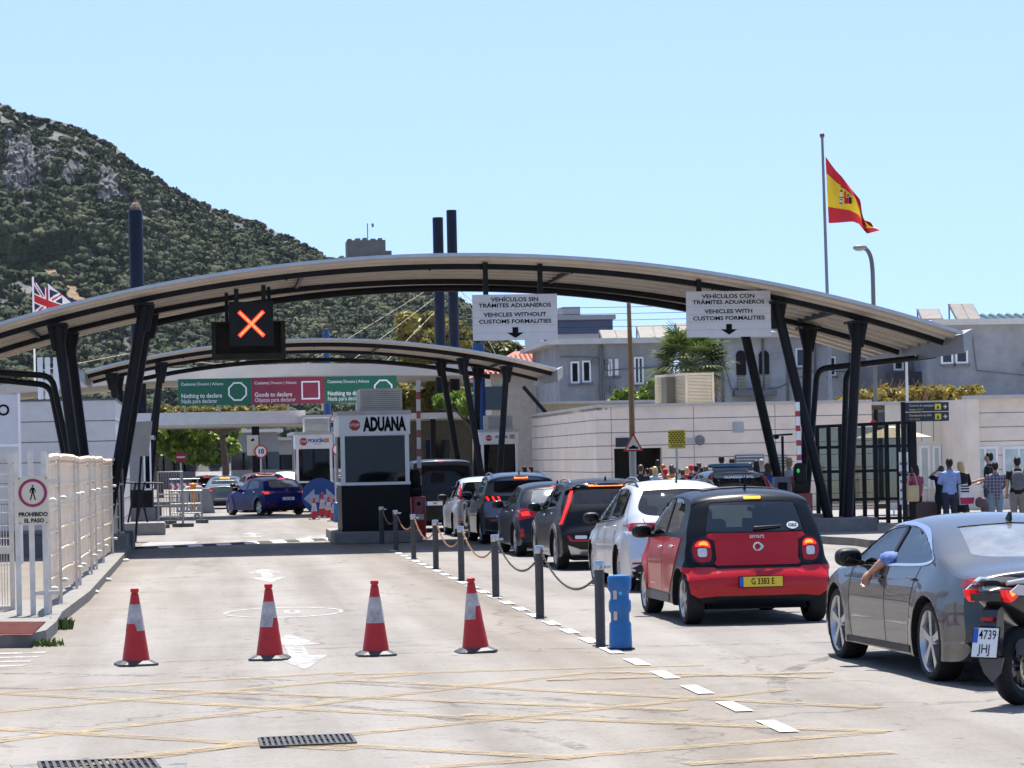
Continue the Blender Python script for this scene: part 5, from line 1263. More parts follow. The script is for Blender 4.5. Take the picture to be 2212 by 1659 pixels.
# yellow parapet behind the hall
root = thing('parapet_wall', 'cream yellow parapet strip behind the roof edge of the low hall', 'wall', (14, 103, 0)); a, b_ = P(1205, 880, 103), P(1450, 872, 103)
m = MB(); m.box(a.x - .6, b_.x, 103, 103.3, 2.9, a.z + .12, 0); m.wb('wall', mat('yellow_wall', (.52, .40, .20), .8, var=.08), root); m = MB(); m.box(a.x - .65, b_.x, 102.95, 103.35, a.z + .12, a.z + .22); m.wb('coping', ROOFT, root)
# louvred cabinet on the hall roof
a, b_ = P(1440, 806, 86.5), P(1541, 880, 86.5); xm = P(1482, 800, 86.5).x
root = thing('plant_cabinet', 'cream louvred plant cabinet on the flat roof in front of the palm', 'roof cabinet', ((a.x + b_.x) / 2, 87.5, zt - .02)); CR = mat('cream_slats', (.60, .52, .38), .6, var=.08)
m = MB(); zb0, zt0 = zt - .02, a.z
c0, c1, c2, c3 = Vector((a.x, 88.6, 0)), Vector((xm, 86.5, 0)), Vector((b_.x, 86.5, 0)), Vector((b_.x, 88.6, 0))
for p in (c0, c1, c2, c3): m.box(p.x - .035, p.x + .035, p.y - .035, p.y + .035, zb0, zt0)
for z in (zb0 + .04, zt0 - .04):
    for p, q in ((c0, c1), (c1, c2), (c2, c3), (c3, c0)): m.beam(p.lerp(q, .03) + Vector((0, 0, z)), p.lerp(q, .97) + Vector((0, 0, z)), .05, .07)
m.wb('frame', CR, root)
m = MB(); n_ = 20
for k in range(n_):
    z = zb0 + .1 + (zt0 - zb0 - .2) * k / (n_ - 1)
    for p, q in ((c0, c1), (c1, c2), (c2, c3)):
        d = (q - p).normalized(); nn = Vector((d.y, -d.x, 0)); m.obox(p.lerp(q, .5) + Vector((0, 0, z)) + nn * .0, (q - p) * .47, nn * .03 + Vector((0, 0, -.018)), Vector((0, 0, .005)) + nn * .003)
m.wb('slats', CR, root)
m = MB(); m.box(a.x + .1, b_.x - .1, 87.2, 88.5, zb0 + .02, zt0 - .1); m.wb('unit', mat('plant_unit', (.10, .09, .07), .8), root)
# --- grey two storey houses
def house(label, px0, px1, y, eave_py, dep, wall, wins, roof_over=.5, name='grey_house', extra=None):
    xa, xb = P(px0, 800, y).x, P(px1, 800, y).x; ze = P((px0 + px1) / 2, eave_py, y).z
    root = thing(name, label, 'house', ((xa + xb) / 2, y, 0))
    m = MB(); m.box(xa, xb, y, y + dep, 0, ze); m.wb('walls', wall, root)
    m = MB(); m.box(xa - roof_over, xb + roof_over, y - roof_over, y + dep + .3, ze, ze + .16); m.box(xa - roof_over - .03, xb + roof_over + .03, y - roof_over - .04, y - roof_over + .06, ze - .02, ze + .20); m.wb('roof', ROOFT, root)
    for p0, q0, p1, q1, mu in wins:
        a, b_ = P(p0, q0, y - .03), P(p1, q1, y - .03); window(root, a.x, b_.x, y - .02, b_.z, a.z, mull=mu)
    return root, xa, xb, ze
def downpipe(root, px, y, z0, z1, r=.05):
    x = P(px, 800, y).x; MB().tube([(x, y - .09, z0), (x, y - .09, z1)], r, 8).wb('downpipe', GREYD, root, smooth=60)
r1, xa, xb, ze = house('grey two storey house with white framed windows, left of the palm', 1208, 1455, 110, 742, 9, GREYW, [(1232, 781, 1252, 828, 1), (1257, 779, 1277, 826, 1), (1313, 776, 1323, 812, 1), (1328, 775, 1336, 811, 1), (1369, 771, 1391, 830, 2)])
for px in (1297, 1302): downpipe(r1, px, 110, 3, ze - .05)
for (p0, q0, p1, q1) in ((1278, 777, 1285, 787), (1306, 777, 1314, 788), (1318, 832, 1330, 850)):
    a, b_ = P(p0, q0, 109.9), P(p1, q1, 109.9); m = MB(); m.bbox(a.x, b_.x, 109.75, 109.996, b_.z, a.z, .02); m.wb('wall_box', GREYD, r1)
r2, xa2, xb2, ze2 = house('light grey house with two dark arched niches behind the right-hand lane sign', 1548, 1880, 112, 728, 9, GREYL, [(1718, 752, 1742, 793, 1), (1700, 866, 1722, 892, 1), (1845, 755, 1862, 800, 1), (1790, 770, 1806, 812, 1)])
for px in (1560, 1648, 1700, 1760): downpipe(r2, px, 112, 3, ze2 - .05)
for px0, px1, pt, pb in ((1590, 1612, 757, 810), (1639, 1662, 757, 808)):
    a, b_ = P(px0, pt, 111.95), P(px1, pb, 111.95); w_ = b_.x - a.x; zz = b_.z - a.z + 0; h = a.z - b_.z
    arc_ = [(w_ / 2 + w_ / 2 * math.cos(t), h - w_ / 2 + w_ / 2 * math.sin(t)) for t in np.linspace(0, math.pi, 12)]
    m = MB(); m.prism([(0, 0), (w_, 0)] + arc_, (a.x, 111.94, b_.z), (1, 0, 0), (0, 0, 1), (0, .055, 0)); m.wb('arched_niche', mat('niche_dark', (.018, .018, .02), .8), r2)
    m = MB(); m.box(a.x + .05, b_.x - .05, 111.90, 111.99, b_.z - .82, b_.z - .01, 0)
    for i in range(4):
        for j in range(6): m.obox((a.x + .05 + (w_ - .1) * (i + .5) / 4, 111.895, b_.z - .76 + .13 * j), (.035, 0, .035), (0, .004, 0), (-.03, 0, .03), 1)
    m.wb('tiled_parapet', [mat('tile_grey', (.22, .20, .17), .6), mat('tile_buff', (.42, .36, .26), .6)], r2)
a, b_ = P(1582, 845, 112), P(1672, 855, 112); m = MB(); m.box(a.x, b_.x, 111.4, 111.98, b_.z, a.z); m.wb('balcony_slab', GREYD, r2)
r3, xa3, xb3, ze3 = house('dull grey corner house with a shadowed flank at the right picture edge', 2032, 2300, 104, 700, 10, GREYW, [(2032, 739, 2059, 786, 1), (2063, 738, 2091, 785, 1), (2034, 841, 2062, 873, 1), (2065, 839, 2093, 873, 1), (2215, 735, 2240, 785, 1)], roof_over=.35)
r4, xa4, xb4, ze4 = house('grey link house with a stained wall under the canopy end', 1884, 2030, 108, 722, 6, GREYD, [(1930, 775, 1952, 800, 1)], roof_over=.2)
for px in (1985, 2005): downpipe(r4, px, 108, 2.5, ze4)
m = MB(); m.box(P(1915, 800, 107.9).x, P(1985, 800, 107.9).x, 106.8, 107.99, P(1950, 845, 108).z, P(1950, 805, 108).z); m.wb('stair_landing', mat('landing_dark_grey', (.06, .062, .07), .9), r4)  # landing box in one even dark blue-grey
# cables along the walls
for root, pts_ in ((r1, ((1210, 770), (1290, 772), (1310, 800), (1450, 790))), (r2, ((1560, 770), (1580, 840), (1680, 838), (1760, 800), (1870, 805))), (r3, ((2100, 720), (2110, 800), (2212, 810)))):
    y_ = root.location.y; MB().tube([P(a_, b_, y_ - .05) for a_, b_ in pts_], .025, 5).wb('wall_cable', GREYD, root)
# roof-top solar collectors
SOLAR = mat('collector_back', (.20, .18, .16), .6, var=.15)
SOLF = mat('collector_frame', (.09, .09, .095), .5)
def solar(label, px0, px1, py0, py1, y, rz, n_=2):
    a, b_ = P(px0, py0, y), P(px1, py1, y); w_ = b_.x - a.x; h = a.z - b_.z; root = thing('solar_collector', label, 'solar collector', ((a.x + b_.x) / 2, y, b_.z), rz)
    for k in range(n_):
        xx = -w_ / 2 + w_ * (k + .5) / n_; m = MB(); m.obox((xx, 0, h * .5), (w_ / n_ * .48, 0, 0), (0, h * .52, h * .5), (0, -.03, .03), 0); m.build('panel', SOLAR, root)
    m = MB()
    for k in range(n_ + 1):
        x = -w_ / 2 + w_ * k / n_; m.tube([(x, -h * .55, .0), (x, h * .55, h * 1.0)], .04, 6); m.tube([(x, h * .5, 0), (x, h * .5, h)], .03, 6); m.tube([(x, -h * .5, 0), (x, h * .5, 0)], .03, 6); m.tube([(x, h * .5, h * .95), (x, -.3, 0)], .025, 5)
    m.build('stand', SOLF, root)
solar('pair of tilted solar collectors, left on the grey house roof', 1297, 1365, 714, 738, 111, .15)
solar('larger pair of solar collectors nearer the palm on the grey roof', 1378, 1447, 706, 733, 112, .1)
solar('solar collector half hidden by the right-hand lane sign', 1462, 1484, 698, 725, 113, .1, 1)
solar('solar collector frame at the right picture edge above the corner house', 2056, 2112, 657, 692, 106, .2)
solar('dark collector edge peeping over the canopy end', 1985, 2032, 668, 690, 111, .1, 1)
m = MB(); a = P(2115, 692, 107); TG = mat('green_glazed_tile', (.02, .06, .065), .4, var=.15)
for k in range(16): m.tube([(a.x + k * .35, 107, a.z - .1), (a.x + k * .35, 109, a.z + .25)], .13, 8)
m.box(a.x - .2, a.x + 5.8, 106.9, 109.2, a.z - .5, a.z - .12)
tag(m.wb('tiled_ridge', TG, None, smooth=50, at=(a.x, 108, a.z)), 'green glazed tile ridge on top of the corner house', 'tiled roof')
# --- red tiled house left of the grey houses
root = thing('tiled_house', 'cream house with red tiled hip roof behind the far canopy end', 'house', (P(1140, 850, 118).x, 118, 0)); a, b_ = P(1062, 808, 118), P(1206, 880, 118)
m = MB(); m.box(a.x, b_.x + 1.0, 118, 126, 0, a.z); m.wb('walls', CREAMW, root)
m = MB(); ap = P(1160, 758, 122); ez = a.z; xs_ = (a.x - .4, b_.x + 1.4); v_ = [(xs_[0], 117.5, ez), (xs_[1], 117.5, ez), (xs_[1], 126.5, ez), (xs_[0], 126.5, ez), (ap.x - 1.0, 122, ap.z), (ap.x + 1.0, 122, ap.z)]
m.add(v_, [(0, 1, 5, 4), (1, 2, 5), (2, 3, 4, 5), (3, 0, 4), (3, 2, 1, 0)]); 
TILE = mat('red_roof_tile', (.30, .10, .07), .8, var=.2, scale=3)
for k in range(22): x = xs_[0] + (xs_[1] - xs_[0]) * (k + .5) / 22; t = max(0, 1 - abs(x - ap.x) / (5.2)); m.tube([(x, 117.5, ez + .03), (x, 117.5 + 4.4 * t, ez + (ap.z - ez) * t + .03)], .06, 5)
m.wb('roof', TILE, root)
m = MB(); w0 = P(1062, 840, 117.9); m.box(w0.x - .4, w0.x + .5, 117.94, 117.99, w0.z - .9, w0.z + .1); m.wb('window', WINGL, root)
# --- apartment tower beyond
y = 300; root = thing('apartment_block', 'far pale apartment block with a dark blue upper storey', 'building', (P(1270, 760, y).x, y, 0))
a, b_ = P(1204, 722, y), P(1322, 690, y)
m = MB(); m.box(P(1150, 0, y).x, P(1345, 0, y).x, y, y + 14, 0, a.z); m.wb('walls', mat('apartment_pale', (.42, .44, .46), .8, var=.06), root)
m = MB(); m.box(a.x, b_.x, y - .5, y + 10, a.z, b_.z); m.wb('upper_storey', mat('apartment_blue', (.04, .06, .12), .6, var=.08), root)
m = MB(); m.box(a.x - .5, b_.x + .3, y - .8, y + 10.4, b_.z, b_.z + .5); m.box(P(1204, 0, y).x, P(1242, 0, y).x, y + 1, y + 6, b_.z + .5, b_.z + 1.5); m.wb('roof', mat('apartment_roof', (.26, .27, .28), .7), root)
for k in range(6):
    for r in range(3):
        x = P(1160 + k * 30, 0, y).x; z = a.z - 1.6 - r * 1.9; m = MB(); m.box(x, x + 1.0, y - .05, y - .004, z, z + 1.0); m.wb('window', WINGL, root)
# --- concrete tower on the ridge
y = 1000; root = thing('stone_tower', 'square ruined stone tower with a flag on the hill ridge', 'tower', (P(794, 560, y).x, y, P(794, 575, y).z)); a, b_ = P(750, 519, y), P(834, 580, y)
ST = mat('old_stone', (.16, .145, .125), .9, var=.2, scale=.35, bump=.6, bscale=.8)
m = MB(); m.box(a.x, b_.x, y, y + 14, b_.z - 12, a.z); m.box(b_.x, b_.x + 2.2, y + 1, y + 12, b_.z - 12, P(840, 541, y).z)
for k in range(5): x = a.x + (b_.x - a.x) * k / 5; m.box(x + .2, x + 1.6 + .4 * (k % 2), y - .02, y + 14.02, a.z, a.z + .5 + .35 * ((k * 7) % 3) / 2)
m.wb('walls', ST, root)
m = MB(); m.tube([(P(796, 515, y).x, y + 5, a.z), (P(796, 515, y).x, y + 5, P(796, 480, y).z)], .18, 6); m.box(P(796, 0, y).x - .3, P(796, 0, y).x + .5, y + 4.9, y + 5.1, P(796, 488, y).z, P(796, 482, y).z + .3); m.wb('flagstaff', GREYD, root)
# --- left grey hall
y = 80; a = P(52, 866, y); xb_ = P(248, 868, y).x; LG = mat('light_grey_cladding', (.60, .60, .595), .6, var=.06)
root = thing('clad_hall', 'grey clad hall behind the left fence', 'building', (a.x - 2, y + 5, 0)); zt_ = P(150, 866, y).z
m = MB(); m.box(-16, xb_, y, y + 14, 0, zt_); m.wb('walls', LG, root)
m = MB()
for k in range(6): z = zt_ - .58 * (k + 1); m.box(-16, xb_ + .004, y - .004, y + 14, z - .012, z + .012)
m.box(-16, xb_ + .02, y - .02, y + 14.02, zt_, zt_ + .06); m.wb('panel_joint', mat('cladding_joint', (.10, .105, .11), .7), root)
m = MB(); xx = P(255, 960, y).x; m.box(xb_ + .003, xb_ + .05, y + 2, y + 3, 0.1, 2.1); m.wb('door', DARK, root)
# low wall and planter strip behind the gate
root = thing('low_wall', 'low dark wall seen through the wire gate', 'wall', (-4, 62, 0)); m = MB(); m.box(-9, -2.6, 62, 62.3, 0, .5); m.wb('wall', GREYD, root); m = MB(); m.box(-9, -2.6, 61.95, 62.35, .5, .58); m.wb('coping', CONC, root)
# --- cable-stayed slab roof and blue pylons
SLAB = mat('off_white_slab', (.50, .46, .40), .6, var=.08, scale=.6)
y = 140; root = thing('slab_roof', 'thin off white roof slab hung on cables across the far lanes', 'roof', (5, 146, 6))
pts = [(-20, 5.2), (-10, 6.15), (-2.5, 6.80), (5, 6.95), (13, 6.75), (20.6, 6.25)]
m = MB()
n_ = len(pts); th = [.3, .5, .62, .62, .55, .25]
vs = [(x, yy, z + d) for yy in (y, y + 12) for k, (x, z) in enumerate(pts) for d in (0, -th[k])]
fs = []
for k in range(n_ - 1): a0 = 2 * k; o2 = 2 * n_; fs += [(a0, a0 + 1, a0 + 3, a0 + 2), (o2 + a0 + 2, o2 + a0 + 3, o2 + a0 + 1, o2 + a0), (a0, a0 + 2, o2 + a0 + 2, o2 + a0), (a0 + 1, o2 + a0 + 1, o2 + a0 + 3, a0 + 3)]
fs += [(0, 2 * n_, 2 * n_ + 1, 1), (2 * n_ - 2, 2 * n_ - 1, 4 * n_ - 1, 4 * n_ - 2)]; m.add(vs, fs); m.wb('slab', SLAB, root)
PYL = mat('pylon_navy_blue', (.004, .009, .026), .5, var=.3, scale=.5)
PYL2 = mat('pylon_bright_blue', (.008, .055, .20), .4, var=.15, scale=.5)
def pylon(label, px0, px1, py, y, mt=PYL, fz=None):
    a, b_ = P(px0, py, y), P(px1, py, y); r = (b_.x - a.x) / 2; c = ((a.x + b_.x) / 2, y, 0); m = MB(); m.lathe([(r, 0), (r, a.z - .06), (r * .96, a.z)], n=24); o = m.build('pylon', mt, loc=c, smooth=40); tag(o, label, 'pylon'); return Vector(c) + Vector((0, 0, a.z))
t1 = pylon('shorter dark blue pylon rising behind the arch crown', 934, 957, 470, 143)
t2 = pylon('taller dark blue pylon right of its shorter twin', 964, 986, 454, 146)
t3 = pylon('blue pylon with a rusty top on the left before the hillside', 277, 308, 455, 143)
pylon('low bright blue column below the slab roof, right of the tall pylons', 1020, 1046, 742, 118, PYL2)
pylon('small far blue column seen under the cross signal', 697, 711, 712, 190, PYL2)
m = MB(); m.lathe([(.15, -.1), (.33, .0), (.30, .15), (.22, .32), (.10, .42), (.03, .7)], n=9); tag(m.build('nest', mat('twig_nest', (.14, .11, .08), .9, var=.4, scale=5), loc=t3), 'ragged brown nest on top of the left blue pylon', 'nest')
CAB = mat('cable_pale', (.16, .13, .10), .5, metal=.3)
def cable(label, p, q, r=.013, group=None, name='cable', sag=0):
    p, q = Vector(p), Vector(q); m = MB(); m.tube([p.lerp(q, t) - Vector((0, 0, sag * 4 * t * (1 - t))) - p for t in np.linspace(0, 1, 9 if sag else 2)], r, 6); o = m.build(name, CAB if name == 'cable' else INK, loc=p); tag(o, label, 'cable', group)
for k, (px, py) in enumerate(((640, 800), (735, 798), (820, 795), (1085, 792), (1180, 795), (1290, 800))):
    cable('pale stay cable from the tall blue pylons to the slab roof', t2 - Vector((0, 0, 3.4 + .5 * (k % 3))), P(px, py, 141), group='stay cables on the tall pylons')
for k, (px, py) in enumerate(((90, 800), (190, 800), (410, 790), (470, 788), (530, 788))):
    cable('pale stay cable from the left blue pylon to the slab roof', t3 - Vector((0, 0, 7.2 + .4 * (k % 3))), P(px, py, 141), group='stay cables on the left pylon')
for k in range(4):
    cable('thin black overhead wire strung under the arch', P(330, 668 + k * 14, 75), P(1500, 672 + k * 14 - 12, 75), .007, 'overhead wires behind the arch', 'overhead_wire', .06)
# white beam canopies farther down the lanes
y = 132; root = thing('beam_canopy', 'flat white edged canopy under the customs banner', 'canopy', (1.3, y + 3, 0)); a, b_ = P(338, 893, y), P(660, 913, y); z0 = P(660, 913, y).z; z1 = P(660, 886, y).z
m = MB(); m.box(a.x - 3, b_.x, y, y + 6, z0, z1); m.wb('beam', mat('beam_white', (.60, .62, .64), .5, var=.06), root)
m = MB(); m.box(a.x - 3, b_.x, y + .05, y + 6, z0 - .12, z0 - .003); m.wb('soffit', SLAB, root)
for px in (553,): x = P(px, 950, y).x; m = MB(); m.box(x - .18, x + .18, y + 1, y + 1.4, 0, z0 - .12); m.wb('column', DARK, root)
root = thing('thin_canopy', 'thin flat pale canopy roof reaching right behind the booths', 'canopy', (10, 128, 0)); a, b_ = P(655, 893, 127), P(1148, 893, 127); z1 = P(900, 892, 127).z
m = MB(); m.box(a.x, b_.x, 127, 133, z1 - .28, z1); m.wb('roof', mat('thin_roof_pale', (.48, .46, .42), .6, var=.1), root)
for px in (1140, 940): x = P(px, 950, 127).x; m = MB(); m.box(x - .12, x + .12, 128, 128.3, 0, z1 - .28); m.wb('column', DARK, root)
# shaded hall wall behind the right booths
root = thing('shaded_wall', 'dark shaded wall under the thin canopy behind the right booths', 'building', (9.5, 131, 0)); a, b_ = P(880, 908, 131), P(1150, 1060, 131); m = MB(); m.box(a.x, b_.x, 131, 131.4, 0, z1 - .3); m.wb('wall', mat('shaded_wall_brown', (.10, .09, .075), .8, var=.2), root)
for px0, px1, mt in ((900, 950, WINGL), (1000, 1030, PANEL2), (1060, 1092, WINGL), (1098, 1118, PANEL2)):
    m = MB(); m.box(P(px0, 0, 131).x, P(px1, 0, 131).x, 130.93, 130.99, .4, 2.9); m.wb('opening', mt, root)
# far street buildings under the canopies
FB = mat('far_grey_block', (.20, .20, .205), .8, var=.1, scale=.4)
for lb, px0, px1, pt, y, mt in (('far grey shed roof right of the trimmed tree', 500, 600, 935, 210, FB), ('far pale low building between the limit sign and the police booth', 560, 650, 952, 240, mat('far_pale_block', (.34, .33, .31), .8, var=.1, scale=.4)), ('far dark block behind the trimmed tree', 330, 420, 950, 230, mat('far_dark_block', (.10, .10, .11), .8, var=.1)), ('far white building left of the customs booth', 640, 735, 940, 225, FB)):
    a, b_ = P(px0, pt, y), P(px1, pt, y); root = thing('far_building', lb, 'building', ((a.x + b_.x) / 2, y, 0)); m = MB(); m.box(a.x, b_.x, y, y + 12, 0, a.z); m.wb('walls', mt, root); m = MB(); m.box(a.x - .4, b_.x + .4, y - .4, y + 12.4, a.z, a.z + .25); m.wb('roof', ROOFT, root)
    for k in range(4): x = a.x + (b_.x - a.x) * (k + .5) / 4; m = MB(); m.box(x - .5, x + .5, y - .04, y - .003, a.z * .35, a.z * .35 + 1.3); m.wb('window', WINGL, root)
# ------------------------------------------------------------------ flags and lamp
FLAGR = mat('flag_cloth_red', (.48, .012, .022), .8, var=.06); FLAGY = mat('flag_cloth_yellow', (.72, .50, .015), .8, var=.05)
y = 95.0; top, bot = P(1776, 296, y), P(1798, 918, y)
root = thing('flag_pole', 'tall tapering white flag pole behind the canopy end', 'flag pole', (bot.x, y, .15)); m = MB(); d = top - Vector((bot.x, y, .15)); d.y = 0
m.tube([(0, 0, 0), d * .22, d * .24, d], [.12, .115, .07, .045], 14); m.build('pole', mat('pole_backlit_steel', (.13, .145, .18), .5, metal=.0, var=.2, scale=.5), root, smooth=60); m = MB(); m.ell(d + Vector((0, 0, .05)), .09, .09, .10, 12, 8); m.build('finial', mat('finial_bronze', (.12, .07, .05), .4, metal=.6), root, smooth=60)  # white pole darkened to blue-grey: its backlit tone is put into the colour
# cloth defined by picture-measured columns: fly droops and folds back
hoist_t, hoist_b = P(1783, 338, y), P(1790, 482, y)
outl = [((1783, 338), (1790, 482)), ((1800, 358), (1815, 481)), ((1818, 380), (1838, 480)), ((1836, 408), (1856, 484)), ((1852, 432), (1868, 497)), ((1858, 452), (1878, 503)), ((1866, 470), (1888, 501)), ((1878, 481), (1896, 500))]
cols = []; N_ = 8
fine = 6
def lerp2(a, b_, t): return (a[0] + (b_[0] - a[0]) * t, a[1] + (b_[1] - a[1]) * t)
seq = []
for (t0, b0), (t1_, b1) in zip(outl, outl[1:]):
    for k in range(fine): seq.append((lerp2(t0, t1_, k / fine), lerp2(b0, b1, k / fine)))
seq.append(outl[-1]); nc = len(seq); nr = 24; vs = []; fs = []; mi = []
for c, (tp, bt) in enumerate(seq):
    s_ = c / (nc - 1)
    for r in range(nr + 1):
        t = r / nr; q = lerp2(tp, bt, t); dy = .28 * math.sin(s_ * 9 + t * 2.2) * min(1, s_ * 3) + .2 * s_ * math.sin(s_ * 17 - t * 5) - .10 * (1 - t) * s_; p = P(q[0], q[1], y); vs.append((p.x, y + dy - .0, p.z))
for c in range(nc - 1):
    for r in range(nr):
        fs.append((c * (nr + 1) + r, (c + 1) * (nr + 1) + r, (c + 1) * (nr + 1) + r + 1, c * (nr + 1) + r + 1)); t = (r + .5) / nr; s_ = c / nc
        e0 = .25 * (1 - .1 * s_) + (.12 * s_ if s_ < .5 else .06 + .40 * (s_ - .5)); e1 = .75
        if .56 < s_ < .74: e0 = .72
        mi.append(1 if e0 < t < e1 else 0)
root = thing('flag', 'red and yellow flag with a coat of arms flying from the tall pole', 'flag', hoist_b); m = MB(); m.add(vs, fs, mi); fo = m.wb('cloth', [FLAGR, FLAGY], root, smooth=70)
m = MB(); yy = y - .42
def em(px0, py0, px1, py1, mi): a, b_ = P(px0, py0, yy), P(px1, py1, yy); m.box(a.x, b_.x, yy, yy + .02, b_.z, a.z, mi)
em(1814.5, 416, 1819, 436, 1); em(1813.5, 437, 1820, 441, 3); em(1813, 425, 1823, 427.5, 0); em(1815, 430, 1821, 432.5, 0); em(1815, 410, 1820, 414.5, 4)
em(1823, 413, 1828, 427, 0); em(1824, 427, 1838, 440, 0)
for k in range(3): em(1825 + k * 3, 428, 1826.4 + k * 3, 439, 2)
em(1829, 419, 1835, 426, 5); em(1834.5, 426, 1840, 440, 4)
m.wb('coat_of_arms', [FLAGR, mat('arms_silver', (.5, .5, .52), .6), FLAGY, mat('arms_blue', (.02, .14, .22), .6), mat('arms_dark', (.03, .02, .04), .6), mat('arms_green', (.06, .14, .03), .6)], root)
y = 95.5; b0 = P(1892, 900, y); root = thing('street_lamp', 'grey curved street lamp right of the tall flag pole', 'street lamp', (b0.x, y, .15))
lp = [Vector(P(*q, y)) - Vector((b0.x, y, .15)) for q in ((1892, 900), (1889, 760), (1886, 620), (1884, 575), (1880, 553), (1873, 540), (1864, 535))]
m = MB(); m.tube([Vector((0, 0, 0))] + [Vector(p) for p in smooth_loop([tuple(p) for p in lp], 4, False)], [.09] * 2 + [.085] * 9 + [.055] * 40 if False else .075, 12); m.build('pole', mat('lamp_pole_grey', (.08, .085, .095), .6, metal=.0), root, smooth=60)
a = lp[-1]; m = MB(); m.ell(a + Vector((-.10, 0, .0)), .26, .14, .10, 14, 8, .8); m.ell(a + Vector((-.14, 0, -.06)), .17, .11, .06, 12, 6); m.build('lamp_head', mat('lamp_head_grey', (.16, .16, .155), .5, metal=.0), root, smooth=60)
y = 96; b0 = P(1960, 880, y); m = MB(); m.tube([(0, 0, 0), (0, 0, P(1960, 760, y).z)], .05, 8); tag(m.build('thin_pole', mat('pole_grey', (.40, .41, .42), .5), loc=(b0.x, y, 0), smooth=60), 'thin grey pole above the direction panels', 'pole')
# union flag and a white and red flag on the left
y = 150; a = P(71, 604, y); UJ = [mat('union_blue', (.012, .02, .09), .8, var=.05), WHITE, FLAGR]
root = thing('flag_pole', 'thin white flag pole at the left, behind the arch', 'flag pole', (a.x, y, 0)); m = MB(); m.tube([(0, 0, 0), (0, 0, a.z + .15)], .05, 8); m.build('pole', WHITE, root, smooth=60)
root = thing('flag', 'union flag showing behind the left end of the arch', 'flag', (a.x + .05, y, a.z - 2))
m = MB(); nx_, nz_ = 48, 26; vs = []; mi = []; W_, H_ = 1.55, 1.75
for i in range(nx_ + 1):
    for j in range(nz_ + 1): s_, t = i / nx_, j / nz_; vs.append((a.x + .05 + W_ * s_ * (.85 + .1 * s_) , y + .16 * math.sin(s_ * 8 + t), a.z - .1 - H_ * t - .75 * s_ * (1 - .3 * t) * (1.1 - s_ * .2)))
fs = [(i * (nz_ + 1) + j, (i + 1) * (nz_ + 1) + j, (i + 1) * (nz_ + 1) + j + 1, i * (nz_ + 1) + j + 1) for i in range(nx_) for j in range(nz_)]
for i in range(nx_):
    for j in range(nz_):
        u, v = (i + .5) / nx_ * 2 - 1, (j + .5) / nz_ * 2 - 1; u2, v2 = u * 2, v
        if abs(u2) < .2 or abs(v2) < .2: k = 2
        elif abs(u2) < .34 or abs(v2) < .34: k = 1
        else:
            dd = min(abs(v2 - u), abs(v2 + u)); k = 2 if dd < .07 else 1 if dd < .22 else 0
        mi.append(k)
m.add(vs, fs, mi); m.wb('cloth', UJ, root, smooth=60)
a2 = P(103, 612, y + 2); root = thing('flag', 'drooping white flag with red base stripe beside the union flag', 'flag', (a2.x, y + 2, a2.z - 2)); m = MB(); vs = []; mi = []
for i in range(13):
    for j in range(9): s_, t = i / 12, j / 8; vs.append((a2.x + 1.35 * s_ + .1 * t, y + 2 + .12 * math.sin(s_ * 7), a2.z - 1.15 * s_ - 1.0 * t * (1 - .35 * s_)))
fs = [(i * 9 + j, (i + 1) * 9 + j, (i + 1) * 9 + j + 1, i * 9 + j + 1) for i in range(12) for j in range(8)]; mi = [1 if j >= 6 else 0 for i in range(12) for j in range(8)]
m.add(vs, fs, mi); m.wb('cloth', [WHITE, FLAGR], root, smooth=60)
a3 = P(140, 640, y + 4); m = MB(); vs = [(a3.x + 1.0 * s_, y + 4 + .1 * math.sin(6 * s_), a3.z - .35 * s_ - .7 * t) for s_ in (0, .25, .5, .75, 1) for t in (0, .5, 1)]; m.add(vs, [(i * 3 + j, i * 3 + 3 + j, i * 3 + 4 + j, i * 3 + 1 + j) for i in range(4) for j in range(2)]); tag(m.wb('flag', UJ[0], None, smooth=60, at=a3), 'dark blue flag corner right of the drooping white flag', 'flag')
# white masts on the left and the dark hoarding behind the hall
for px in (88, 104, 122): 
    b0 = P(px, 860, 95); m = MB(); m.tube([(0, 0, 0), (0, 0, P(px, 772, 95).z)], .09, 8); tag(m.build('white_mast', WHITE, loc=(b0.x, 95, 0), smooth=60), 'white mast behind the left clad hall', 'mast', 'white masts behind the left hall')
# ------------------------------------------------------------------ vegetation
def leaf_mat(name, dark, light, scale=1.2, rough=.55):
    m, n, l, b = node_mat(name); tc = n.new('ShaderNodeTexCoord').outputs['Object']
    t = tex(n, l, 'ShaderNodeTexNoise', tc, scale, 4); t2 = tex(n, l, 'ShaderNodeTexNoise', tc, scale * 9, 3)
    f = n.new('ShaderNodeMath'); f.operation = 'MULTIPLY_ADD'; l.new(t2.outputs['Fac'], f.inputs[0]); f.inputs[1].default_value = .6; l.new(t.outputs['Fac'], f.inputs[2])
    r = ramp(n, l, f.outputs[0], [(.55, dark), (.95, light)]); l.new(r.outputs[0], b.inputs['Base Color']); b.inputs['Roughness'].default_value = rough
    tr = n.new('ShaderNodeBsdfTranslucent'); l.new(r.outputs[0], tr.inputs[0]); mx = n.new('ShaderNodeMixShader'); mx.inputs[0].default_value = .30
    l.new(b.outputs[0], mx.inputs[1]); l.new(tr.outputs[0], mx.inputs[2]); l.new(mx.outputs[0], n['Material Output'].inputs[0]); return m
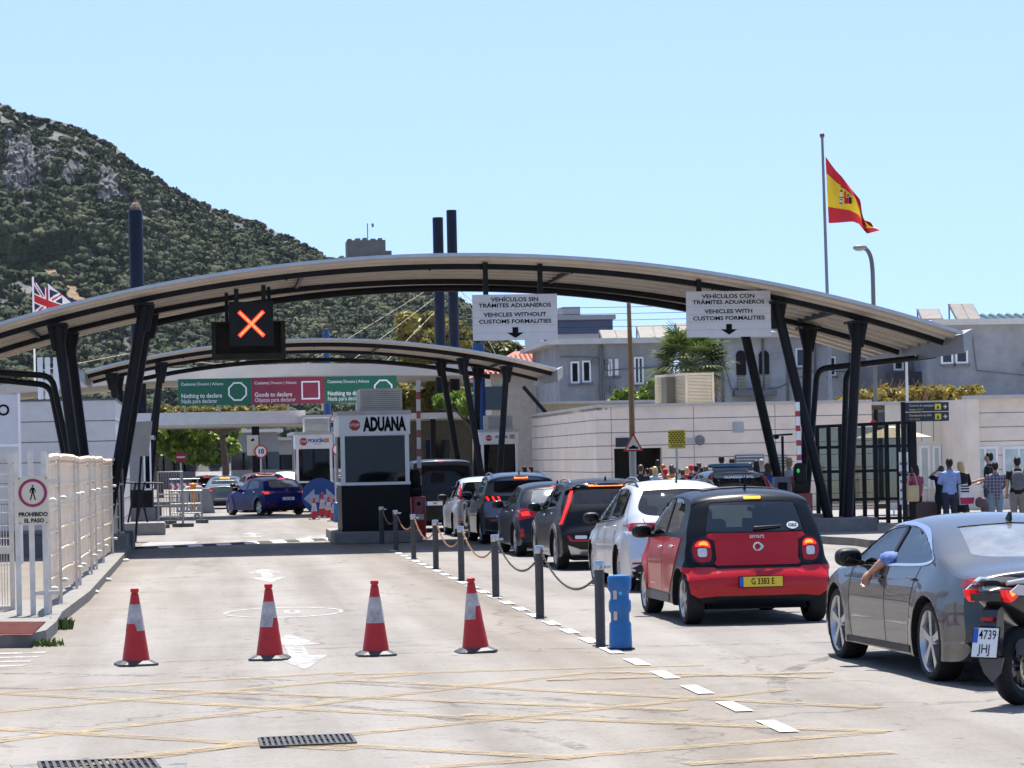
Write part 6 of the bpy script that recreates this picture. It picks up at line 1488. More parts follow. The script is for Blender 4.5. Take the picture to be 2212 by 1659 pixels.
def leaves(clumps, n, size, seed, up=.3, stretch=1.7):
    """many small leaf faces through the volume of several clumps; clumps: (centre, rx, ry, rz)"""
    r = np.random.default_rng(seed); vol = np.array([c[1] * c[2] * c[3] for c in clumps]) ** .75; idx = r.choice(len(clumps), n, p=vol / vol.sum())
    C = np.array([tuple(c[0]) for c in clumps])[idx]; S = np.array([c[1:4] for c in clumps])[idx]
    d = r.normal(size=(n, 3)); d /= np.linalg.norm(d, axis=1)[:, None]; rad_ = (.55 + .5 * r.random(n) ** .7)[:, None]
    p = C + d * S * rad_
    nn = d * .8 + r.normal(size=(n, 3)) * .7 + np.array([0, 0, up]); nn /= np.linalg.norm(nn, axis=1)[:, None]
    t = np.cross(nn, r.normal(size=(n, 3))); t /= np.linalg.norm(t, axis=1)[:, None]; b = np.cross(nn, t)
    s = (size * (.6 + .8 * r.random(n)))[:, None]
    q = np.stack([p - t * s * stretch / 2, p + b * s * .5, p + t * s * stretch / 2, p - b * s * .5], 1).reshape(-1, 3)
    return q
def leaf_obj(name, q, mt, parent):
    a = np.array(parent.location); q = q - a; n = len(q) // 4; me = bpy.data.meshes.new(name)
    me.vertices.add(4 * n); me.vertices.foreach_set('co', q.astype(np.float32).ravel()); me.loops.add(4 * n); me.loops.foreach_set('vertex_index', np.arange(4 * n, dtype=np.int32))
    me.polygons.add(n); me.polygons.foreach_set('loop_start', np.arange(0, 4 * n, 4, dtype=np.int32)); me.update(calc_edges=True); me.validate(); me.materials.append(mt); return link(name, me, parent)
BARK = mat('bark', (.10, .075, .055), .9, var=.25, scale=6, bump=.5)
def tree(name, label, cat, base, clumps, n, size, mt, seed, trunk_r=.18, group=None, limbs=True):
    root = thing(name, label, cat, base, 0, group); leaf_obj('crown', leaves(clumps, n, size, seed), mt, root)
    if limbs:
        m = MB(); b = Vector(base); cs = [Vector(c[0]) for c in clumps]; mid = sum(cs, Vector()) / len(cs); fork = b.lerp(Vector((mid.x, mid.y, min(c.z for c in cs))), .75)
        m.tube([b, b.lerp(fork, .5) + Vector((.08, 0, 0)), fork], [trunk_r * 1.2, trunk_r, trunk_r * .8], 9)
        for c in cs: m.tube([fork, fork.lerp(c, .55) + Vector((0, 0, .15)), c], [trunk_r * .6, trunk_r * .4, trunk_r * .12], 6)
        m.wb('trunk', BARK, root, smooth=60)
    return root
rt = random.Random(11)
L_FICUS = leaf_mat('ficus_leaves', (.025, .05, .006), (.22, .32, .035)); L_OLIVE = leaf_mat('olive_yellow_leaves', (.09, .085, .02), (.30, .26, .06)); L_GREEN = leaf_mat('bright_green_leaves', (.05, .10, .012), (.20, .30, .04)); L_HEDGE = leaf_mat('dry_hedge_leaves', (.12, .09, .035), (.34, .27, .05)); L_PALM = leaf_mat('palm_fronds', (.020, .036, .010), (.11, .15, .035), .8)
def pxclumps(spec, y, dy=1.5):
    out = []
    for px, py, rpx in spec: c = P(px, py, y + rt.uniform(-dy, dy)); r = rpx / (F / y); out.append((c, r, r, r * .8))
    return out
# trimmed street tree
y = 170; sp = [(rt.uniform(355, 500), rt.uniform(925, 965), 20) for k in range(16)] + [(352 + 17 * k, 921, 15) for k in range(10)] + [(470, 985, 16), (445, 985, 20), (410, 985, 18), (380, 975, 20), (500, 935, 15), (365, 950, 20), (345, 940, 14), (345, 965, 10)]
tree('street_tree', 'dark green box trimmed street tree beneath the white beam', 'tree', (P(430, 1000, y).x, y, 0), pxclumps(sp, y, 2), 9000, .30, L_FICUS, 3, .25, None, False)
m = MB(); c = P(487, 1035, 171); m.tube([(c.x, 171, 0), (c.x + .05, 171, 1.4), (c.x, 171, 3)], [.26, .22, .2], 10); m.wb('trunk', BARK, SC.collection.objects['street_tree'], smooth=60)
y = 172; tree('street_tree', 'second trimmed tree at the left behind the slanted column', 'tree', (P(345, 1000, y).x, y, 0), pxclumps([(335, 930, 22), (350, 960, 18), (330, 980, 15), (320, 950, 16)], y, 1), 1800, .28, L_FICUS, 4, .2)
# treetops above the white beam
y = 160; tree('tree', 'yellow green treetops above the white beam, left of the banner supports', 'tree', (P(487, 1000, y).x, y, 0), pxclumps([(345 + 22 * k, 888 + 3 * (k % 2), 12) for k in range(13)], y, 1), 3000, .26, L_OLIVE, 5, .2)
# yellowish trees behind the pylons
y = 158; sp = [(rt.uniform(870, 985), rt.uniform(690, 800), 24) for k in range(22)] + [(880, 715, 22), (900, 700, 22), (930, 690, 20), (960, 730, 24), (985, 770, 22), (1000, 745, 20), (860, 745, 18)]
tree('tree', 'large yellowish tree behind the twin blue pylons', 'tree', (P(930, 1000, y).x, y, 0), pxclumps(sp, y, 2.5), 7500, .30, L_OLIVE, 6, .3)
sp = [(rt.uniform(860, 1000), rt.uniform(800, 890), 24) for k in range(20)]
tree('tree', 'olive tree under the slab roof right of the banner', 'tree', (P(925, 1000, 152).x, 152, 0), pxclumps(sp, 152, 2), 6500, .28, L_OLIVE, 7, .25)
y = 163; tree('tree', 'darker tree showing under the left lane sign', 'tree', (P(1060, 1000, y).x, y, 0), pxclumps([(rt.uniform(1010, 1110), rt.uniform(735, 790), 22) for k in range(14)], y, 2), 4500, .30, leaf_mat('olive_dark_leaves', (.04, .045, .012), (.16, .16, .05)), 8, .3)
y = 122; tree('bush', 'bright green bush behind the far right columns', 'bush', (P(1010, 1000, y).x, y, 0), pxclumps([(rt.uniform(955, 1095), rt.uniform(845, 892), 17) for k in range(18)], y, 1), 4200, .24, L_GREEN, 9, .12)
# shrubs on the terrace in front of the grey house
y = 104.3; tree('shrub', 'light green shrub left of the tall brown post', 'shrub', (P(1340, 880, y).x, y, 3.4), pxclumps([(1328, 866, 9), (1345, 858, 11), (1360, 848, 11), (1335, 850, 8), (1322, 872, 6), (1372, 862, 9)], y, .4), 420, .20, L_GREEN, 10, .03)
tree('shrub', 'taller light green shrub between the brown post and louvred cabinet', 'shrub', (P(1415, 880, y).x, y, 3.4), pxclumps([(1400, 845, 14), (1420, 850, 14), (1432, 865, 12), (1408, 866, 13), (1390, 862, 9), (1412, 830, 9)], y, .4), 800, .22, L_GREEN, 12, .04)
# dry hedge at the right
y = 100.5; root = thing('hedge', 'straggly yellow brown hedge along the wall top at the right', 'hedge', (P(1960, 885, y).x, y, 2.4))
sp = [(1815 + 9.5 * k, 868 - 22 * math.sin(min(1, k / 12) * 1.5) + rt.uniform(-6, 8), rt.uniform(9, 14)) for k in range(32)] + [(1880 + 6.5 * k, 868 + rt.uniform(-4, 14), 13) for k in range(34)]
leaf_obj('foliage', leaves(pxclumps(sp, y, .8), 5200, .17, 13), L_HEDGE, root)
m = MB()
for k in range(150): c = P(rt.uniform(1825, 2010), 885, y + rt.uniform(-.6, .6)); a = rt.uniform(0, 6.28); h = rt.uniform(.4, 1.15); m.tube([c, c + Vector((.15 * math.cos(a), .1 * math.sin(a), h * .6)), c + Vector((.4 * math.cos(a), .2 * math.sin(a), h))], [.025, .018, .006], 4)
m.wb('branches', mat('dry_twig', (.24, .14, .08), .9, var=.2), root)
tree('shrub', 'small green shrub at the right end of the dry hedge', 'shrub', (P(2100, 880, y).x, y, 2.4), pxclumps([(2095, 870, 10), (2108, 874, 9), (2085, 876, 8)], y, .3), 350, .16, L_GREEN, 14, .03)
# fan palm
y = 96.5; c = P(1490, 790, y); root = thing('fan_palm', 'shaggy fan palm between the two lane signs, behind the louvred cabinet', 'palm', (c.x, y, 0))
m = MB(); m.tube([(c.x, y, 0), (c.x + .05, y, c.z * .5), (c.x, y, c.z)], [.30, .26, .22], 12); m.wb('trunk', BARK, root, smooth=60)
rp = random.Random(8); fr = MB(); dead = MB()
for k in range(112):
    az = rp.uniform(0, 2 * math.pi); el = rp.uniform(-.75, 1.25); L = rp.uniform(.65, 1.15); d = Vector((math.cos(az) * math.cos(el), math.sin(az) * math.cos(el), math.sin(el))); b0 = c + Vector((0, 0, -.0)); hub = b0 + d * L
    mbx = dead if el < -.35 else fr; mbx.tube([b0, b0.lerp(hub, .5) + Vector((0, 0, .06)), hub], .012, 4, mi=0)
    sd_ = d.cross(Vector((0, 0, 1))); sd_ = sd_.normalized() if sd_.length > .1 else Vector((1, 0, 0)); upv = sd_.cross(d).normalized(); R_ = rp.uniform(.55, .9)
    for j in range(15):
        t = rad(-105 + 210 * j / 14); e = (d * math.cos(t) + sd_ * math.sin(t)).normalized(); droop = Vector((0, 0, -.18 - .15 * rp.random())) * R_
        w_ = sd_ * math.cos(t) * .035 - d * math.sin(t) * .035; p1 = hub + e * R_ * .55 + droop * .2; p2 = hub + e * R_ * (.9 + .25 * rp.random()) + droop
        mbx.add([hub, p1 - w_, p2, p1 + w_], [(0, 1, 2, 3)], 0)
fr.wb('fronds', L_PALM, root); dead.wb('dead_fronds', leaf_mat('dry_fronds', (.10, .07, .03), (.28, .21, .09)), root)
# ------------------------------------------------------------------ the wooded rock
prof = [(-260, 215), (-120, 205), (-40, 205), (0, 222), (18, 230), (40, 243), (100, 255), (150, 268), (200, 290), (250, 318), (300, 358), (350, 392), (400, 422), (450, 446), (500, 462), (560, 482), (600, 503), (640, 520), (700, 553), (760, 566), (840, 568), (880, 580), (920, 600), (960, 628), (1000, 652), (1040, 690), (1090, 745), (1150, 800), (1250, 860), (1400, 930)]
YR, YB = 1000.0, 790.0
RP = [P(px, py, YR) for px, py in prof]; RX = np.array([p.x for p in RP]); RZ = np.array([p.z for p in RP])
def cliffness(x, t):
    px = 1106 + (x * 0);  # placeholder replaced below
    return 0
def hill_pt(x, t):
    """t: 0 foot .. 1 ridge"""
    zr = float(np.interp(x, RX, RZ)); n1 = mnoise.fractal(Vector((x * .016, t * 3.2, 1.7)), 1.0, 2.0, 5); n2 = mnoise.noise(Vector((x * .045, t * 6, 4.0)))
    edge = min(1, (1 - t) * 5) * min(1, t * 6)
    y = YB + (YR - YB) * t + (n1 * 20 + n2 * 9) * edge
    steep = math.exp(-((t - .66) / .10) ** 2) * max(0, min(1, (12 - x) / 30)) * 16          # crags on the upper left
    z = zr * (t ** .92) + (n2 * 3.0 + n1 * 4) * edge
    return Vector((x, y - 0 + (steep if t > .66 else -steep) * .5 * edge, z))
nxh, nth = 150, 60; xs_ = np.linspace(-150, 175, nxh); vs = [hill_pt(x, t)[:] for x in xs_ for t in np.linspace(0, 1, nth)]
vs += [(x, 1400, -5) for x in xs_]
m = MB(); fs = [(i * nth + j, (i + 1) * nth + j, (i + 1) * nth + j + 1, i * nth + j + 1) for i in range(nxh - 1) for j in range(nth - 1)] + [(i * nth + nth - 1, (i + 1) * nth + nth - 1, nxh * nth + i + 1, nxh * nth + i) for i in range(nxh - 1)]
m.add(vs, fs)
def rock_mat():
    mm, n, l, b = node_mat('limestone_crag'); tc = n.new('ShaderNodeTexCoord').outputs['Object']
    mp = n.new('ShaderNodeMapping'); mp.inputs['Scale'].default_value = (1, .6, .45); l.new(tc, mp.inputs['Vector'])
    t = tex(n, l, 'ShaderNodeTexNoise', mp.outputs[0], .10, 10, Roughness=.7); v = tex(n, l, 'ShaderNodeTexVoronoi', mp.outputs[0], .22)
    r = ramp(n, l, t.outputs['Fac'], [(.32, (.025, .026, .025)), (.45, (.065, .065, .066)), (.60, (.115, .114, .116)), (.78, (.12, .10, .08))])
    c = mixc(n, l, r.outputs[0], ramp(n, l, v.outputs['Distance'], [(0, (.6, .6, .6)), (.6, (1.15, 1.15, 1.15))]).outputs[0], .7, 'MULTIPLY')
    l.new(c, b.inputs['Base Color']); b.inputs['Roughness'].default_value = .95
    bp = n.new('ShaderNodeBump'); bp.inputs['Strength'].default_value = 1.0; bp.inputs['Distance'].default_value = 2.5; l.new(t.outputs['Fac'], bp.inputs['Height']); l.new(bp.outputs[0], b.inputs['Normal']); return mm
hill = m.build('hill', rock_mat(), smooth=50); tag(hill, kind='structure')
# scrub: thousands of crowns, one far-off wood
ico = []
for k in range(8):
    bm = bmesh.new(); bmesh.ops.create_icosphere(bm, subdivisions=2, radius=1)
    for v in bm.verts:
        d = v.co.normalized(); s_ = 1 + .30 * mnoise.noise(d * 1.6 + Vector((k * 9, 0, 0))) + .26 * mnoise.noise(d * 4.2 + Vector((0, k * 5, 0))) + .16 * mnoise.noise(d * 9 + Vector((k, k, 3)))
        v.co = d * s_
    bm.verts.ensure_lookup_table(); ico.append((np.array([v.co[:] for v in bm.verts]), np.array([[v.index for v in f.verts] for f in bm.faces]))); bm.free()
rh = np.random.default_rng(21); VV = []; FF = []; off = 0; cnt = 0
CRAGS = ((47, 362, 48, 72, .85), (10, 310, 30, 24, .4), (150, 382, 32, 36, .7), (232, 412, 32, 48, .65), (100, 345, 36, 34, .35), (350, 455, 28, 34, .30), (430, 495, 32, 32, .27), (355, 552, 9, 30, .5), (60, 440, 36, 28, .35))
SANDY = ((97, 585, 11, 10), (112, 604, 13, 11), (132, 624, 14, 12), (152, 642, 15, 11), (172, 660, 14, 10))
def to_px(p):
    c = Vector(p) - Vector((0, 0, CH)); d = c.dot(FWD); x = F * c.dot(_r0) / d; y_ = HY - 829.5 - F * c.z / d
    return 1106 + x * math.cos(ROLL) + y_ * math.sin(ROLL), 829.5 - x * math.sin(ROLL) + y_ * math.cos(ROLL)
QQ = []; LEAFN = 46; sandy_spots = []
for k in range(7600):
    x = rh.uniform(-92, 110); t = min(.985, rh.random() ** .85); zr = np.interp(x, RX, RZ); p = hill_pt(x, t); px, py = to_px(p)
    bare = max([w_ * max(0, 1.25 - math.hypot((px - cx) / rx, (py - cy) / ry)) for cx, cy, rx, ry, w_ in CRAGS]) + .18 * mnoise.noise(Vector((x * .11, t * 15, 2.0)))
    if any(math.hypot((px - cx) / rx, (py + 6 - cy) / ry) < 1.1 for cx, cy, rx, ry in SANDY): continue
    if bare > .26 and rh.random() < min(.93, bare * 1.5): continue
    r = rh.uniform(1.2, 3.3) * (1.15 - .30 * t) * (.5 if bare > .3 else 1); r = min(r, 1.0 + .08 * zr)
    if t > .93: r *= .6
    V, Fc = ico[rh.integers(8)]; a = rh.uniform(0, 6.28); ca, sa = math.cos(a), math.sin(a); S3 = np.array([r * rh.uniform(.85, 1.3), r, r * rh.uniform(.65, .95)]); o3 = np.array([p.x, p.y, p.z + r * .35])
    q = V * S3 * .84; q = np.c_[q[:, 0] * ca - q[:, 1] * sa, q[:, 0] * sa + q[:, 1] * ca, q[:, 2]] + o3
    VV.append(q); FF.append(Fc + off); off += len(V); cnt += 1
    d = rh.normal(size=(LEAFN, 3)); d /= np.linalg.norm(d, axis=1)[:, None]; d[:, 2] = np.abs(d[:, 2]) * .9 - .15; c = d * S3 * (.72 + .42 * rh.random((LEAFN, 1))); c = np.c_[c[:, 0] * ca - c[:, 1] * sa, c[:, 0] * sa + c[:, 1] * ca, c[:, 2]] + o3
    nn = d + rh.normal(size=(LEAFN, 3)) * .5; nn /= np.linalg.norm(nn, axis=1)[:, None]; tt = np.cross(nn, rh.normal(size=(LEAFN, 3))); tt /= np.linalg.norm(tt, axis=1)[:, None]; bb = np.cross(nn, tt); sz = (.30 + .16 * r) * (.6 + .8 * rh.random((LEAFN, 1)))
    QQ.append(np.stack([c - tt * sz, c + bb * sz * .7, c + tt * sz, c - bb * sz * .7], 1).reshape(-1, 3))
VV = np.concatenate(VV); FF = np.concatenate(FF); QQ = np.concatenate(QQ); me = bpy.data.meshes.new('hillside_scrub'); n = len(FF); nq = len(QQ) // 4; nv = len(VV)
me.vertices.add(nv + 4 * nq); me.vertices.foreach_set('co', np.concatenate([VV, QQ]).astype(np.float32).ravel()); me.loops.add(3 * n + 4 * nq); me.loops.foreach_set('vertex_index', np.concatenate([FF.ravel(), nv + np.arange(4 * nq)]).astype(np.int32)); me.polygons.add(n + nq); me.polygons.foreach_set('loop_start', np.concatenate([np.arange(0, 3 * n, 3), 3 * n + np.arange(0, 4 * nq, 4)]).astype(np.int32)); me.update(calc_edges=True)
def scrub_mat():
    mm, n_, l, b = node_mat('hillside_foliage'); tc = n_.new('ShaderNodeTexCoord').outputs['Object']
    t = tex(n_, l, 'ShaderNodeTexNoise', tc, .055, 5, Roughness=.6); t2 = tex(n_, l, 'ShaderNodeTexNoise', tc, .9, 6, Roughness=.75)
    f = n_.new('ShaderNodeMath'); f.operation = 'MULTIPLY_ADD'; l.new(t2.outputs['Fac'], f.inputs[0]); f.inputs[1].default_value = .7; l.new(t.outputs['Fac'], f.inputs[2])
    r = ramp(n_, l, f.outputs[0], [(.58, (.022, .031, .022)), (.82, (.055, .070, .042)), (1.0, (.115, .125, .072))]); l.new(r.outputs[0], b.inputs['Base Color']); b.inputs['Roughness'].default_value = .9; b.inputs['Specular IOR Level'].default_value = .1
    bp = n_.new('ShaderNodeBump'); bp.inputs['Strength'].default_value = 1.0; bp.inputs['Distance'].default_value = 1.2; l.new(t2.outputs['Fac'], bp.inputs['Height']); l.new(bp.outputs[0], b.inputs['Normal']); return mm
me.materials.append(scrub_mat()); so_ = link('hillside_scrub', me); tag(so_, 'dense dark green scrub covering the rocky hill', 'scrub', kind='stuff')
# broken crag faces between the scrub
CV = []; CF = []; off = 0
for k in range(5200):
    x = rh.uniform(-92, 60); t = rh.uniform(.35, .97); p = hill_pt(x, t); px, py = to_px(p)
    bare = max([w_ * max(0, 1.25 - math.hypot((px - cx) / rx, (py - cy) / ry)) for cx, cy, rx, ry, w_ in CRAGS])
    if bare < .20 or rh.random() > bare * 1.6: continue
    V, Fc = ico[rh.integers(8)]; r = rh.uniform(.6, 2.0); q = np.sign(V) * np.abs(V) ** .7 * np.array([r * .8, r * .7, r * rh.uniform(.9, 2.2)]); q = q + rh.normal(size=q.shape) * .22 * r; a = rh.uniform(0, 6.28); ca, sa = math.cos(a), math.sin(a)
    q = np.c_[q[:, 0] * ca - q[:, 1] * sa, q[:, 0] * sa + q[:, 1] * ca + q[:, 2] * .35, q[:, 2]] + np.array([p.x, p.y, p.z]); CV.append(q); CF += [tuple(f + off) for f in Fc]; off += len(V)
me = bpy.data.meshes.new('hill_crags'); me.from_pydata(np.concatenate(CV).tolist(), [], CF); me.materials.append(hill.data.materials[0]); tag(link('hill_crags', me), kind='structure')
# sandy path patch: a ragged strip of bare earth on the slope
def on_hill(px, py):
    best = None
    for k in range(120):
        t = k / 120; p = hill_pt(P(px, py, YB + (YR - YB) * t).x, t); q = P(px, py, p.y)
        if best is None or abs(q.z - p.z) < best[0]: best = (abs(q.z - p.z), p)
    return best[1]
m = MB(); pts = []
for k in range(15):
    s_ = k / 14; px, py = 92 + 85 * s_, 578 + 88 * s_; w_ = 9 + 5 * math.sin(s_ * 3) + 4 * math.sin(s_ * 23); pts.append((on_hill(px - w_, py) + Vector((0, -.8, .7)), on_hill(px + w_ * 1.1, py - 3) + Vector((0, -.8, .7))))
for (a, b_), (c_, d_) in zip(pts, pts[1:]): m.quad(a, b_, d_, c_)
tag(m.build('sandy_path', mat('sandy_earth', (.15, .10, .05), .9, var=.4, scale=.25, bump=1.0, bscale=.6)), kind='structure')
def arch(cy, cz, R_, a0, a1, n=12): return [(cy + R_ * math.cos(rad(a0 + (a1 - a0) * k / n)), cz + R_ * math.sin(rad(a0 + (a1 - a0) * k / n))) for k in range(n + 1)]
P_SMART = paint('car_black_blue_paint', (0.006, 0.008, 0.012), metal=.0, coat=.06, spec=.15)
P_RED = paint('car_red_paint', (0.42, 0.002, 0.009), metal=.0, rough=.34, coat=.45, spec=.25)
P_AUDI = paint('car_dark_grey_paint', (0.028, 0.033, 0.041), metal=.2, coat=.8)
P_SILVER = paint('car_silver_paint', (0.56, 0.58, 0.61), metal=.55)
P_BLACKCAR = paint('car_black_paint', (0.005, 0.006, 0.008), metal=.0, coat=.15, spec=.2)
P_NAVY = paint('car_navy_paint', (0.008, 0.010, 0.022), metal=.0, coat=.2, spec=.2)
P_SUV = paint('car_slate_paint', (0.12, 0.14, 0.165), metal=.6)
P_BLUE = paint('car_blue_paint', (0.002, 0.003, 0.10), metal=.0, coat=.08, spec=.12)
P_MAROON = paint('car_maroon_paint', (0.10, 0.012, 0.014), metal=.4)
P_STEEL = paint('car_steel_blue_paint', (0.10, 0.13, 0.15), metal=.6)
P_WHITECAR = paint('car_white_paint', (0.75, 0.76, 0.78), metal=.0)
BADGE = mat('badge_silver', (0.6, 0.62, 0.65), 0.25, metal=.8, var=0)

# ---- red and black city car
sp_smart = dict(L=3.495, H=1.554, W=1.665, wb=2.494, ro=.45, R=.30, belt=1.0, belt0=1.06, belt1=.96, tumble=.30, end_r=.6, plan_r=.045, crown_rear=.10, round=.09, flare=.045,
    sil=[(.14, .20), (.04, .28), (.0, .42), (.02, .58), (.10, .68), (.14, .85), (.17, 1.02), (.27, 1.25), (.36, 1.42), (.48, 1.50), (.75, 1.535), (1.2, 1.554), (1.8, 1.535), (2.25, 1.46), (2.65, 1.24), (3.0, 1.02), (3.22, .92), (3.40, .76), (3.49, .55), (3.47, .32), (3.38, .22), (3.2, .19), (1.7, .19), (.4, .19)],
    paint=P_SMART, rim='six', side_win=[[(1.66, 1.02), (1.66, 1.02), (2.70, .985), (2.70, .985), (2.42, 1.28), (2.15, 1.40), (1.66, 1.44), (1.66, 1.44)], [(.80, 1.07), (.80, 1.07), (1.58, 1.03), (1.58, 1.03), (1.58, 1.44), (1.58, 1.44), (1.1, 1.42), (.84, 1.33), (.76, 1.2)]],
    rear_win=[(0, 1.06), (.40, 1.06), (.575, 1.065), (.575, 1.065), (.545, 1.20), (.50, 1.36), (.44, 1.395), (0, 1.405)],
    front_win=[(0, 1.05), (.55, 1.05), (.55, 1.05), (.46, 1.38), (.46, 1.38), (0, 1.42)], cab_z=.95, seat_y=1.75, head_z=1.22, bench_y=.75,
    glass_side=glass('city_car_side_glass', (.30, .36, .36)), glass_rear=glass('city_car_rear_glass', (.34, .42, .42), .09),
    seams=[[(1.62, 1.0), (1.62, .34)]], handles=[(1.75, .86), (1.05, .88)], handle_mat=BADGE, mirror=(2.52, .99), mirror_mat=BLACK, fin=(.78, 1.5), fin_kind='rod',
    panels=[('door', 'left', [(.58, .99), (1.615, .985), (1.615, .34), (1.22, .34), (1.0, .52), (.85, .66), (.70, .82)], P_RED, True, .006),
            ('door', 'left', [(1.635, .985), (2.60, .945), (2.56, .62), (2.50, .34), (1.635, .34)], P_RED, True, .006),
            ('front_wing', 'left', [(2.62, .945), (3.0, .90), (3.27, .74), (3.38, .50), (3.33, .34)] + arch(2.944, .30, .365, 8, 172) + [(2.53, .34)], P_RED, True, .006),
            ('rear_bumper', 'left', [(.07, .60), (.16, .65), (.28, .665)] + arch(.45, .30, .375, 108, 176, 8) + [(.07, .34)], P_RED, True, .007),
            ('tailgate_panel', 'rear', [(-.555, 1.04), (.555, 1.04), (.575, 1.0), (.49, .96), (.475, .75), (.50, .70), (.47, .675), (-.47, .675), (-.50, .70), (-.475, .75), (-.49, .96), (-.575, 1.0)], P_RED, False, .008),
            ('rear_bumper', 'rear', [(-.795, .60), (-.72, .66), (-.52, .655), (-.47, .635), (.47, .635), (.52, .655), (.72, .66), (.795, .60), (.805, .45), (.785, .36), (.70, .315), (.50, .335), (-.50, .335), (-.70, .315), (-.785, .36), (-.805, .45)], P_RED, False, .008),
            ('lamp_surround', 'rear', [(.50, .70), (.50, .97), (.58, 1.02), (.72, .98), (.765, .86), (.74, .73), (.62, .68)], BLACK, True, .004),
            ('brake_lamp_high', 'rear', rrect(-.10, .10, 1.425, 1.45, .01, 2), LIT_AMBER, False, .012)],
    lamps=[('tail_lamp', 'rear', smooth_loop([(.535, .74), (.525, .86), (.56, .965), (.66, .965), (.725, .90), (.73, .80), (.68, .72), (.58, .715)], 4), TAIL, True, .016),
           ('tail_lamp_lit', 'rear', smooth_loop([(.54, .885), (.565, .95), (.66, .95), (.70, .895), (.62, .90)], 4), LIT, True, .022),
           ('tail_lamp_lit', 'rear', smooth_loop([(.56, .905), (.585, .945), (.64, .942), (.66, .91), (.61, .912)], 4), LIT_AMBER, True, .026),
           ('reversing_lamp', 'rear', rrect(.575, .675, .775, .875, .025), LENS, True, .026)])

# ---- dark grey fastback
sp_fast = dict(L=4.75, H=1.386, W=1.843, wb=2.824, ro=1.02, R=.335, belt=.95, belt0=.99, belt1=.93, tumble=.56, tumble2=.3, end_r=1.1, plan_r=.13, crown_rear=.16, round=.08, flare=.014, crease=.11, crease_h=.022,
    sil=[(.14, .22), (.05, .32), (.01, .50), (.03, .70), (.0, .88), (.03, .955), (.15, .985), (.45, 1.03), (.85, 1.15), (1.3, 1.28), (1.75, 1.36), (2.2, 1.386), (2.6, 1.365), (2.95, 1.28), (3.35, 1.09), (3.62, .985), (4.0, .93), (4.4, .83), (4.65, .68), (4.75, .5), (4.7, .3), (4.58, .20), (4.2, .17), (2.4, .17), (.6, .17)],
    paint=P_AUDI, rim='five', rimf=.76, tw=.24, side_win=[[(2.26, .95), (2.26, .95), (3.28, .925), (3.28, .925), (2.98, 1.13), (2.70, 1.235), (2.30, 1.275), (2.30, 1.275)], [(2.19, .952), (2.19, .952), (1.28, .985), (1.08, 1.025), (1.08, 1.025), (1.40, 1.155), (1.75, 1.245), (2.22, 1.275), (2.22, 1.275)]],
    rear_win=[(0, 1.045), (.45, 1.05), (.60, 1.07), (.60, 1.07), (.50, 1.25), (.44, 1.285), (0, 1.31)], front_win=[(0, 1.0), (.60, 1.0), (.60, 1.0), (.48, 1.27), (.48, 1.27), (0, 1.30)],
    cab_z=.90, seat_y=2.15, head_z=1.10, bench_y=1.25, glass_side=glass('fastback_tint', (.16, .18, .19), .10), glass_rear=GLASS_GREY, open_left=True,
    trim=[[(3.36, .915), (3.36, .915), (2.26, .938), (1.28, .97), (1.0, 1.02), (1.0, 1.02), (1.36, 1.17), (1.74, 1.265), (2.24, 1.30), (2.72, 1.26), (3.02, 1.15)]], trim_mat=CHROME, trim_w=.026,
    pillars=[[(2.26, .945), (2.19, .945), (2.225, 1.28), (2.30, 1.28)]],
    seams=[[(2.22, .93), (2.23, .6), (2.20, .26)], [(1.30, .95), (1.42, .75), (1.50, .5), (1.55, .28), (1.6, .26)], [(3.30, .90), (3.36, .6), (3.30, .26)], [(1.55, .26), (3.30, .24)]],
    handles=[(2.42, .82), (1.45, .84)], mirror=(3.10, .94), mirror_mat=BLACK, fin=(1.55, 1.3),
    panels=[('sill', 'left', [(1.48, .21), (3.42, .20), (3.42, .25), (1.48, .27)], BLACK, True, .010),
            ('diffuser', 'rear', [(-.80, .22), (.80, .22), (.70, .38), (.60, .42), (-.60, .42), (-.70, .38)], BLACK, False, .008)],
    lamps=[('tail_lamp', 'left', [(.04, .755), (.16, .76), (.30, .84), (.30, .875), (.04, .89)], TAIL, True, .010), ('tail_lamp', 'rear', [(.30, .765), (.42, .755), (.74, .75), (.80, .765), (.815, .885), (.74, .895), (.30, .88)], TAIL_DARK, True, .010),
           ('tail_lamp_lit', 'rear', [(.32, .82), (.62, .815), (.74, .765), (.785, .77), (.80, .87), (.76, .88), (.75, .81), (.64, .845), (.32, .845)], GLOW, True, .016)],
    lines=[([(-.30, .80), (.30, .80)], TAIL_DARK, .02, .010)])

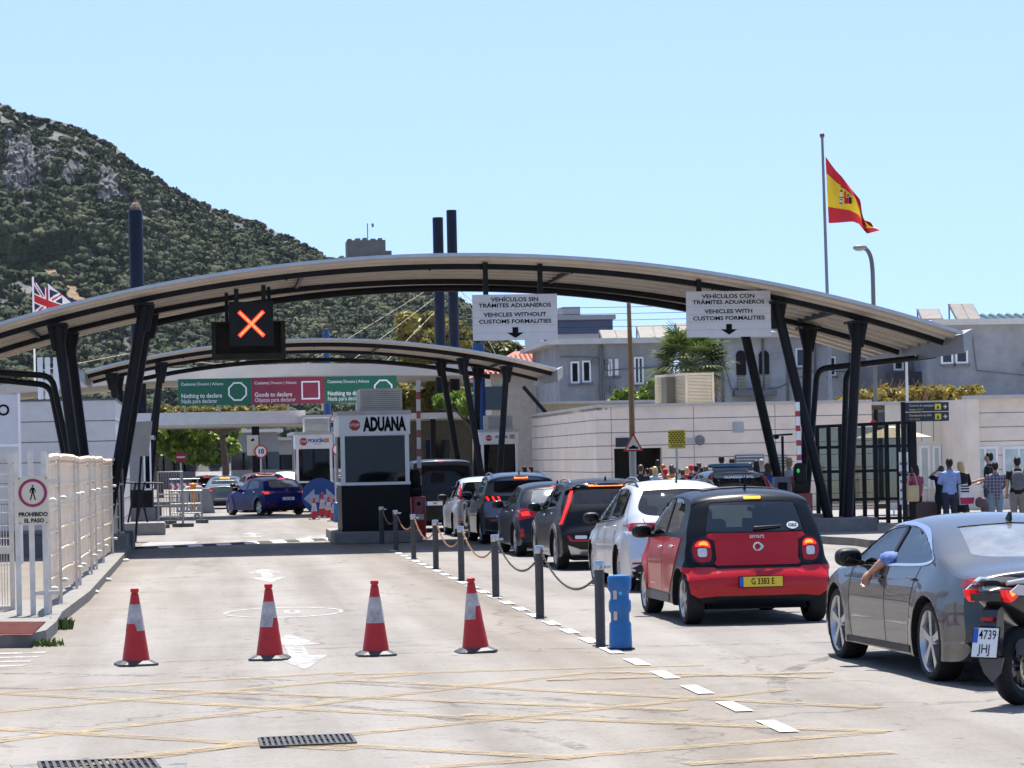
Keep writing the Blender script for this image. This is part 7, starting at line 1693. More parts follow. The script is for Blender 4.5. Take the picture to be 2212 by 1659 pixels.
# ---- silver compact people carrier
sp_mpv = dict(L=4.47, H=1.58, W=1.77, wb=2.578, ro=.95, R=.315, belt=1.0, belt0=1.05, belt1=.93, tumble=.42, end_r=.8, plan_r=.10, crown_rear=.16, round=.10, flare=.03, crease=.20, crease_h=.02,
    sil=[(.16, .22), (.05, .30), (.0, .48), (.03, .66), (.08, .85), (.12, 1.0), (.22, 1.12), (.42, 1.33), (.62, 1.47), (.85, 1.535), (1.4, 1.58), (2.0, 1.575), (2.5, 1.50), (3.0, 1.27), (3.45, 1.02), (3.8, .93), (4.2, .80), (4.42, .62), (4.47, .45), (4.4, .26), (4.2, .20), (2.4, .19), (.5, .19)],
    paint=P_SILVER, rim='cap', side_win=[[(2.16, 1.0), (2.16, 1.0), (3.30, .955), (3.30, .955), (2.90, 1.22), (2.5, 1.40), (2.18, 1.45), (2.18, 1.45)], [(1.20, 1.045), (1.20, 1.045), (2.08, 1.005), (2.08, 1.005), (2.10, 1.455), (2.10, 1.455), (1.6, 1.46), (1.22, 1.42)], [(.80, 1.10), (.80, 1.10), (1.13, 1.055), (1.13, 1.055), (1.15, 1.40), (1.0, 1.36)]],
    rear_win=[(0, 1.085), (.45, 1.085), (.62, 1.13), (.655, 1.22), (.56, 1.40), (.48, 1.445), (0, 1.465)], front_win=[(0, 1.05), (.62, 1.05), (.62, 1.05), (.50, 1.42), (.50, 1.42), (0, 1.47)],
    cab_z=.95, seat_y=2.35, head_z=1.24, bench_y=1.25, glass_rear=glass('mpv_rear_glass', (.42, .50, .50), .08), glass_side=glass('mpv_side_glass', (.35, .40, .40), .07),
    trim=[[(.74, 1.09), (1.2, 1.03), (2.1, .985), (3.36, .93)]], trim_closed=False, trim_w=.02,
    pillars=[[(2.08, 1.0), (2.16, 1.0), (2.18, 1.455), (2.10, 1.46)], [(1.13, 1.055), (1.20, 1.05), (1.22, 1.425), (1.15, 1.41)]],
    seams=[[(2.12, .98), (2.14, .6), (2.08, .28)], [(1.16, 1.0), (1.30, .75), (1.38, .5), (1.46, .3)], [(3.34, .92), (3.40, .6), (3.30, .28)]],
    handles=[(2.32, .88), (1.38, .92)], mirror=(3.02, .98), mirror_mat=BLACK, fin=(1.0, 1.5), fin_kind='rod', rails=(1.0, 2.55, .56),
    panels=[('bumper_insert', 'rear', [(-.78, .22), (.78, .22), (.82, .34), (.70, .40), (-.70, .40), (-.82, .34)], BLACK, False, .008),
            ('reflector', 'rear', [(.58, .41), (.80, .40), (.80, .43), (.58, .44)], TAIL, True, .010)],
    rear_seams=[[(-.62, 1.05), (-.56, .85), (-.50, .50), (.50, .50), (.56, .85), (.62, 1.05)]],
    lamps=[('tail_lamp', 'rear', [(.30, .88), (.50, .835), (.80, .815), (.865, .86), (.845, .95), (.78, .985), (.50, .985), (.34, .965)], TAIL, True, .010),
           ('tail_lamp_lens', 'rear', [(.62, .82), (.80, .815), (.86, .85), (.84, .865), (.62, .86)], LENS, True, .014)],
    lines=[([(-.34, .90), (.34, .90)], CHROME, .03, .010)])

# ---- dark crossover with boomerang lamps
sp_cross = dict(L=4.42, H=1.57, W=1.825, wb=2.72, ro=.86, R=.335, belt=1.0, belt0=1.08, belt1=.98, tumble=.40, end_r=.7, plan_r=.09, crown_rear=.13, round=.09, flare=.025, crease=.16, crease_h=.02,
    sil=[(.16, .24), (.06, .32), (.0, .50), (.02, .66), (.10, .80), (.14, .95), (.18, 1.06), (.30, 1.22), (.46, 1.40), (.50, 1.48), (.80, 1.535), (1.4, 1.57), (2.0, 1.56), (2.45, 1.49), (2.95, 1.25), (3.35, 1.06), (3.8, .99), (4.2, .86), (4.38, .66), (4.42, .46), (4.36, .28), (4.2, .21), (2.4, .20), (.5, .20)],
    paint=P_BLACKCAR, rim='multi', hollow=True, side_win=[[(2.10, 1.04), (2.10, 1.04), (3.15, 1.0), (3.15, 1.0), (2.80, 1.24), (2.45, 1.38), (2.10, 1.44), (2.10, 1.44)], [(1.08, 1.10), (1.08, 1.10), (2.03, 1.05), (2.03, 1.05), (2.03, 1.44), (2.03, 1.44), (1.4, 1.43), (1.05, 1.36)]],
    rear_win=[(0, 1.13), (.50, 1.13), (.64, 1.16), (.64, 1.16), (.60, 1.33), (.54, 1.38), (0, 1.40)], front_win=[(0, 1.08), (.62, 1.08), (.62, 1.08), (.52, 1.42), (.52, 1.42), (0, 1.46)],
    cab_z=1.0, seat_y=2.2, head_z=1.22, bench_y=1.15, glass_rear=GLASS_TINT, glass_side=glass('cross_side_glass', (.12, .14, .15), .10),
    trim=[[(1.0, 1.09), (2.05, 1.025), (3.25, .98)]], trim_closed=False, trim_w=.02, trim_mat=CHROME,
    seams=[[(2.07, 1.0), (2.08, .6), (2.02, .30)], [(1.05, 1.05), (1.2, .75), (1.28, .5), (1.36, .3)], [(3.2, .95), (3.28, .6), (3.2, .28)]],
    handles=[(2.25, .93), (1.30, .97)], handle_mat=CHROME, mirror=(2.90, 1.02), fin=(.85, 1.5), rails=(.9, 2.4, .60), rail_mat=ALLOY,
    panels=[('wheel_arch_trim', 'left', arch(.86, .335, .47, -8, 188, 16) + arch(.86, .335, .385, 188, -8, 16), GREY_PL, True, .010),
            ('wheel_arch_trim', 'left', arch(3.58, .335, .47, -8, 188, 16) + arch(3.58, .335, .385, 188, -8, 16), GREY_PL, True, .010),
            ('sill', 'left', [(1.33, .24), (3.10, .24), (3.10, .36), (1.33, .36)], ALLOY, True, .010),
            ('skid_plate', 'rear', [(-.72, .26), (.72, .26), (.78, .44), (.55, .36), (-.55, .36), (-.78, .44)], ALLOY, False, .010),
            ('spoiler', 'rear', [(-.62, 1.42), (.62, 1.42), (.58, 1.475), (-.58, 1.475)], P_BLACKCAR, False, .020),
            ('brake_lamp_high', 'rear', rrect(-.34, .34, 1.440, 1.452, .005, 2), LIT_AMBER, False, .030)],
    lamps=[('tail_lamp', 'rear', [(.67, 1.38), (.75, 1.17), (.82, 1.02), (.905, .79), (.835, .77), (.745, 1.0), (.675, 1.16), (.60, 1.37)], TAIL_DARK, True, .010),
           ('tail_lamp_lit', 'rear', [(.655, 1.36), (.735, 1.16), (.80, 1.02), (.885, .80), (.855, .80), (.76, 1.02), (.69, 1.16), (.615, 1.36)], LIT, True, .016),
           ('reversing_lamp', 'rear', rrect(.46, .66, .545, .60, .015), LENS, True, .014),
           ('fog_lamp', 'rear', [(.40, .50), (.74, .50), (.80, .60), (.74, .60), (.70, .53), (.42, .53)], TAIL, True, .014)])

# ---- dark navy family hatch
sp_hatch = dict(L=4.30, H=1.47, W=1.80, wb=2.64, ro=.80, R=.315, belt=.98, belt0=1.02, belt1=.93, tumble=.46, end_r=.8, plan_r=.11, crown_rear=.15, round=.09, flare=.03, crease=.14, crease_h=.024,
    sil=[(.14, .22), (.04, .30), (.0, .48), (.04, .66), (.10, .85), (.15, 1.0), (.30, 1.17), (.52, 1.33), (.66, 1.39), (.95, 1.435), (1.5, 1.47), (2.0, 1.455), (2.4, 1.38), (2.85, 1.17), (3.25, .99), (3.7, .91), (4.1, .78), (4.27, .60), (4.30, .44), (4.24, .26), (4.1, .20), (2.4, .19), (.5, .19)],
    paint=P_NAVY, rim='multi', hollow=True, side_win=[[(2.06, .98), (2.06, .98), (3.08, .945), (3.08, .945), (2.72, 1.17), (2.4, 1.30), (2.06, 1.35), (2.06, 1.35)], [(.95, 1.06), (.95, 1.06), (1.99, .985), (1.99, .985), (1.99, 1.355), (1.99, 1.355), (1.5, 1.345), (1.1, 1.26)]],
    rear_win=[(0, 1.06), (.46, 1.06), (.62, 1.09), (.62, 1.09), (.54, 1.29), (.48, 1.325), (0, 1.345)], front_win=[(0, 1.02), (.60, 1.02), (.60, 1.02), (.50, 1.33), (.50, 1.33), (0, 1.37)],
    cab_z=.93, seat_y=2.1, head_z=1.15, bench_y=1.1, glass_rear=GLASS_GREY, glass_side=glass('hatch_side_glass', (.12, .14, .15), .10),
    trim=[[(.90, 1.07), (1.1, 1.275), (1.5, 1.365), (2.06, 1.372), (2.42, 1.32), (2.78, 1.17), (3.15, .94)]], trim_closed=False, trim_w=.018, trim_mat=CHROME,
    seams=[[(2.02, .96), (2.03, .6), (1.98, .28)], [(.98, 1.02), (1.15, .75), (1.22, .5), (1.28, .3)], [(3.12, .92), (3.18, .6), (3.10, .26)]],
    handles=[(2.2, .86), (1.2, .90)], handle_mat=CHROME, mirror=(2.82, .97), mirror_mat=BLACK, fin=(.9, 1.4),
    panels=[('bumper_insert', 'rear', [(-.74, .22), (.74, .22), (.78, .34), (.60, .38), (-.60, .38), (-.78, .34)], BLACK, False, .008),
            ('brake_lamp_high', 'rear', rrect(-.16, .16, 1.355, 1.375, .008, 2), LIT, False, .012)],
    lamps=[('tail_lamp', 'rear', [(.50, .80), (.86, .72), (.895, .90), (.80, .955), (.55, .93)], TAIL, True, .010),
           ('tail_lamp_lit', 'rear', [(.64, .82), (.80, .80), (.82, .88), (.68, .90)], LIT, True, .015),
           ('reflector', 'rear', rrect(.78, .85, .40, .56, .01, 2), TAIL, True, .010)],
    lines=[([(-.5, .87), (.5, .87)], CHROME, .02, .010)])

def variant(base, **kw):
    d = dict(base); d.update(kw); return d
def lift(pts, a, b, sy=1.0): return [tuple((x * sy, z * a + b)) for x, z in pts]

def scaled(base, L, H, W, wb, ro, R, **kw):
    """another car of the same family: stretched in length and height"""
    fy = L / base['L']; fz = H / base['H']; fx = W / base['W']; d = dict(base)
    Y = lambda q: [(y * fy, z * fz) for y, z in q]; X = lambda q: [(x * fx, z * fz) for x, z in q]
    d.update(L=L, H=H, W=W, wb=wb, ro=ro, R=R, sil=Y(base['sil']), side_win=[Y(q) for q in base['side_win']], rear_win=X(base['rear_win']), front_win=X(base['front_win']),
             belt=base['belt'] * fz, belt0=base['belt0'] * fz, belt1=base['belt1'] * fz, cab_z=base['cab_z'] * fz, seat_y=base['seat_y'] * fy, bench_y=base['bench_y'] * fy, head_z=base['head_z'] * fz,
             seams=[Y(q) for q in base.get('seams', [])], trim=[Y(q) for q in base.get('trim', [])], pillars=[Y(q) for q in base.get('pillars', [])], rear_seams=[X(q) for q in base.get('rear_seams', [])],
             handles=Y(base['handles']), mirror=Y([base['mirror']])[0], fin=Y([base['fin']])[0] if base.get('fin') else None,
             panels=[(n, v, (X if v == 'rear' else Y)(q), m, mi, o) for n, v, q, m, mi, o in base.get('panels', [])], lamps=[(n, v, (X if v == 'rear' else Y)(q), m, mi, o) for n, v, q, m, mi, o in base.get('lamps', [])],
             lines=[(X(q), m, wd, o) for q, m, wd, o in base.get('lines', [])])
    if base.get('rails'): d['rails'] = (base['rails'][0] * fy, base['rails'][1] * fy, base['rails'][2] * fx)
    d.update(kw); return d

sp_suv = scaled(sp_cross, 4.45, 1.63, 1.84, 2.675, .90, .345, paint=P_SUV, glass_rear=GLASS_DARK, rim='twin', rear_seams=[],
    lamps=[('lamp_band', 'rear', [(-.84, .99), (.84, .99), (.82, 1.10), (-.82, 1.10)], GLASS_DARK, False, .008)] +
          [('tail_lamp_lit', 'rear', [(x, 1.0), (x + .045, 1.0), (x + .085, 1.085), (x + .03, 1.085)], LIT, True, .016) for x in (.50, .62, .745)],
    panels=[('brake_lamp_high', 'rear', rrect(-.16, .16, 1.49, 1.515, .008, 2), LIT_AMBER, False, .030),
            ('rear_bumper', 'rear', [(-.86, .26), (.86, .26), (.88, .62), (-.88, .62)], BLACK, False, .008),
            ('reflector', 'rear', rrect(.62, .76, .53, .58, .01, 2), TAIL, True, .014),
            ('wheel_arch_trim', 'left', arch(.90, .345, .47, -8, 188, 16) + arch(.90, .345, .395, 188, -8, 16), BLACK, True, .010)],
    lines=[([(-.62, .64), (.62, .64)], CHROME, .022, .014)])
sp_tall = scaled(sp_mpv, 4.0, 1.50, 1.70, 2.5, .72, .30, paint=paint('car_pale_silver_paint', (.42, .43, .44), metal=.5), rails=None, rim='cap', glass_rear=GLASS_TINT, lines=[], pillars=[],
    lamps=[('tail_lamp', 'rear', [(.70, .98), (.80, .98), (.79, 1.10), (.70, 1.30), (.64, 1.32), (.64, 1.18)], TAIL, True, .012)])
sp_van = dict(L=4.9, H=1.97, W=1.90, wb=3.0, ro=.98, R=.33, belt=1.1, belt0=1.12, belt1=1.05, tumble=.14, tumble2=.05, end_r=.5, plan_r=.04, crown_rear=.05, crown_top=.04, round=.08, flare=.01,
    sil=[(.12, .26), (.02, .34), (.0, .60), (.03, 1.05), (.10, 1.60), (.16, 1.86), (.30, 1.95), (1.0, 1.97), (2.6, 1.965), (3.3, 1.86), (3.8, 1.45), (4.15, 1.12), (4.5, 1.0), (4.8, .78), (4.9, .5), (4.82, .28), (4.6, .22), (2.4, .21), (.5, .21)],
    paint=P_BLACKCAR, rim='cap', hollow=False, side_win=[[(.5, 1.15), (.5, 1.15), (1.75, 1.15), (1.75, 1.15), (1.75, 1.75), (1.75, 1.75), (.5, 1.75), (.5, 1.75)], [(1.85, 1.15), (1.85, 1.15), (3.0, 1.13), (3.0, 1.13), (3.0, 1.75), (3.0, 1.75), (1.85, 1.75), (1.85, 1.75)], [(3.1, 1.12), (3.1, 1.12), (3.95, 1.08), (3.95, 1.08), (3.4, 1.68), (3.1, 1.72)]],
    rear_win=[(0, 1.14), (.74, 1.14), (.74, 1.14), (.70, 1.78), (.70, 1.78), (0, 1.80)], front_win=[], handles=[], mirror=(3.85, 1.12), mirror_mat=BLACK, mirror_s=1.2, seams=[[(3.05, 1.1), (3.05, .3)]],
    panels=[('brake_lamp_high', 'rear', rrect(-.08, .02, 1.86, 1.885, .008, 2), TAIL, False, .014)], lamps=[('tail_lamp', 'rear', rrect(.80, .90, .75, 1.15, .02, 2), TAIL, True, .012)], lines=[])
sp_patrol = scaled(sp_mpv, 4.4, 1.60, 1.76, 2.6, .9, .31, paint=paint('patrol_car_paint', (.20, .22, .23), metal=.3), glass_rear=GLASS_DARK, hollow=False, rails=None, fin=None,
    rear_win=[(0, 1.04), (.62, 1.04), (.62, 1.04), (.56, 1.44), (.50, 1.49), (0, 1.51)],
    lamps=[('tail_lamp', 'rear', [(.63, 1.06), (.72, 1.06), (.67, 1.36), (.60, 1.48), (.56, 1.48), (.60, 1.36)], TAIL, True, .012)], lines=[], pillars=[])
sp_small = scaled(sp_hatch, 4.04, 1.45, 1.775, 2.58, .72, .315, paint=P_BLUE, glass_rear=GLASS_GREY, glass_side=glass('blue_car_glass', (.2, .23, .24), .1), rim='six', trim=[],
    lamps=[('tail_lamp', 'rear', [(.46, .84), (.80, .78), (.875, .80), (.885, .90), (.80, .93), (.50, .90)], TAIL_DARK, True, .010), ('tail_lamp_lit', 'rear', [(.66, .82), (.82, .80), (.84, .89), (.70, .89)], LIT, True, .016), ('reflector', 'rear', [(.50, .38), (.80, .42), (.80, .46), (.52, .41)], TAIL, True, .014)],
    lines=[([(-.46, .865), (.46, .865)], TAIL_DARK, .03, .010)])
sp_redsuv = scaled(sp_cross, 4.4, 1.60, 1.82, 2.68, .88, .33, paint=P_MAROON, hollow=False, rails=None, glass_rear=GLASS_DARK, glass_side=GLASS_DARK, lamps=[('tail_lamp', 'rear', [(.5, .9), (.86, .86), (.86, 1.0), (.55, 1.02)], TAIL, True, .012), ('tail_lamp_lit', 'rear', [(.62, .91), (.80, .90), (.80, .97), (.66, .98)], LIT, True, .018)])
sp_sedan = dict(L=4.75, H=1.44, W=1.81, wb=2.84, ro=1.02, R=.325, belt=.96, belt0=.98, belt1=.93, tumble=.50, tumble2=.2, end_r=1.0, plan_r=.12, crown_rear=.15, round=.08, flare=.02, crease=.12, crease_h=.02,
    sil=[(.14, .22), (.04, .32), (.0, .52), (.03, .75), (.02, .95), (.08, 1.01), (.40, 1.04), (.75, 1.07), (1.15, 1.28), (1.5, 1.39), (2.0, 1.44), (2.45, 1.42), (2.85, 1.30), (3.3, 1.06), (3.6, .97), (4.1, .90), (4.5, .78), (4.7, .62), (4.75, .46), (4.7, .28), (4.5, .20), (2.4, .18), (.6, .18)],
    paint=P_STEEL, rim='twin', hollow=False, glass_rear=GLASS_DARK, glass_side=GLASS_DARK, side_win=[[(2.2, .96), (2.2, .96), (3.2, .94), (3.2, .94), (2.9, 1.14), (2.5, 1.30), (2.2, 1.34), (2.2, 1.34)], [(1.1, 1.0), (1.1, 1.0), (2.12, .965), (2.12, .965), (2.12, 1.34), (2.12, 1.34), (1.6, 1.31), (1.3, 1.2)]],
    rear_win=[(0, 1.09), (.48, 1.09), (.60, 1.10), (.60, 1.10), (.50, 1.30), (.46, 1.33), (0, 1.35)], front_win=[], handles=[(2.35, .86), (1.3, .88)], mirror=(3.0, .97), fin=(1.5, 1.4), seams=[[(2.16, .95), (2.16, .3)]],
    panels=[('brake_lamp_high', 'rear', rrect(-.22, .22, 1.325, 1.35, .008, 2), LIT_AMBER, False, .016), ('bumper_insert', 'rear', [(-.7, .22), (.7, .22), (.76, .36), (-.76, .36)], BLACK, False, .010)],
    lamps=[('tail_lamp', 'rear', [(.42, .76), (.82, .74), (.885, .80), (.87, .90), (.80, .93), (.48, .88)], TAIL, True, .010), ('tail_lamp_lit', 'rear', [(.50, .80), (.80, .78), (.83, .86), (.56, .86)], LIT, True, .016)], lines=[([(-.4, .46), (.4, .46)], CHROME, .02, .012)])

# ---- the queue in the right-hand lane
car, b = make_car('car', 'red and black city car with yellow rear plate, last before the grey fastback', sp_smart, (6.24, 31.55), 1.2)
plate(car, b, 0, .49, .50, .115, 'G 3383 E', 'gib')
m = MB(); l, n = b.hit('rear', 0, 1.005); m.text('smart', (0, l.y - .012, 1.005), (1, 0, 0), (0, -.0, 1), .075, bold=.015)
l, n = b.hit('rear', 0, .885)
m.tube([(-.0 + .043 * math.cos(t), l.y - .014, .885 + .043 * math.sin(t)) for t in np.linspace(rad(70), rad(290), 16)], .011, 6)
m.prism([(0, .052), (.034, .036), (.064, 0), (.034, -.036), (0, -.052), (0, -.03), (.028, 0), (0, .03)], (0.012, l.y - .022, .885), (1, 0, 0), (0, 0, 1), (0, .012, 0)); m.build('badge', BADGE, car, smooth=40)
m = MB(); l, n = b.hit('rear', .435, 1.115); v = Vector((0, n.z * -1, 0)); u = Vector((1, 0, 0)); nn = n.normalized(); vv = nn.cross(u).normalized(); vv = vv if vv.z > 0 else -vv
o = l + nn * .010; m.prism([(.068 * math.cos(t), .046 * math.sin(t)) for t in np.linspace(0, 2 * math.pi, 28, endpoint=False)], o, u, vv, nn * .002, 0); m.text('GBZ', o + nn * .0045, u, vv, .052, 1, bold=.03); m.build('country_sticker', [WHITE, INK], car)
m = MB(); l0, n0 = b.hit('rear', -.02, 1.085); l1, n1 = b.hit('rear', .30, 1.11); m.tube([l0 + n0 * .03, l0 + n0 * .045 + Vector((.05, 0, .0)), l1 + n1 * .02], [.022, .016, .008], 8); m.build('rear_wiper', BLACK, car, smooth=50)
m = MB(); xs = np.linspace(-.46, .46, 9); ys = np.linspace(.95, 1.95, 8); vs = []
for y in ys:
    for x in xs: l, n = b.hit('top', x, y); vs.append(l + n * .012)
m.add(vs, [(j * 9 + i, j * 9 + i + 1, (j + 1) * 9 + i + 1, (j + 1) * 9 + i) for j in range(7) for i in range(8)]); m.build('fabric_roof', mat('roof_fabric', (.03, .03, .03), .9, var=.15), car, smooth=60)
for vw in ('left', 'right'): b.patch(MB(), [(1.25, .19), (2.55, .19), (2.55, .32), (1.22, .32)], vw, .008, .012).build('sill', GREY_PL, car, smooth=40)

car, b = make_car('car', 'dark grey fastback saloon with driver\'s arm out of its window', sp_fast, (6.01 + .922, 22.94), 2.7)
AUDI_ROOT, AUDI_B = car, b
car, b = make_car('car', 'silver people carrier just ahead of the red and black city car', sp_mpv, (5.92 + .885, 39.9), .5)
car, b = make_car('car', 'black crossover with long lit boomerang tail lamps', sp_cross, (6.02 + .9, 48.0), .8)
m = MB(); l, n = b.hit('rear', .05, .72); m.text('NIRO', (-.02, l.y - .012, .75), (1, 0, 0), (0, 0, 1), .07, bold=.02); m.build('badge', BADGE, car)
car, b = make_car('car', 'navy hatchback with one lit square tail lamp and pale hazy rear window', sp_hatch, (6.08 + .9, 55.0), .8)
car, b = make_car('car', 'slate blue sport utility car with three lit claw strips each side', sp_suv, (6.22 + .92, 63.4), .5)
car, b = make_car('car', 'small pale silver car behind the motorcycle, high red lamp on its pillar', sp_tall, (6.20 + .85, 70.0), .8)
car, b = make_car('van', 'black van with tinted rear glass beside the red barrier', sp_van, (6.35, 75.6), .0, cat='van')
plate(car, b, -.25, .78, .46, .11, '340')
car, b = make_car('patrol_car', 'police patrol car with GUARDIA CIVIL on its dark rear window', sp_patrol, (11.72, 61.0), 2.0, group=None, cat='police car')
m = MB(); l, n = b.hit('rear', 0, 1.43); l2, _ = b.hit('rear', 0, 1.38); vv = (l - l2).normalized(); m.text('GUARDIA CIVIL', l + Vector((0, -.02, .0)), (1, 0, 0), vv, .115, bold=.04, sx=.85); m.build('lettering', WHITE, car)
m = MB(); y = 1.35; l, n = b.hit('top', 0, y); m.ell((0, y, l.z + .085), .52, .13, .055, 20, 8, .5); m.box(-.4, .4, y - .06, y + .06, l.z - .02, l.z + .04); m.build('light_bar', mat('light_bar_blue', (.02, .07, .12), .1, var=.2, coat=1), car, smooth=50)

# ---- cars under the second canopy
car, b = make_car('car', 'bright blue hatchback turning left beside the keep left sign', sp_small, (2.75, 104.9), 24, group='cars beyond the first canopy')
plate(car, b, 0, .62, .52, .115, '2821 LPM')
m = MB(); l, n = b.hit('rear', 0, .94); m.tube([(.055 * math.cos(t), l.y - .01, .94 + .035 * math.sin(t)) for t in np.linspace(0, 2 * math.pi, 18, endpoint=False)], .007, 6, closed=True); m.build('badge', BADGE, car)
car, b = make_car('car', 'maroon car half hidden between the blue hatchback and grey saloon', sp_redsuv, (2.35, 112.5), 8, group='cars beyond the first canopy')
car, b = make_car('car', 'steel grey saloon with lit tail lamps beside the white barrier', sp_sedan, (.82, 122.5), -1.5, group='cars beyond the first canopy')
sp_far = variant(sp_small, hollow=False, paint=P_BLACKCAR, glass_rear=GLASS_DARK, glass_side=GLASS_DARK)
car, b = make_car('car', 'dark car showing one lit lamp left of the grey saloon', sp_far, (.05, 133), -1, group='cars beyond the first canopy')
car, b = make_car('car', 'white car facing the border, far down the road', variant(sp_far, paint=P_WHITECAR), (4.7, 165), 178, group='cars beyond the first canopy')
# ------------------------------------------------------------------ people
SKIN = [mat('skin_light', (.48, .29, .21), .55, var=.06), mat('skin_tan', (.34, .19, .12), .55, var=.06), mat('skin_dark', (.10, .055, .035), .55, var=.06)]
HAIRM = {'dark': mat('hair_dark', (.014, .011, .010), .5, var=.25, scale=30), 'brown': mat('hair_brown', (.07, .035, .018), .5, var=.3, scale=30), 'blond': mat('hair_blond', (.48, .34, .14), .5, var=.25, scale=30), 'grey': mat('hair_grey', (.22, .21, .20), .6, var=.25, scale=30), 'ginger': mat('hair_ginger', (.28, .10, .03), .5, var=.25, scale=30)}
def cloth(name, col, var=.12): return mat('cloth_' + name, col, .85, var=var, scale=9, bump=.25)
def etube(m, rings, n=20):
    """stack of horizontal ellipses (x, y, z, rx, ry)"""
    vs = []; fs = []
    for x, y, z, rx, ry in rings:
        for k in range(n): t = 2 * math.pi * k / n; vs.append((x + rx * math.cos(t), y + ry * math.sin(t), z))
    for i in range(len(rings) - 1):
        for k in range(n): fs.append((i * n + k, i * n + (k + 1) % n, (i + 1) * n + (k + 1) % n, (i + 1) * n + k))
    m.add(vs, fs + [tuple(range(n))[::-1], tuple((len(rings) - 1) * n + k for k in range(n))])
def remesh(m, name, vox, it=4):
    o = m.build(name, SKIN[0]); md = o.modifiers.new('r', 'REMESH'); md.mode = 'VOXEL'; md.voxel_size = vox; sm = o.modifiers.new('s', 'SMOOTH'); sm.iterations = it; sm.factor = .5
    me = evaluated(o); bpy.data.objects.remove(o); me.polygons.foreach_set('use_smooth', [True] * len(me.polygons)); return me
ARMS = {'down': [((.235, -.01, 1.16), (.25, .06, .92))] * 2, 'fold': [((.25, .02, 1.17), (.03, .26, 1.13))] * 2, 'phone': [((.25, .0, 1.16), (.10, .30, 1.22)), ((.24, -.02, 1.16), (.25, .05, .92))],
        'hold': [((.25, .0, 1.15), (.12, .30, 1.08)), ((.26, -.02, 1.17), (.20, .26, 1.05))], 'head': [((.33, .10, 1.42), (.12, .06, 1.60)), ((.24, -.02, 1.16), (.25, .05, .92))], 'hip': [((.36, -.08, 1.20), (.20, .05, 1.02)), ((.235, -.01, 1.16), (.25, .06, .92))]}
def hand(m, w_, d, sg):
    """palm, four bent fingers of unequal length and a thumb from the side of the palm"""
    w_, d = Vector(w_), Vector(d).normalized(); side = d.cross(Vector((0, 0, 1))); side = side.normalized() if side.length > .2 else Vector((0, 1, 0)); nrm = side.cross(d).normalized()
    m.tube([w_, w_ + d * .05, w_ + d * .085], [.026, .036, .034], 10)
    for k in range(4):
        o = w_ + d * .08 + side * (.027 * (k - 1.5) / 1.5); L = (.062, .075, .070, .055)[k]; m.tube([o, o + d * L * .55 - nrm * .004, o + d * L * .9 - nrm * .022], [.0095, .009, .008], 6)
    o = w_ + d * .03 + side * .034 * sg; m.tube([o, o + d * .03 + side * .016 * sg, o + d * .058 + side * .012 * sg - nrm * .01], [.012, .011, .009], 6)
_pm = {}
def limbs(pose):
    out = []
    for i, sg in enumerate((-1, 1)):
        e, w_ = ARMS[pose][i]; out.append((Vector((sg * .185, -.01, 1.415)), Vector((sg * e[0], e[1], e[2])), Vector((sg * w_[0], w_[1], w_[2])), sg))
    return out
TORSO = [(0, 0, .86, .150, .105), (0, .005, .95, .172, .122), (0, 0, 1.06, .148, .105), (0, -.005, 1.18, .155, .112), (0, -.01, 1.30, .176, .120), (0, -.012, 1.38, .180, .105), (0, -.012, 1.425, .150, .085), (0, -.012, 1.46, .075, .065)]
LEG = [(.088, 0, .92, .090, .105), (.095, .0, .75, .082, .092), (.098, .005, .52, .056, .062), (.100, -.012, .36, .056, .062), (.103, -.005, .12, .036, .042), (.104, .0, .06, .040, .050)]
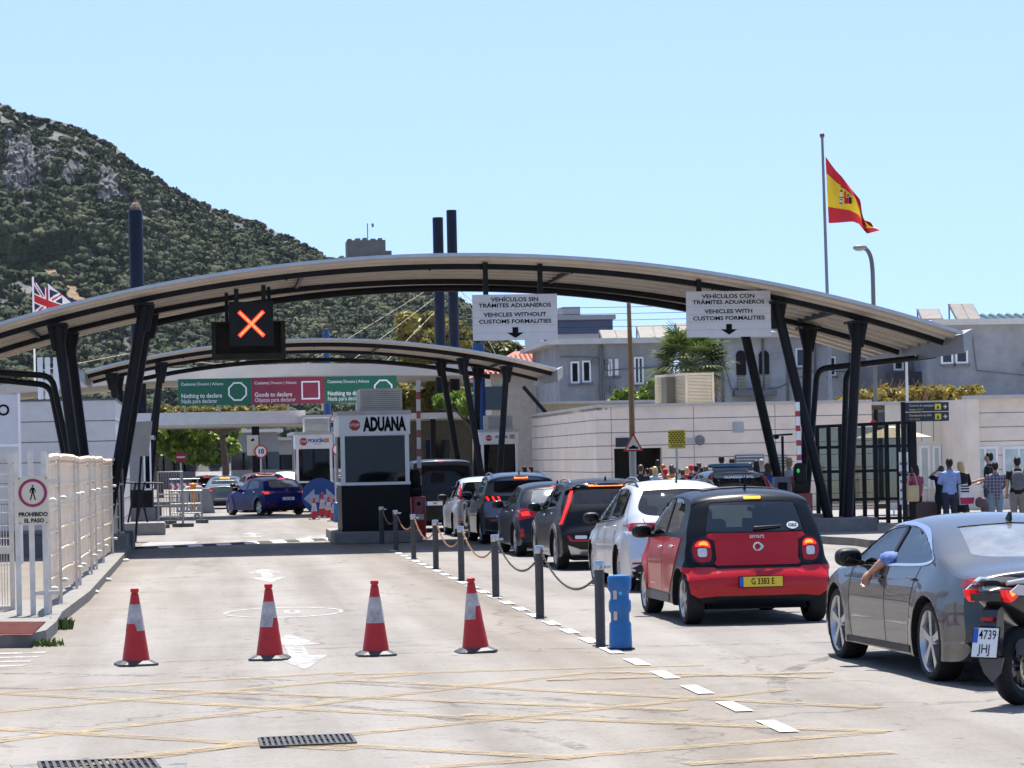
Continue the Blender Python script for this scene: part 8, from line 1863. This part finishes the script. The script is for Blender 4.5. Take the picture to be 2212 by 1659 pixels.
def pmesh(kind, pose='down', opt=''):
    k = (kind, pose, opt)
    if k in _pm: return _pm[k]
    m = MB()
    if kind == 'body':
        etube(m, TORSO); m.tube([(0, -.012, 1.42), (0, -.002, 1.50), (0, .01, 1.58)], [.066, .056, .058], 14)
        m.ell((0, .012, 1.635), .075, .093, .108, 18, 14); m.ell((0, .045, 1.575), .052, .058, .050, 14, 10)                      # skull and jaw
        m.ell((0, .110, 1.622), .014, .022, .026, 8, 6); m.ell((0, .096, 1.580), .026, .012, .010, 8, 6)                            # nose, mouth
        for sg in (-1, 1): m.ell((sg * .077, .005, 1.628), .012, .022, .032, 8, 6); m.ell((sg * .032, .092, 1.642), .016, .012, .010, 8, 6)   # ears, eyes
        for s_, e, w_, sg in limbs(pose): m.tube([s_, s_.lerp(e, .5), e, e.lerp(w_, .35), w_], [.056, .046, .038, .038, .026], 12); hand(m, w_, (w_ - e), -sg)
        for sg in (-1, 1):
            etube(m, [(sg * x, y, z, rx * .94, ry * .94) for x, y, z, rx, ry in LEG], 14); m.ell((sg * .106, .065, .035), .042, .115, .036, 12, 8)
        me = remesh(m, 'body', .010, 3)
    elif kind == 'shirt':
        lo = {'long': .80, 'short': .88, 'dress': .45}.get(opt.split('_')[0], .86)
        tr = [(x, y, z, rx + .016, ry + .018) for x, y, z, rx, ry in TORSO[1:-1]]; tr = [(0, 0, lo, (.188 if lo > .6 else .235), (.135 if lo > .6 else .19))] + ([(0, 0, lo + (.95 - lo) * .5, .195, .145)] if lo < .6 else []) + tr + [(0, -.014, 1.455, .088, .076), (0, -.008, 1.475, .070, .064)]
        etube(m, tr)
        slv = .62 if 'tee' in opt else 1.0
        for s_, e, w_, sg in limbs(pose):
            if 'tee' in opt: m.tube([s_, s_.lerp(e, .4), s_.lerp(e, .72)], [.070, .066, .066], 12)
            elif 'tank' in opt: pass
            else: m.tube([s_, s_.lerp(e, .5), e, e.lerp(w_, .5), e.lerp(w_, .93)], [.070, .060, .053, .049, .040], 12)
        me = remesh(m, 'shirt', .013, 4)
    elif kind == 'trousers':
        etube(m, [(0, 0, .80, .165, .118), (0, .005, .93, .182, .132), (0, 0, 1.01, .168, .122)])
        zz = .50 if opt == 'shorts' else 0
        for sg in (-1, 1):
            L_ = [(sg * x, y, z, rx + .020, ry + .020) for x, y, z, rx, ry in LEG if z > zz][:]; L_ = L_[:-1] if not zz else L_; etube(m, L_, 14)
        me = remesh(m, 'trousers', .014, 4)
    elif kind == 'shoes':
        for sg in (-1, 1): m.ell((sg * .106, .06, .040), .050, .130, .048, 14, 8, .8)
        me = m.build('shoes', BLACK, smooth=60); d = me.data; bpy.data.objects.remove(me); me = d
    elif kind == 'hair':
        m.ell((0, -.008, 1.662), .085, .095, .094, 18, 14); m.ell((0, -.045, 1.62), .078, .062, .085, 16, 10)
        if opt == 'long': etube(m, [(0, -.085, 1.22, .05, .018), (0, -.095, 1.32, .095, .03), (0, -.085, 1.45, .10, .045), (0, -.06, 1.58, .092, .06), (0, -.03, 1.66, .08, .07)], 16)
        if opt == 'bob': etube(m, [(0, -.05, 1.46, .085, .05), (0, -.05, 1.54, .100, .07), (0, -.03, 1.64, .094, .085)], 16)
        if opt == 'bun': m.ell((0, -.10, 1.70), .045, .045, .045)
        if opt == 'cap': m.ell((0, .085, 1.675), .065, .07, .012)
        if opt == 'hat': m.lathe([(.0, 1.79), (.075, 1.785), (.085, 1.70), (.165, 1.685), (.165, 1.678), (.08, 1.68)], (0, 0, 0), 'z', 20)
        me = remesh(m, 'hair', .012, 2)
        # hair leaves the face free
        if opt not in ('hat',):
            bm = bmesh.new(); bm.from_mesh(me); bmesh.ops.delete(bm, geom=[v for v in bm.verts if v.co.y > .045 and v.co.z < 1.675 - (.02 if opt == 'cap' else 0)], context='VERTS'); bm.to_mesh(me); bm.free()
    elif kind == 'backpack':
        m.ell((0, -.20, 1.20), .15, .085, .22, 18, 12, .65); m.ell((0, -.265, 1.13), .11, .04, .11, 14, 8, .65)
        for sg in (-1, 1): m.tube([(sg * .10, -.14, 1.38), (sg * .11, -.06, 1.465), (sg * .12, .05, 1.44), (sg * .12, .125, 1.32), (sg * .14, .09, 1.16), (sg * .14, -.12, 1.05)], .022, 8)
        o = m.build('backpack', BLACK, smooth=60); me = o.data; bpy.data.objects.remove(o)
    _pm[k] = me; return me
def person(label, px, py, y, rz=0, pose='down', skin=0, hair='dark', hs='', shirt=('grey', (.2, .2, .2)), sk='short_tee', pants=('navy', (.02, .025, .05)), pk='', pack=None, z0=.15, group='people waiting on the pavement', sc=None, hatm=None):
    t = P(px, py, y); s_ = sc or max(.82, min(1.10, (t.z - z0) / 1.755))
    r = thing('person', label, 'person', (t.x, y, z0), rad(rz), group); r.scale = (s_, s_, s_)
    def put(me, m_, nm):
        o = link(nm, me, r); o.material_slots[0].link = 'OBJECT'; o.material_slots[0].material = m_; return o
    put(pmesh('body', pose), SKIN[skin], 'body'); sm_ = cloth(*shirt) if isinstance(shirt, tuple) else shirt
    put(pmesh('shirt', pose, sk), sm_, 'dress' if 'dress' in sk else 'shirt')
    if 'dress' not in sk: put(pmesh('trousers', 'down', pk), cloth(*pants), 'trousers')
    put(pmesh('shoes'), BLACK, 'shoes')
    put(pmesh('hair', 'down', hs), hatm or HAIRM[hair], 'hat' if hs in ('hat', 'cap') else 'hair')
    if pack: put(pmesh('backpack'), cloth(*pack), 'backpack')
    return r
def plaid():
    m, n, l, b = node_mat('plaid_cloth'); tc = n.new('ShaderNodeTexCoord').outputs['Object']; sep = n.new('ShaderNodeSeparateXYZ'); l.new(tc, sep.inputs[0]); c = None
    base = (.045, .045, .075, 1); acc = None
    for ax, sc_ in (('X', 75), ('Z', 75)):
        s1 = n.new('ShaderNodeMath'); s1.operation = 'MULTIPLY'; s1.inputs[1].default_value = sc_; l.new(sep.outputs[ax], s1.inputs[0]); s2 = n.new('ShaderNodeMath'); s2.operation = 'SINE'; l.new(s1.outputs[0], s2.inputs[0])
        s3 = n.new('ShaderNodeMath'); s3.operation = 'GREATER_THAN'; s3.inputs[1].default_value = .72; l.new(s2.outputs[0], s3.inputs[0])
        acc = s3.outputs[0] if acc is None else (lambda a, q: (l.new(a, q.inputs[0]), l.new(s3.outputs[0], q.inputs[1]), q.outputs[0])[2])(acc, (lambda q: (setattr(q, 'operation', 'ADD'), q)[1])(n.new('ShaderNodeMath')))
    r = ramp(n, l, acc, [(0, (.045, .045, .08)), (.5, (.20, .20, .26))]); h = n.new('ShaderNodeMath'); h.operation = 'MULTIPLY'; h.inputs[1].default_value = .5; l.new(acc, h.inputs[0]); l.new(h.outputs[0], r.inputs[0]); l.new(r.outputs[0], b.inputs['Base Color']); b.inputs['Roughness'].default_value = .85; return m
# the group at the right picture edge
person('dark-haired woman in pink half hidden by the glass shelter', 1976, 1002, 60, 30, 'hip', 1, 'dark', 'bob', ('pink', (.30, .05, .11)), 'short_tee', ('dark', (.02, .02, .022)))
person('woman in black with her hand raised to her head, behind the light blue shirt', 2033, 1006, 61.5, -10, 'head', 1, 'brown', 'bun', ('black', (.015, .015, .017)), 'short_tee', ('dark', (.02, .02, .022)))
person('man seen from behind in a light blue shirt and navy trousers', 2050, 989, 59.5, 4, 'fold', 2, 'dark', '', ('light_blue', (.20, .28, .52)), 'short', ('navy', (.012, .016, .04)))
person('blonde woman in a long black cardigan beside the light blue shirt', 2074, 996, 60.3, 15, 'hold', 0, 'blond', 'bob', ('black', (.015, .015, .017)), 'dress', ('dark', (.02, .02, .022)))
person('tall man in a black shirt facing left behind the plaid shirt', 2136, 976, 61, 60, 'hold', 0, 'dark', '', ('black', (.015, .015, .017)), 'short_tee', ('grey_blue', (.06, .07, .09)))
person('man in a dark plaid shirt and pale jeans seen from behind', 2149, 997, 59, -5, 'hold', 1, 'dark', '', plaid(), 'long', ('jeans', (.14, .20, .26)))
person('man with a grey backpack over a black shirt at the right picture edge', 2197, 986, 57.5, -12, 'down', 1, 'dark', '', ('black', (.015, .015, .017)), 'short_tee', ('khaki', (.16, .15, .13)), pack=('backpack_grey', (.09, .095, .11)))
# the crowd before the hall door
CR_ = [('red top half hidden by the grey sign post', 1369, 1016, 77, 'dark', '', ('red', (.42, .03, .05)), 0), ('dark navy top right of the speed hump sign post', 1384, 1003, 73, 'brown', '', ('navy_top', (.02, .022, .04)), 0), ('pale blue shirt and blond hair', 1414, 1007, 76, 'blond', 'bob', ('pale_blue', (.35, .45, .55)), 0),
       ('dark clothes deepest in the shaded doorway', 1421, 992, 83, 'dark', '', ('dark_top', (.03, .03, .03)), 2), ('ginger hair behind the red cap', 1432, 1002, 79, 'ginger', '', ('beige', (.40, .33, .25)), 0), ('red cap and rusty pink top', 1436, 1011, 72, 'ginger', 'cap', ('rusty_pink', (.32, .14, .11)), 1),
       ('brown hair and orange top behind the white shirt', 1450, 1003, 78, 'brown', 'bob', ('orange', (.45, .20, .08)), 0), ('white shirt and dark hair left of the yellow sign post', 1463, 1011, 72, 'dark', '', ('white', (.62, .62, .64)), 1), ('navy shirt just behind the yellow sign post', 1474, 1017, 71, 'brown', '', ('navy_shirt', (.025, .04, .09)), 0),
       ('red cap right of the yellow sign post', 1492, 1003, 79, 'ginger', 'cap', ('red', (.42, .03, .05)), 0), ('black shirt beside the red cap', 1503, 1004, 74, 'dark', '', ('black', (.015, .015, .017)), 1), ('dark short hair farther back near the light bar', 1509, 998, 80, 'brown', '', ('grey_top', (.12, .12, .13)), 0), ('brown hair just left of the police light bar', 1524, 1006, 76, 'brown', 'bob', ('tan', (.30, .22, .15)), 0),
       ('tall dark-haired man in black above the police light bar', 1558, 984, 76, 'dark', '', ('black', (.015, .015, .017)), 1), ('small dark head between two taller men', 1571, 1000, 78, 'dark', '', ('dark_top', (.03, .03, .03)), 1), ('dark-haired man in a white top above the police light bar', 1581, 989, 75, 'dark', '', ('white', (.62, .62, .64)), 1),
       ('blond hair and a yellow top behind the light bar', 1607, 1003, 77, 'blond', '', ('yellow', (.55, .38, .06)), 0), ('a white top squeezed behind the pale blue shirt', 1398, 1011, 79, 'dark', '', ('white', (.62, .62, .64)), 1), ('a teal top in front of the doorway', 1406, 1015, 81, 'brown', 'bob', ('teal', (.05, .25, .26)), 0), ('a striped looking grey top left of the white shirt', 1456, 1008, 82, 'brown', '', ('grey_top', (.12, .12, .13)), 1), ('a cream top between the red cap and sign post', 1484, 1008, 81, 'blond', '', ('cream', (.5, .45, .36)), 0), ('a maroon top at the right end of the doorway crowd', 1516, 1010, 79, 'dark', '', ('maroon', (.18, .03, .04)), 1), ('a sky blue top behind the light bar', 1595, 1001, 79, 'grey', '', ('sky_blue', (.25, .42, .58)), 0), ('a dark green top beside the long dark hair', 1626, 1006, 79, 'dark', '', ('dark_green', (.03, .09, .05)), 1), ('long blond brown hair behind the patrol car', 1619, 999, 76, 'brown', 'long', ('sand', (.36, .28, .18)), 0), ('long dark hair and dark jacket left of the blue top', 1633, 993, 74, 'dark', 'long', ('dark_jacket', (.03, .028, .03)), 1), ('grey hair behind the dark jacket', 1645, 991, 78, 'grey', '', ('stone', (.3, .3, .3)), 0)]
rp2 = random.Random(2)
for lb, px, py, y, h, hs, sh, sk_ in CR_:
    person('person with ' + lb if not lb.startswith(('tall', 'small', 'dark-', 'long', 'red cap', 'ginger', 'grey', 'blond', 'brown')) else 'person, ' + lb, px, py, y, rp2.uniform(-25, 25), rp2.choice(['down', 'fold', 'hold', 'down']), sk_, h, hs, sh, 'short_tee', ('dark', (.02, .02, .022)), group='crowd in front of the customs hall', hatm=cloth('cap_red', (.45, .02, .025)) if hs == 'cap' else None)
person('woman in a bright blue top with long brown hair by the slanted column', 1657, 1000, 66, 8, 'down', 1, 'brown', 'long', ('bright_blue', (.02, .10, .34)), 'short', ('jeans', (.14, .20, .26)), group='crowd in front of the customs hall')
person('person in a straw hat and grey white top beside the rust red barrier', 1704, 991, 67, 20, 'down', 0, 'brown', 'hat', ('grey_white', (.50, .52, .56)), 'short_tee', ('dark', (.02, .02, .022)), group='crowd in front of the customs hall', hatm=cloth('straw', (.42, .32, .18)))
person('person in a red and yellow striped shirt behind the raised barrier boom', 1722, 1003, 65.2, 0, 'down', 1, 'dark', '', ('red_bright', (.60, .03, .02)), 'short_tee', ('dark', (.02, .02, .022)), group='crowd in front of the customs hall')
person('child in a pale top seen above the navy and black cars', 1315, 1031, 74, 170, 'down', 1, 'dark', '', ('pale', (.50, .52, .55)), 'short_tee', ('dark', (.02, .02, .022)), z0=.0, sc=.78, group=None)
for k, (px, py, y, lb, c_) in enumerate(((1058, 1015, 108, 'person in white beside the right police booth window', ('white', (.62, .62, .64))), (1132, 1003, 98, 'woman with long dark hair in the shade by the hall corner', ('dark_top', (.03, .03, .03))), (1146, 1012, 96, 'person in brown in the shade by the hall corner', ('brown_top', (.12, .07, .05))), (322, 1006, 150, 'person walking far off under the trimmed tree, reddish top', ('rusty_pink', (.32, .14, .11))), (492, 1007, 160, 'person in white far down the lane near the tree', ('white', (.62, .62, .64))), (553, 1019, 140, 'person in black far down the lane between the cars', ('black', (.015, .015, .017))))):
    person(lb, px, py, y, 30 * k, 'down', k % 2, 'dark', 'long' if k == 1 else '', c_, 'short_tee', ('dark', (.02, .02, .022)), z0=0, group=None, sc=.95)
# things they carry
TANL = mat('tan_leather', (.42, .33, .17), .6, var=.12)
c = P(1973, 1062, 59.6); root = thing('shoulder_bag', 'tan shoulder bag hanging beside the woman in pink', 'bag', c); m = MB(); m.bbox(-.15, .12, -.06, .06, -.22, .14, .03); m.build('bag', TANL, root, smooth=40); m = MB(); m.tube([(-.13, 0, .12), (-.08, .03, .40), (.04, .03, .40), (.10, 0, .12)], .012, 6); m.build('strap', TANL, root)
c = P(1998, 1105, 60); root = thing('suitcase', 'dark brown trolley suitcase with a raised handle left of the light blue shirt', 'suitcase', (c.x, 60, .15)); LB = mat('dark_brown_leather', (.055, .03, .02), .5, var=.2)
m = MB(); m.bbox(-.26, .26, -.14, .14, .05, .66, .10); m.build('case', LB, root, smooth=40); m = MB(); m.tube([(-.09, .08, .62), (-.09, .08, 1.05), (.09, .08, 1.05), (.09, .08, .62)], .012, 6); m.build('handle', STEELB, root)
for x in (-.2, .2): m = MB(); m.lathe([(.045, -.02), (.045, .02)], (x, 0, .045), 'x', 12); m.build('wheel', RUBBER, root)
c = P(2088, 1065, 59.7); root = thing('shopping_bag', 'white and pink carrier box held by the blonde woman', 'bag', c); m = MB(); m.prism([(-.16, .18), (.02, .20), (.20, -.04), (.16, -.24), (-.14, -.26)], (0, 0, 0), (1, 0, 0), (0, 0, 1), (0, .12, 0), 0); m.prism([(-.15, -.10), (.18, -.10), (.15, -.235), (-.13, -.25)], (0, -.004, 0), (1, 0, 0), (0, 0, 1), (0, .004, 0), 1)
for k in range(3): m.box(-.13, .06, -.006, -.001, .02 + .06 * k, .05 + .06 * k, 2)
m.build('box', [WHITE, mat('box_pink', (.5, .02, .10), .5), INK], root)
c = P(2120, 1085, 59.5); root = thing('handbag', 'dark mauve handbags hanging left of the plaid shirt', 'bag', c); m = MB(); m.ell((0, 0, 0), .14, .09, .12, 14, 10, .8); m.ell((.12, .05, -.12), .12, .08, .16, 14, 10, .7); m.build('bags', mat('mauve_cloth', (.10, .06, .08), .7, var=.25), root, smooth=60)
# ---- the driver's arm out of the grey fastback's window
def driver():
    E, W_, K, T_ = P(1916, 1207, 24.22), P(1881, 1237, 24.40), P(1871, 1250, 24.42), P(1866, 1271, 24.38)
    S = P(1962, 1188, 23.72); S.x += .12
    base = Vector((6.50, 23.75, 0)); r = thing('person', 'driver leaning a bare forearm out of the grey car window, blue sleeve', 'person', base)
    m = MB(); hx = Vector((6.52, 23.62, 0))
    etube(m, [(hx.x, hx.y + .12, .50, .17, .13), (hx.x, hx.y + .05, .75, .16, .12), (hx.x, hx.y - .02, .95, .18, .12), (hx.x, hx.y - .04, 1.03, .10, .08)], 18); m.tube([(hx.x, hx.y - .04, 1.0), (hx.x, hx.y - .02, 1.10)], [.06, .055], 12); m.ell((hx.x, hx.y, 1.19), .075, .092, .105, 16, 12); m.ell((hx.x, hx.y + .095, 1.18), .014, .02, .024, 8, 6)
    sh = Vector((hx.x - .17, hx.y - .02, .97)); m.tube([sh, sh.lerp(E, .6), E, E.lerp(W_, .35), E.lerp(W_, .8), W_], [.058, .052, .046, .044, .032, .027], 14)
    d = (K - W_).normalized(); f = (T_ - K).normalized(); cam_d = Vector((-FWD.x, -FWD.y, 0)); side = (_r0 * .75 + FWD * -.3).normalized(); side = (side - f * side.dot(f)).normalized(); nrm = side.cross(f)
    m.tube([W_, W_.lerp(K, .6), K], [.029, .040, .040], 12); m.ell(K.lerp(W_, .35), .042, .03, .045, 12, 8)
    for k in range(4):
        o = K + side * (.060 * (k - 1.5) / 3) + f * .012; L = (.070, .088, .084, .066)[k]; m.tube([o - f * .02, o + f * L * .45 + nrm * .004, o + f * L * .75 - nrm * .006, o + f * L - nrm * .02], [.0105, .0100, .0092, .0078], 8)
    o = W_.lerp(K, .5) - side * .03; m.tube([o, o - side * .018 + f * .03, o - side * .016 + f * .062], [.013, .0115, .009], 8)
    me = remesh(m, 'body', .0055, 3); me.transform(Matrix.Translation(-base)); o = link('body', me, r); o.data.materials.clear(); o.data.materials.append(mat('skin_arm', (.42, .22, .15), .5, var=.10, scale=8))
    m = MB(); etube(m, [(hx.x, hx.y + .1, .55, .185, .145), (hx.x, hx.y + .03, .80, .18, .135), (hx.x, hx.y - .02, .96, .195, .13), (hx.x, hx.y - .04, 1.04, .09, .08)], 18)
    q = E.lerp(W_, .10); m.tube([sh, sh.lerp(E, .55), sh.lerp(E, .85), E, q], [.075, .070, .072, .066, .062], 14); m.tube([E.lerp(W_, .04), q], [.068, .067], 14)
    me = remesh(m, 'shirt', .008, 3); me.transform(Matrix.Translation(-base)); o = link('shirt', me, r); o.data.materials.clear(); o.data.materials.append(mat('sleeve_blue', (.10, .17, .42), .8, var=.22, scale=12, bump=.5, bscale=25))
driver()

# ------------------------------------------------------------------ scooters
def scooter(label, at, head, txt, lit=True):
    root = thing('motor_scooter', label, 'motor scooter', at, rad(head), 'motor scooters'); BK = mat('scooter_black', (.012, .012, .014), .3, var=.15, coat=.5); SV = mat('scooter_silver', (.42, .43, .45), .3, metal=.5, coat=.6); R_ = .30
    for y, tw in ((0, .15), (1.55, .12)):
        m = MB(); h = tw / 2; m.lathe([(R_ * .62, -h * .8), (R_ - .06, -h), (R_ - .02, -h * .75), (R_, -h * .25), (R_, h * .25), (R_ - .02, h * .75), (R_ - .06, h), (R_ * .62, h * .8)], (0, 0, 0), 'x', 40, caps=False); wo = m.build('wheel', RUBBER, root, smooth=40, loc=(0, y, R_))
        m = MB(); m.lathe([(R_ * .63, -h * .7), (R_ * .56, -h * .6), (R_ * .56, h * .6), (R_ * .63, h * .7)], axis='x', n=36, caps=False); m.lathe([(.0, -h * .7), (.05, -h * .7), (.05, h * .7), (0, h * .7)], axis='x', n=16)
        for k in range(5): a = 2 * math.pi * k / 5; m.beam((0, .04 * math.cos(a), .04 * math.sin(a)), (0, R_ * .57 * math.cos(a), R_ * .57 * math.sin(a)), .045, .035, up=(1, 0, 0))
        m.build('rim', BK, wo, smooth=40)
        m = MB(); n_ = 36; 
        for k in range(n_):
            a0, a1 = 2 * math.pi * k / n_, 2 * math.pi * (k + 1) / n_; ri = .095 + (.012 if k % 3 == 0 else 0); xx = h + .02
            m.add([(xx, ri * math.cos(a0), ri * math.sin(a0)), (xx, .125 * math.cos(a0), .125 * math.sin(a0)), (xx, .125 * math.cos(a1), .125 * math.sin(a1)), (xx, ri * math.cos(a1), ri * math.sin(a1))], [(0, 1, 2, 3)])
        m.build('brake_disc', mat('disc_steel', (.50, .44, .36), .35, metal=.6, var=.1), wo)
    def loft(secs, n=18, e=.75):
        vs = []; fs = []; pw = lambda t: math.copysign(abs(t) ** e, t)
        for y, z, rx, rz_ in secs:
            for k in range(n): t = 2 * math.pi * k / n; vs.append((rx * pw(math.cos(t)), y, z + rz_ * pw(math.sin(t))))
        for i in range(len(secs) - 1):
            for k in range(n): fs.append((i * n + k, (i + 1) * n + k, (i + 1) * n + (k + 1) % n, i * n + (k + 1) % n))
        return vs, fs + [tuple(range(n)), tuple((len(secs) - 1) * n + k for k in range(n))[::-1]]
    m = MB(); m.add(*loft([(-.42, .86, .05, .03), (-.36, .85, .13, .07), (-.15, .80, .19, .13), (.2, .72, .21, .18), (.55, .58, .20, .20), (.85, .45, .18, .16), (1.1, .55, .17, .25), (1.3, .78, .18, .26), (1.45, .92, .12, .14)])); m.build('bodywork', BK, root, smooth=50)
    m = MB(); m.add(*loft([(-.34, .93, .08, .03), (-.15, .93, .16, .05), (.2, .88, .17, .06), (.5, .80, .16, .06), (.62, .84, .12, .04)])); m.build('seat', mat('seat_vinyl', (.02, .02, .02), .7, var=.15), root, smooth=50)
    m = MB()
    for sg in (-1, 1): m.tube([(sg * .14, -.36, .94), (sg * .20, -.20, .955), (sg * .22, .05, .93), (sg * .21, .22, .89)], [.018, .024, .024, .016], 8); m.prism([(-.42, .88), (-.30, .93), (.05, .90), (.15, .84), (-.05, .83), (-.3, .85)], (sg * .195, 0, 0), (0, 1, 0), (0, 0, 1), (sg * .012, 0, 0))
    m.build('grab_rail', SV, root, smooth=50)
    for sg in (-1, 1):
        m = MB(); m.prism([(-.455, .895), (-.34, .89), (-.27, .845), (-.33, .815), (-.38, .80), (-.43, .84)], (sg * .135, 0, 0), (0, 1, 0), (0, 0, 1), (sg * .05, 0, 0)); m.build('tail_lamp', GLOW if lit else TAIL, root)
        m = MB(); m.prism([(-.40, .875), (-.36, .875), (-.33, .855), (-.37, .845)], (sg * .187, 0, 0), (0, 1, 0), (0, 0, 1), (sg * .006, 0, 0)); m.build('lamp_core', LIT_AMBER if lit else TAIL, root)
    m = MB(); m.box(-.13, .13, -.44, -.40, .81, .865); m.build('tail_panel', BK, root)
    o = Vector((0, -.45, .50)); v = Vector((0, -.30, 1)).normalized() * 1; v = Vector((0, .22, 1)).normalized(); nn = Vector((0, -v.z, v.y)); u = Vector((1, 0, 0))
    m = MB(); m.obox(o, u * .115, nn * .005, v * .118, 2); m.obox(o + nn * .006, u * .108, nn * .003, v * .110, 0); m.obox(o + nn * .010 - u * .086, u * .020, nn * .002, v * .055, 1); m.v[-8:] = [tuple(Vector(p) + v * .052) for p in m.v[-8:]]
    t1, t2 = txt; m.text(t1, o + nn * .0115 + u * .018 + v * .055, u, v, .098, 2, sx=.78, bold=.004); m.text(t2, o + nn * .0115 + u * .0 - v * .052, u, v, .098, 2, sx=.85, bold=.004); m.build('number_plate', [PLATE_W, PLATE_B, INK], root)
    m = MB(); m.prism([(-.30, .78), (-.38, .74), (-.41, .62), (-.36, .40), (-.33, .40), (-.30, .60)], (-.07, 0, 0), (0, 1, 0), (0, 0, 1), (.14, 0, 0)); m.box(-.05, .05, -.43, -.40, .66, .69, 1); m.build('plate_bracket', [BK, TAIL], root)
    m = MB(); m.prism([(-.11, 0), (.11, 0), (.07, -.12), (.0, -.19), (-.07, -.12)], (0, -.385, .385), (1, 0, 0), (0, -.1, 1), (0, .02, 0)); m.build('mudguard', mat('mudguard_grey', (.07, .072, .078), .5), root)
    m = MB(); m.tube([(.16, .55, .30), (.17, .30, .34), (.18, .05, .40), (.18, -.22, .46)], [.03, .055, .07, .065], 14); m.build('exhaust', GREY_PL, root, smooth=50); m = MB(); m.tube([(.14, -.02, .33), (.14, .25, .40), (.15, .55, .40)], .035, 8); m.tube([(-.14, -.02, .33), (-.14, .25, .40), (-.15, .55, .40)], .045, 8); m.build('swing_arm', BK, root, smooth=50)
    m = MB()
    for sg in (-1, 1): m.tube([(sg * .09, 1.55, .30), (sg * .09, 1.38, .85)], .028, 8)
    m.build('fork', BK, root, smooth=50); m = MB(); m.tube([(-.38, 1.15, 1.08), (-.15, 1.28, 1.02), (.15, 1.28, 1.02), (.38, 1.15, 1.08)], .018, 8)
    for sg in (-1, 1): m.tube([(sg * .28, 1.2, 1.06), (sg * .33, 1.3, 1.22)], .010, 6); m.ell((sg * .36, 1.3, 1.25), .075, .025, .045, 12, 8)
    m.build('handlebar', BK, root, smooth=50); m = MB(); m.quad((-.2, 1.45, .98), (.2, 1.45, .98), (.14, 1.28, 1.38), (-.14, 1.28, 1.38)); m.build('windshield', GLASS_TINT, root)
    return root
c = G(2187, 1523); scooter('black maxi scooter at the right picture edge with a lit red tail lamp', (c.x + .05, c.y, 0), -48, ('4739', 'JHJ'))
c = P(1025, 1150, 66.2); scooter('dark scooter squeezed between the small silver car and the slate sport utility', (c.x, 66.2, 0), 0, ('', ''), lit=False)
# ------------------------------------------------------------------ thin haze over the whole place
m = MB(); m.box(-430, 430, -60, 1450, -1.5, 165); hz_ = m.build('haze', None); hz_.data.materials.clear()
hm = bpy.data.materials.new('haze_air'); hm.use_nodes = True; n_ = hm.node_tree.nodes; n_.remove(n_['Principled BSDF'])
pv_ = n_.new('ShaderNodeVolumePrincipled'); pv_.inputs['Color'].default_value = (.80, .90, 1.0, 1); pv_.inputs['Density'].default_value = 0.00002; pv_.inputs['Anisotropy'].default_value = .2
hm.node_tree.links.new(pv_.outputs[0], n_['Material Output'].inputs['Volume']); hz_.data.materials.append(hm); tag(hz_, kind='stuff')
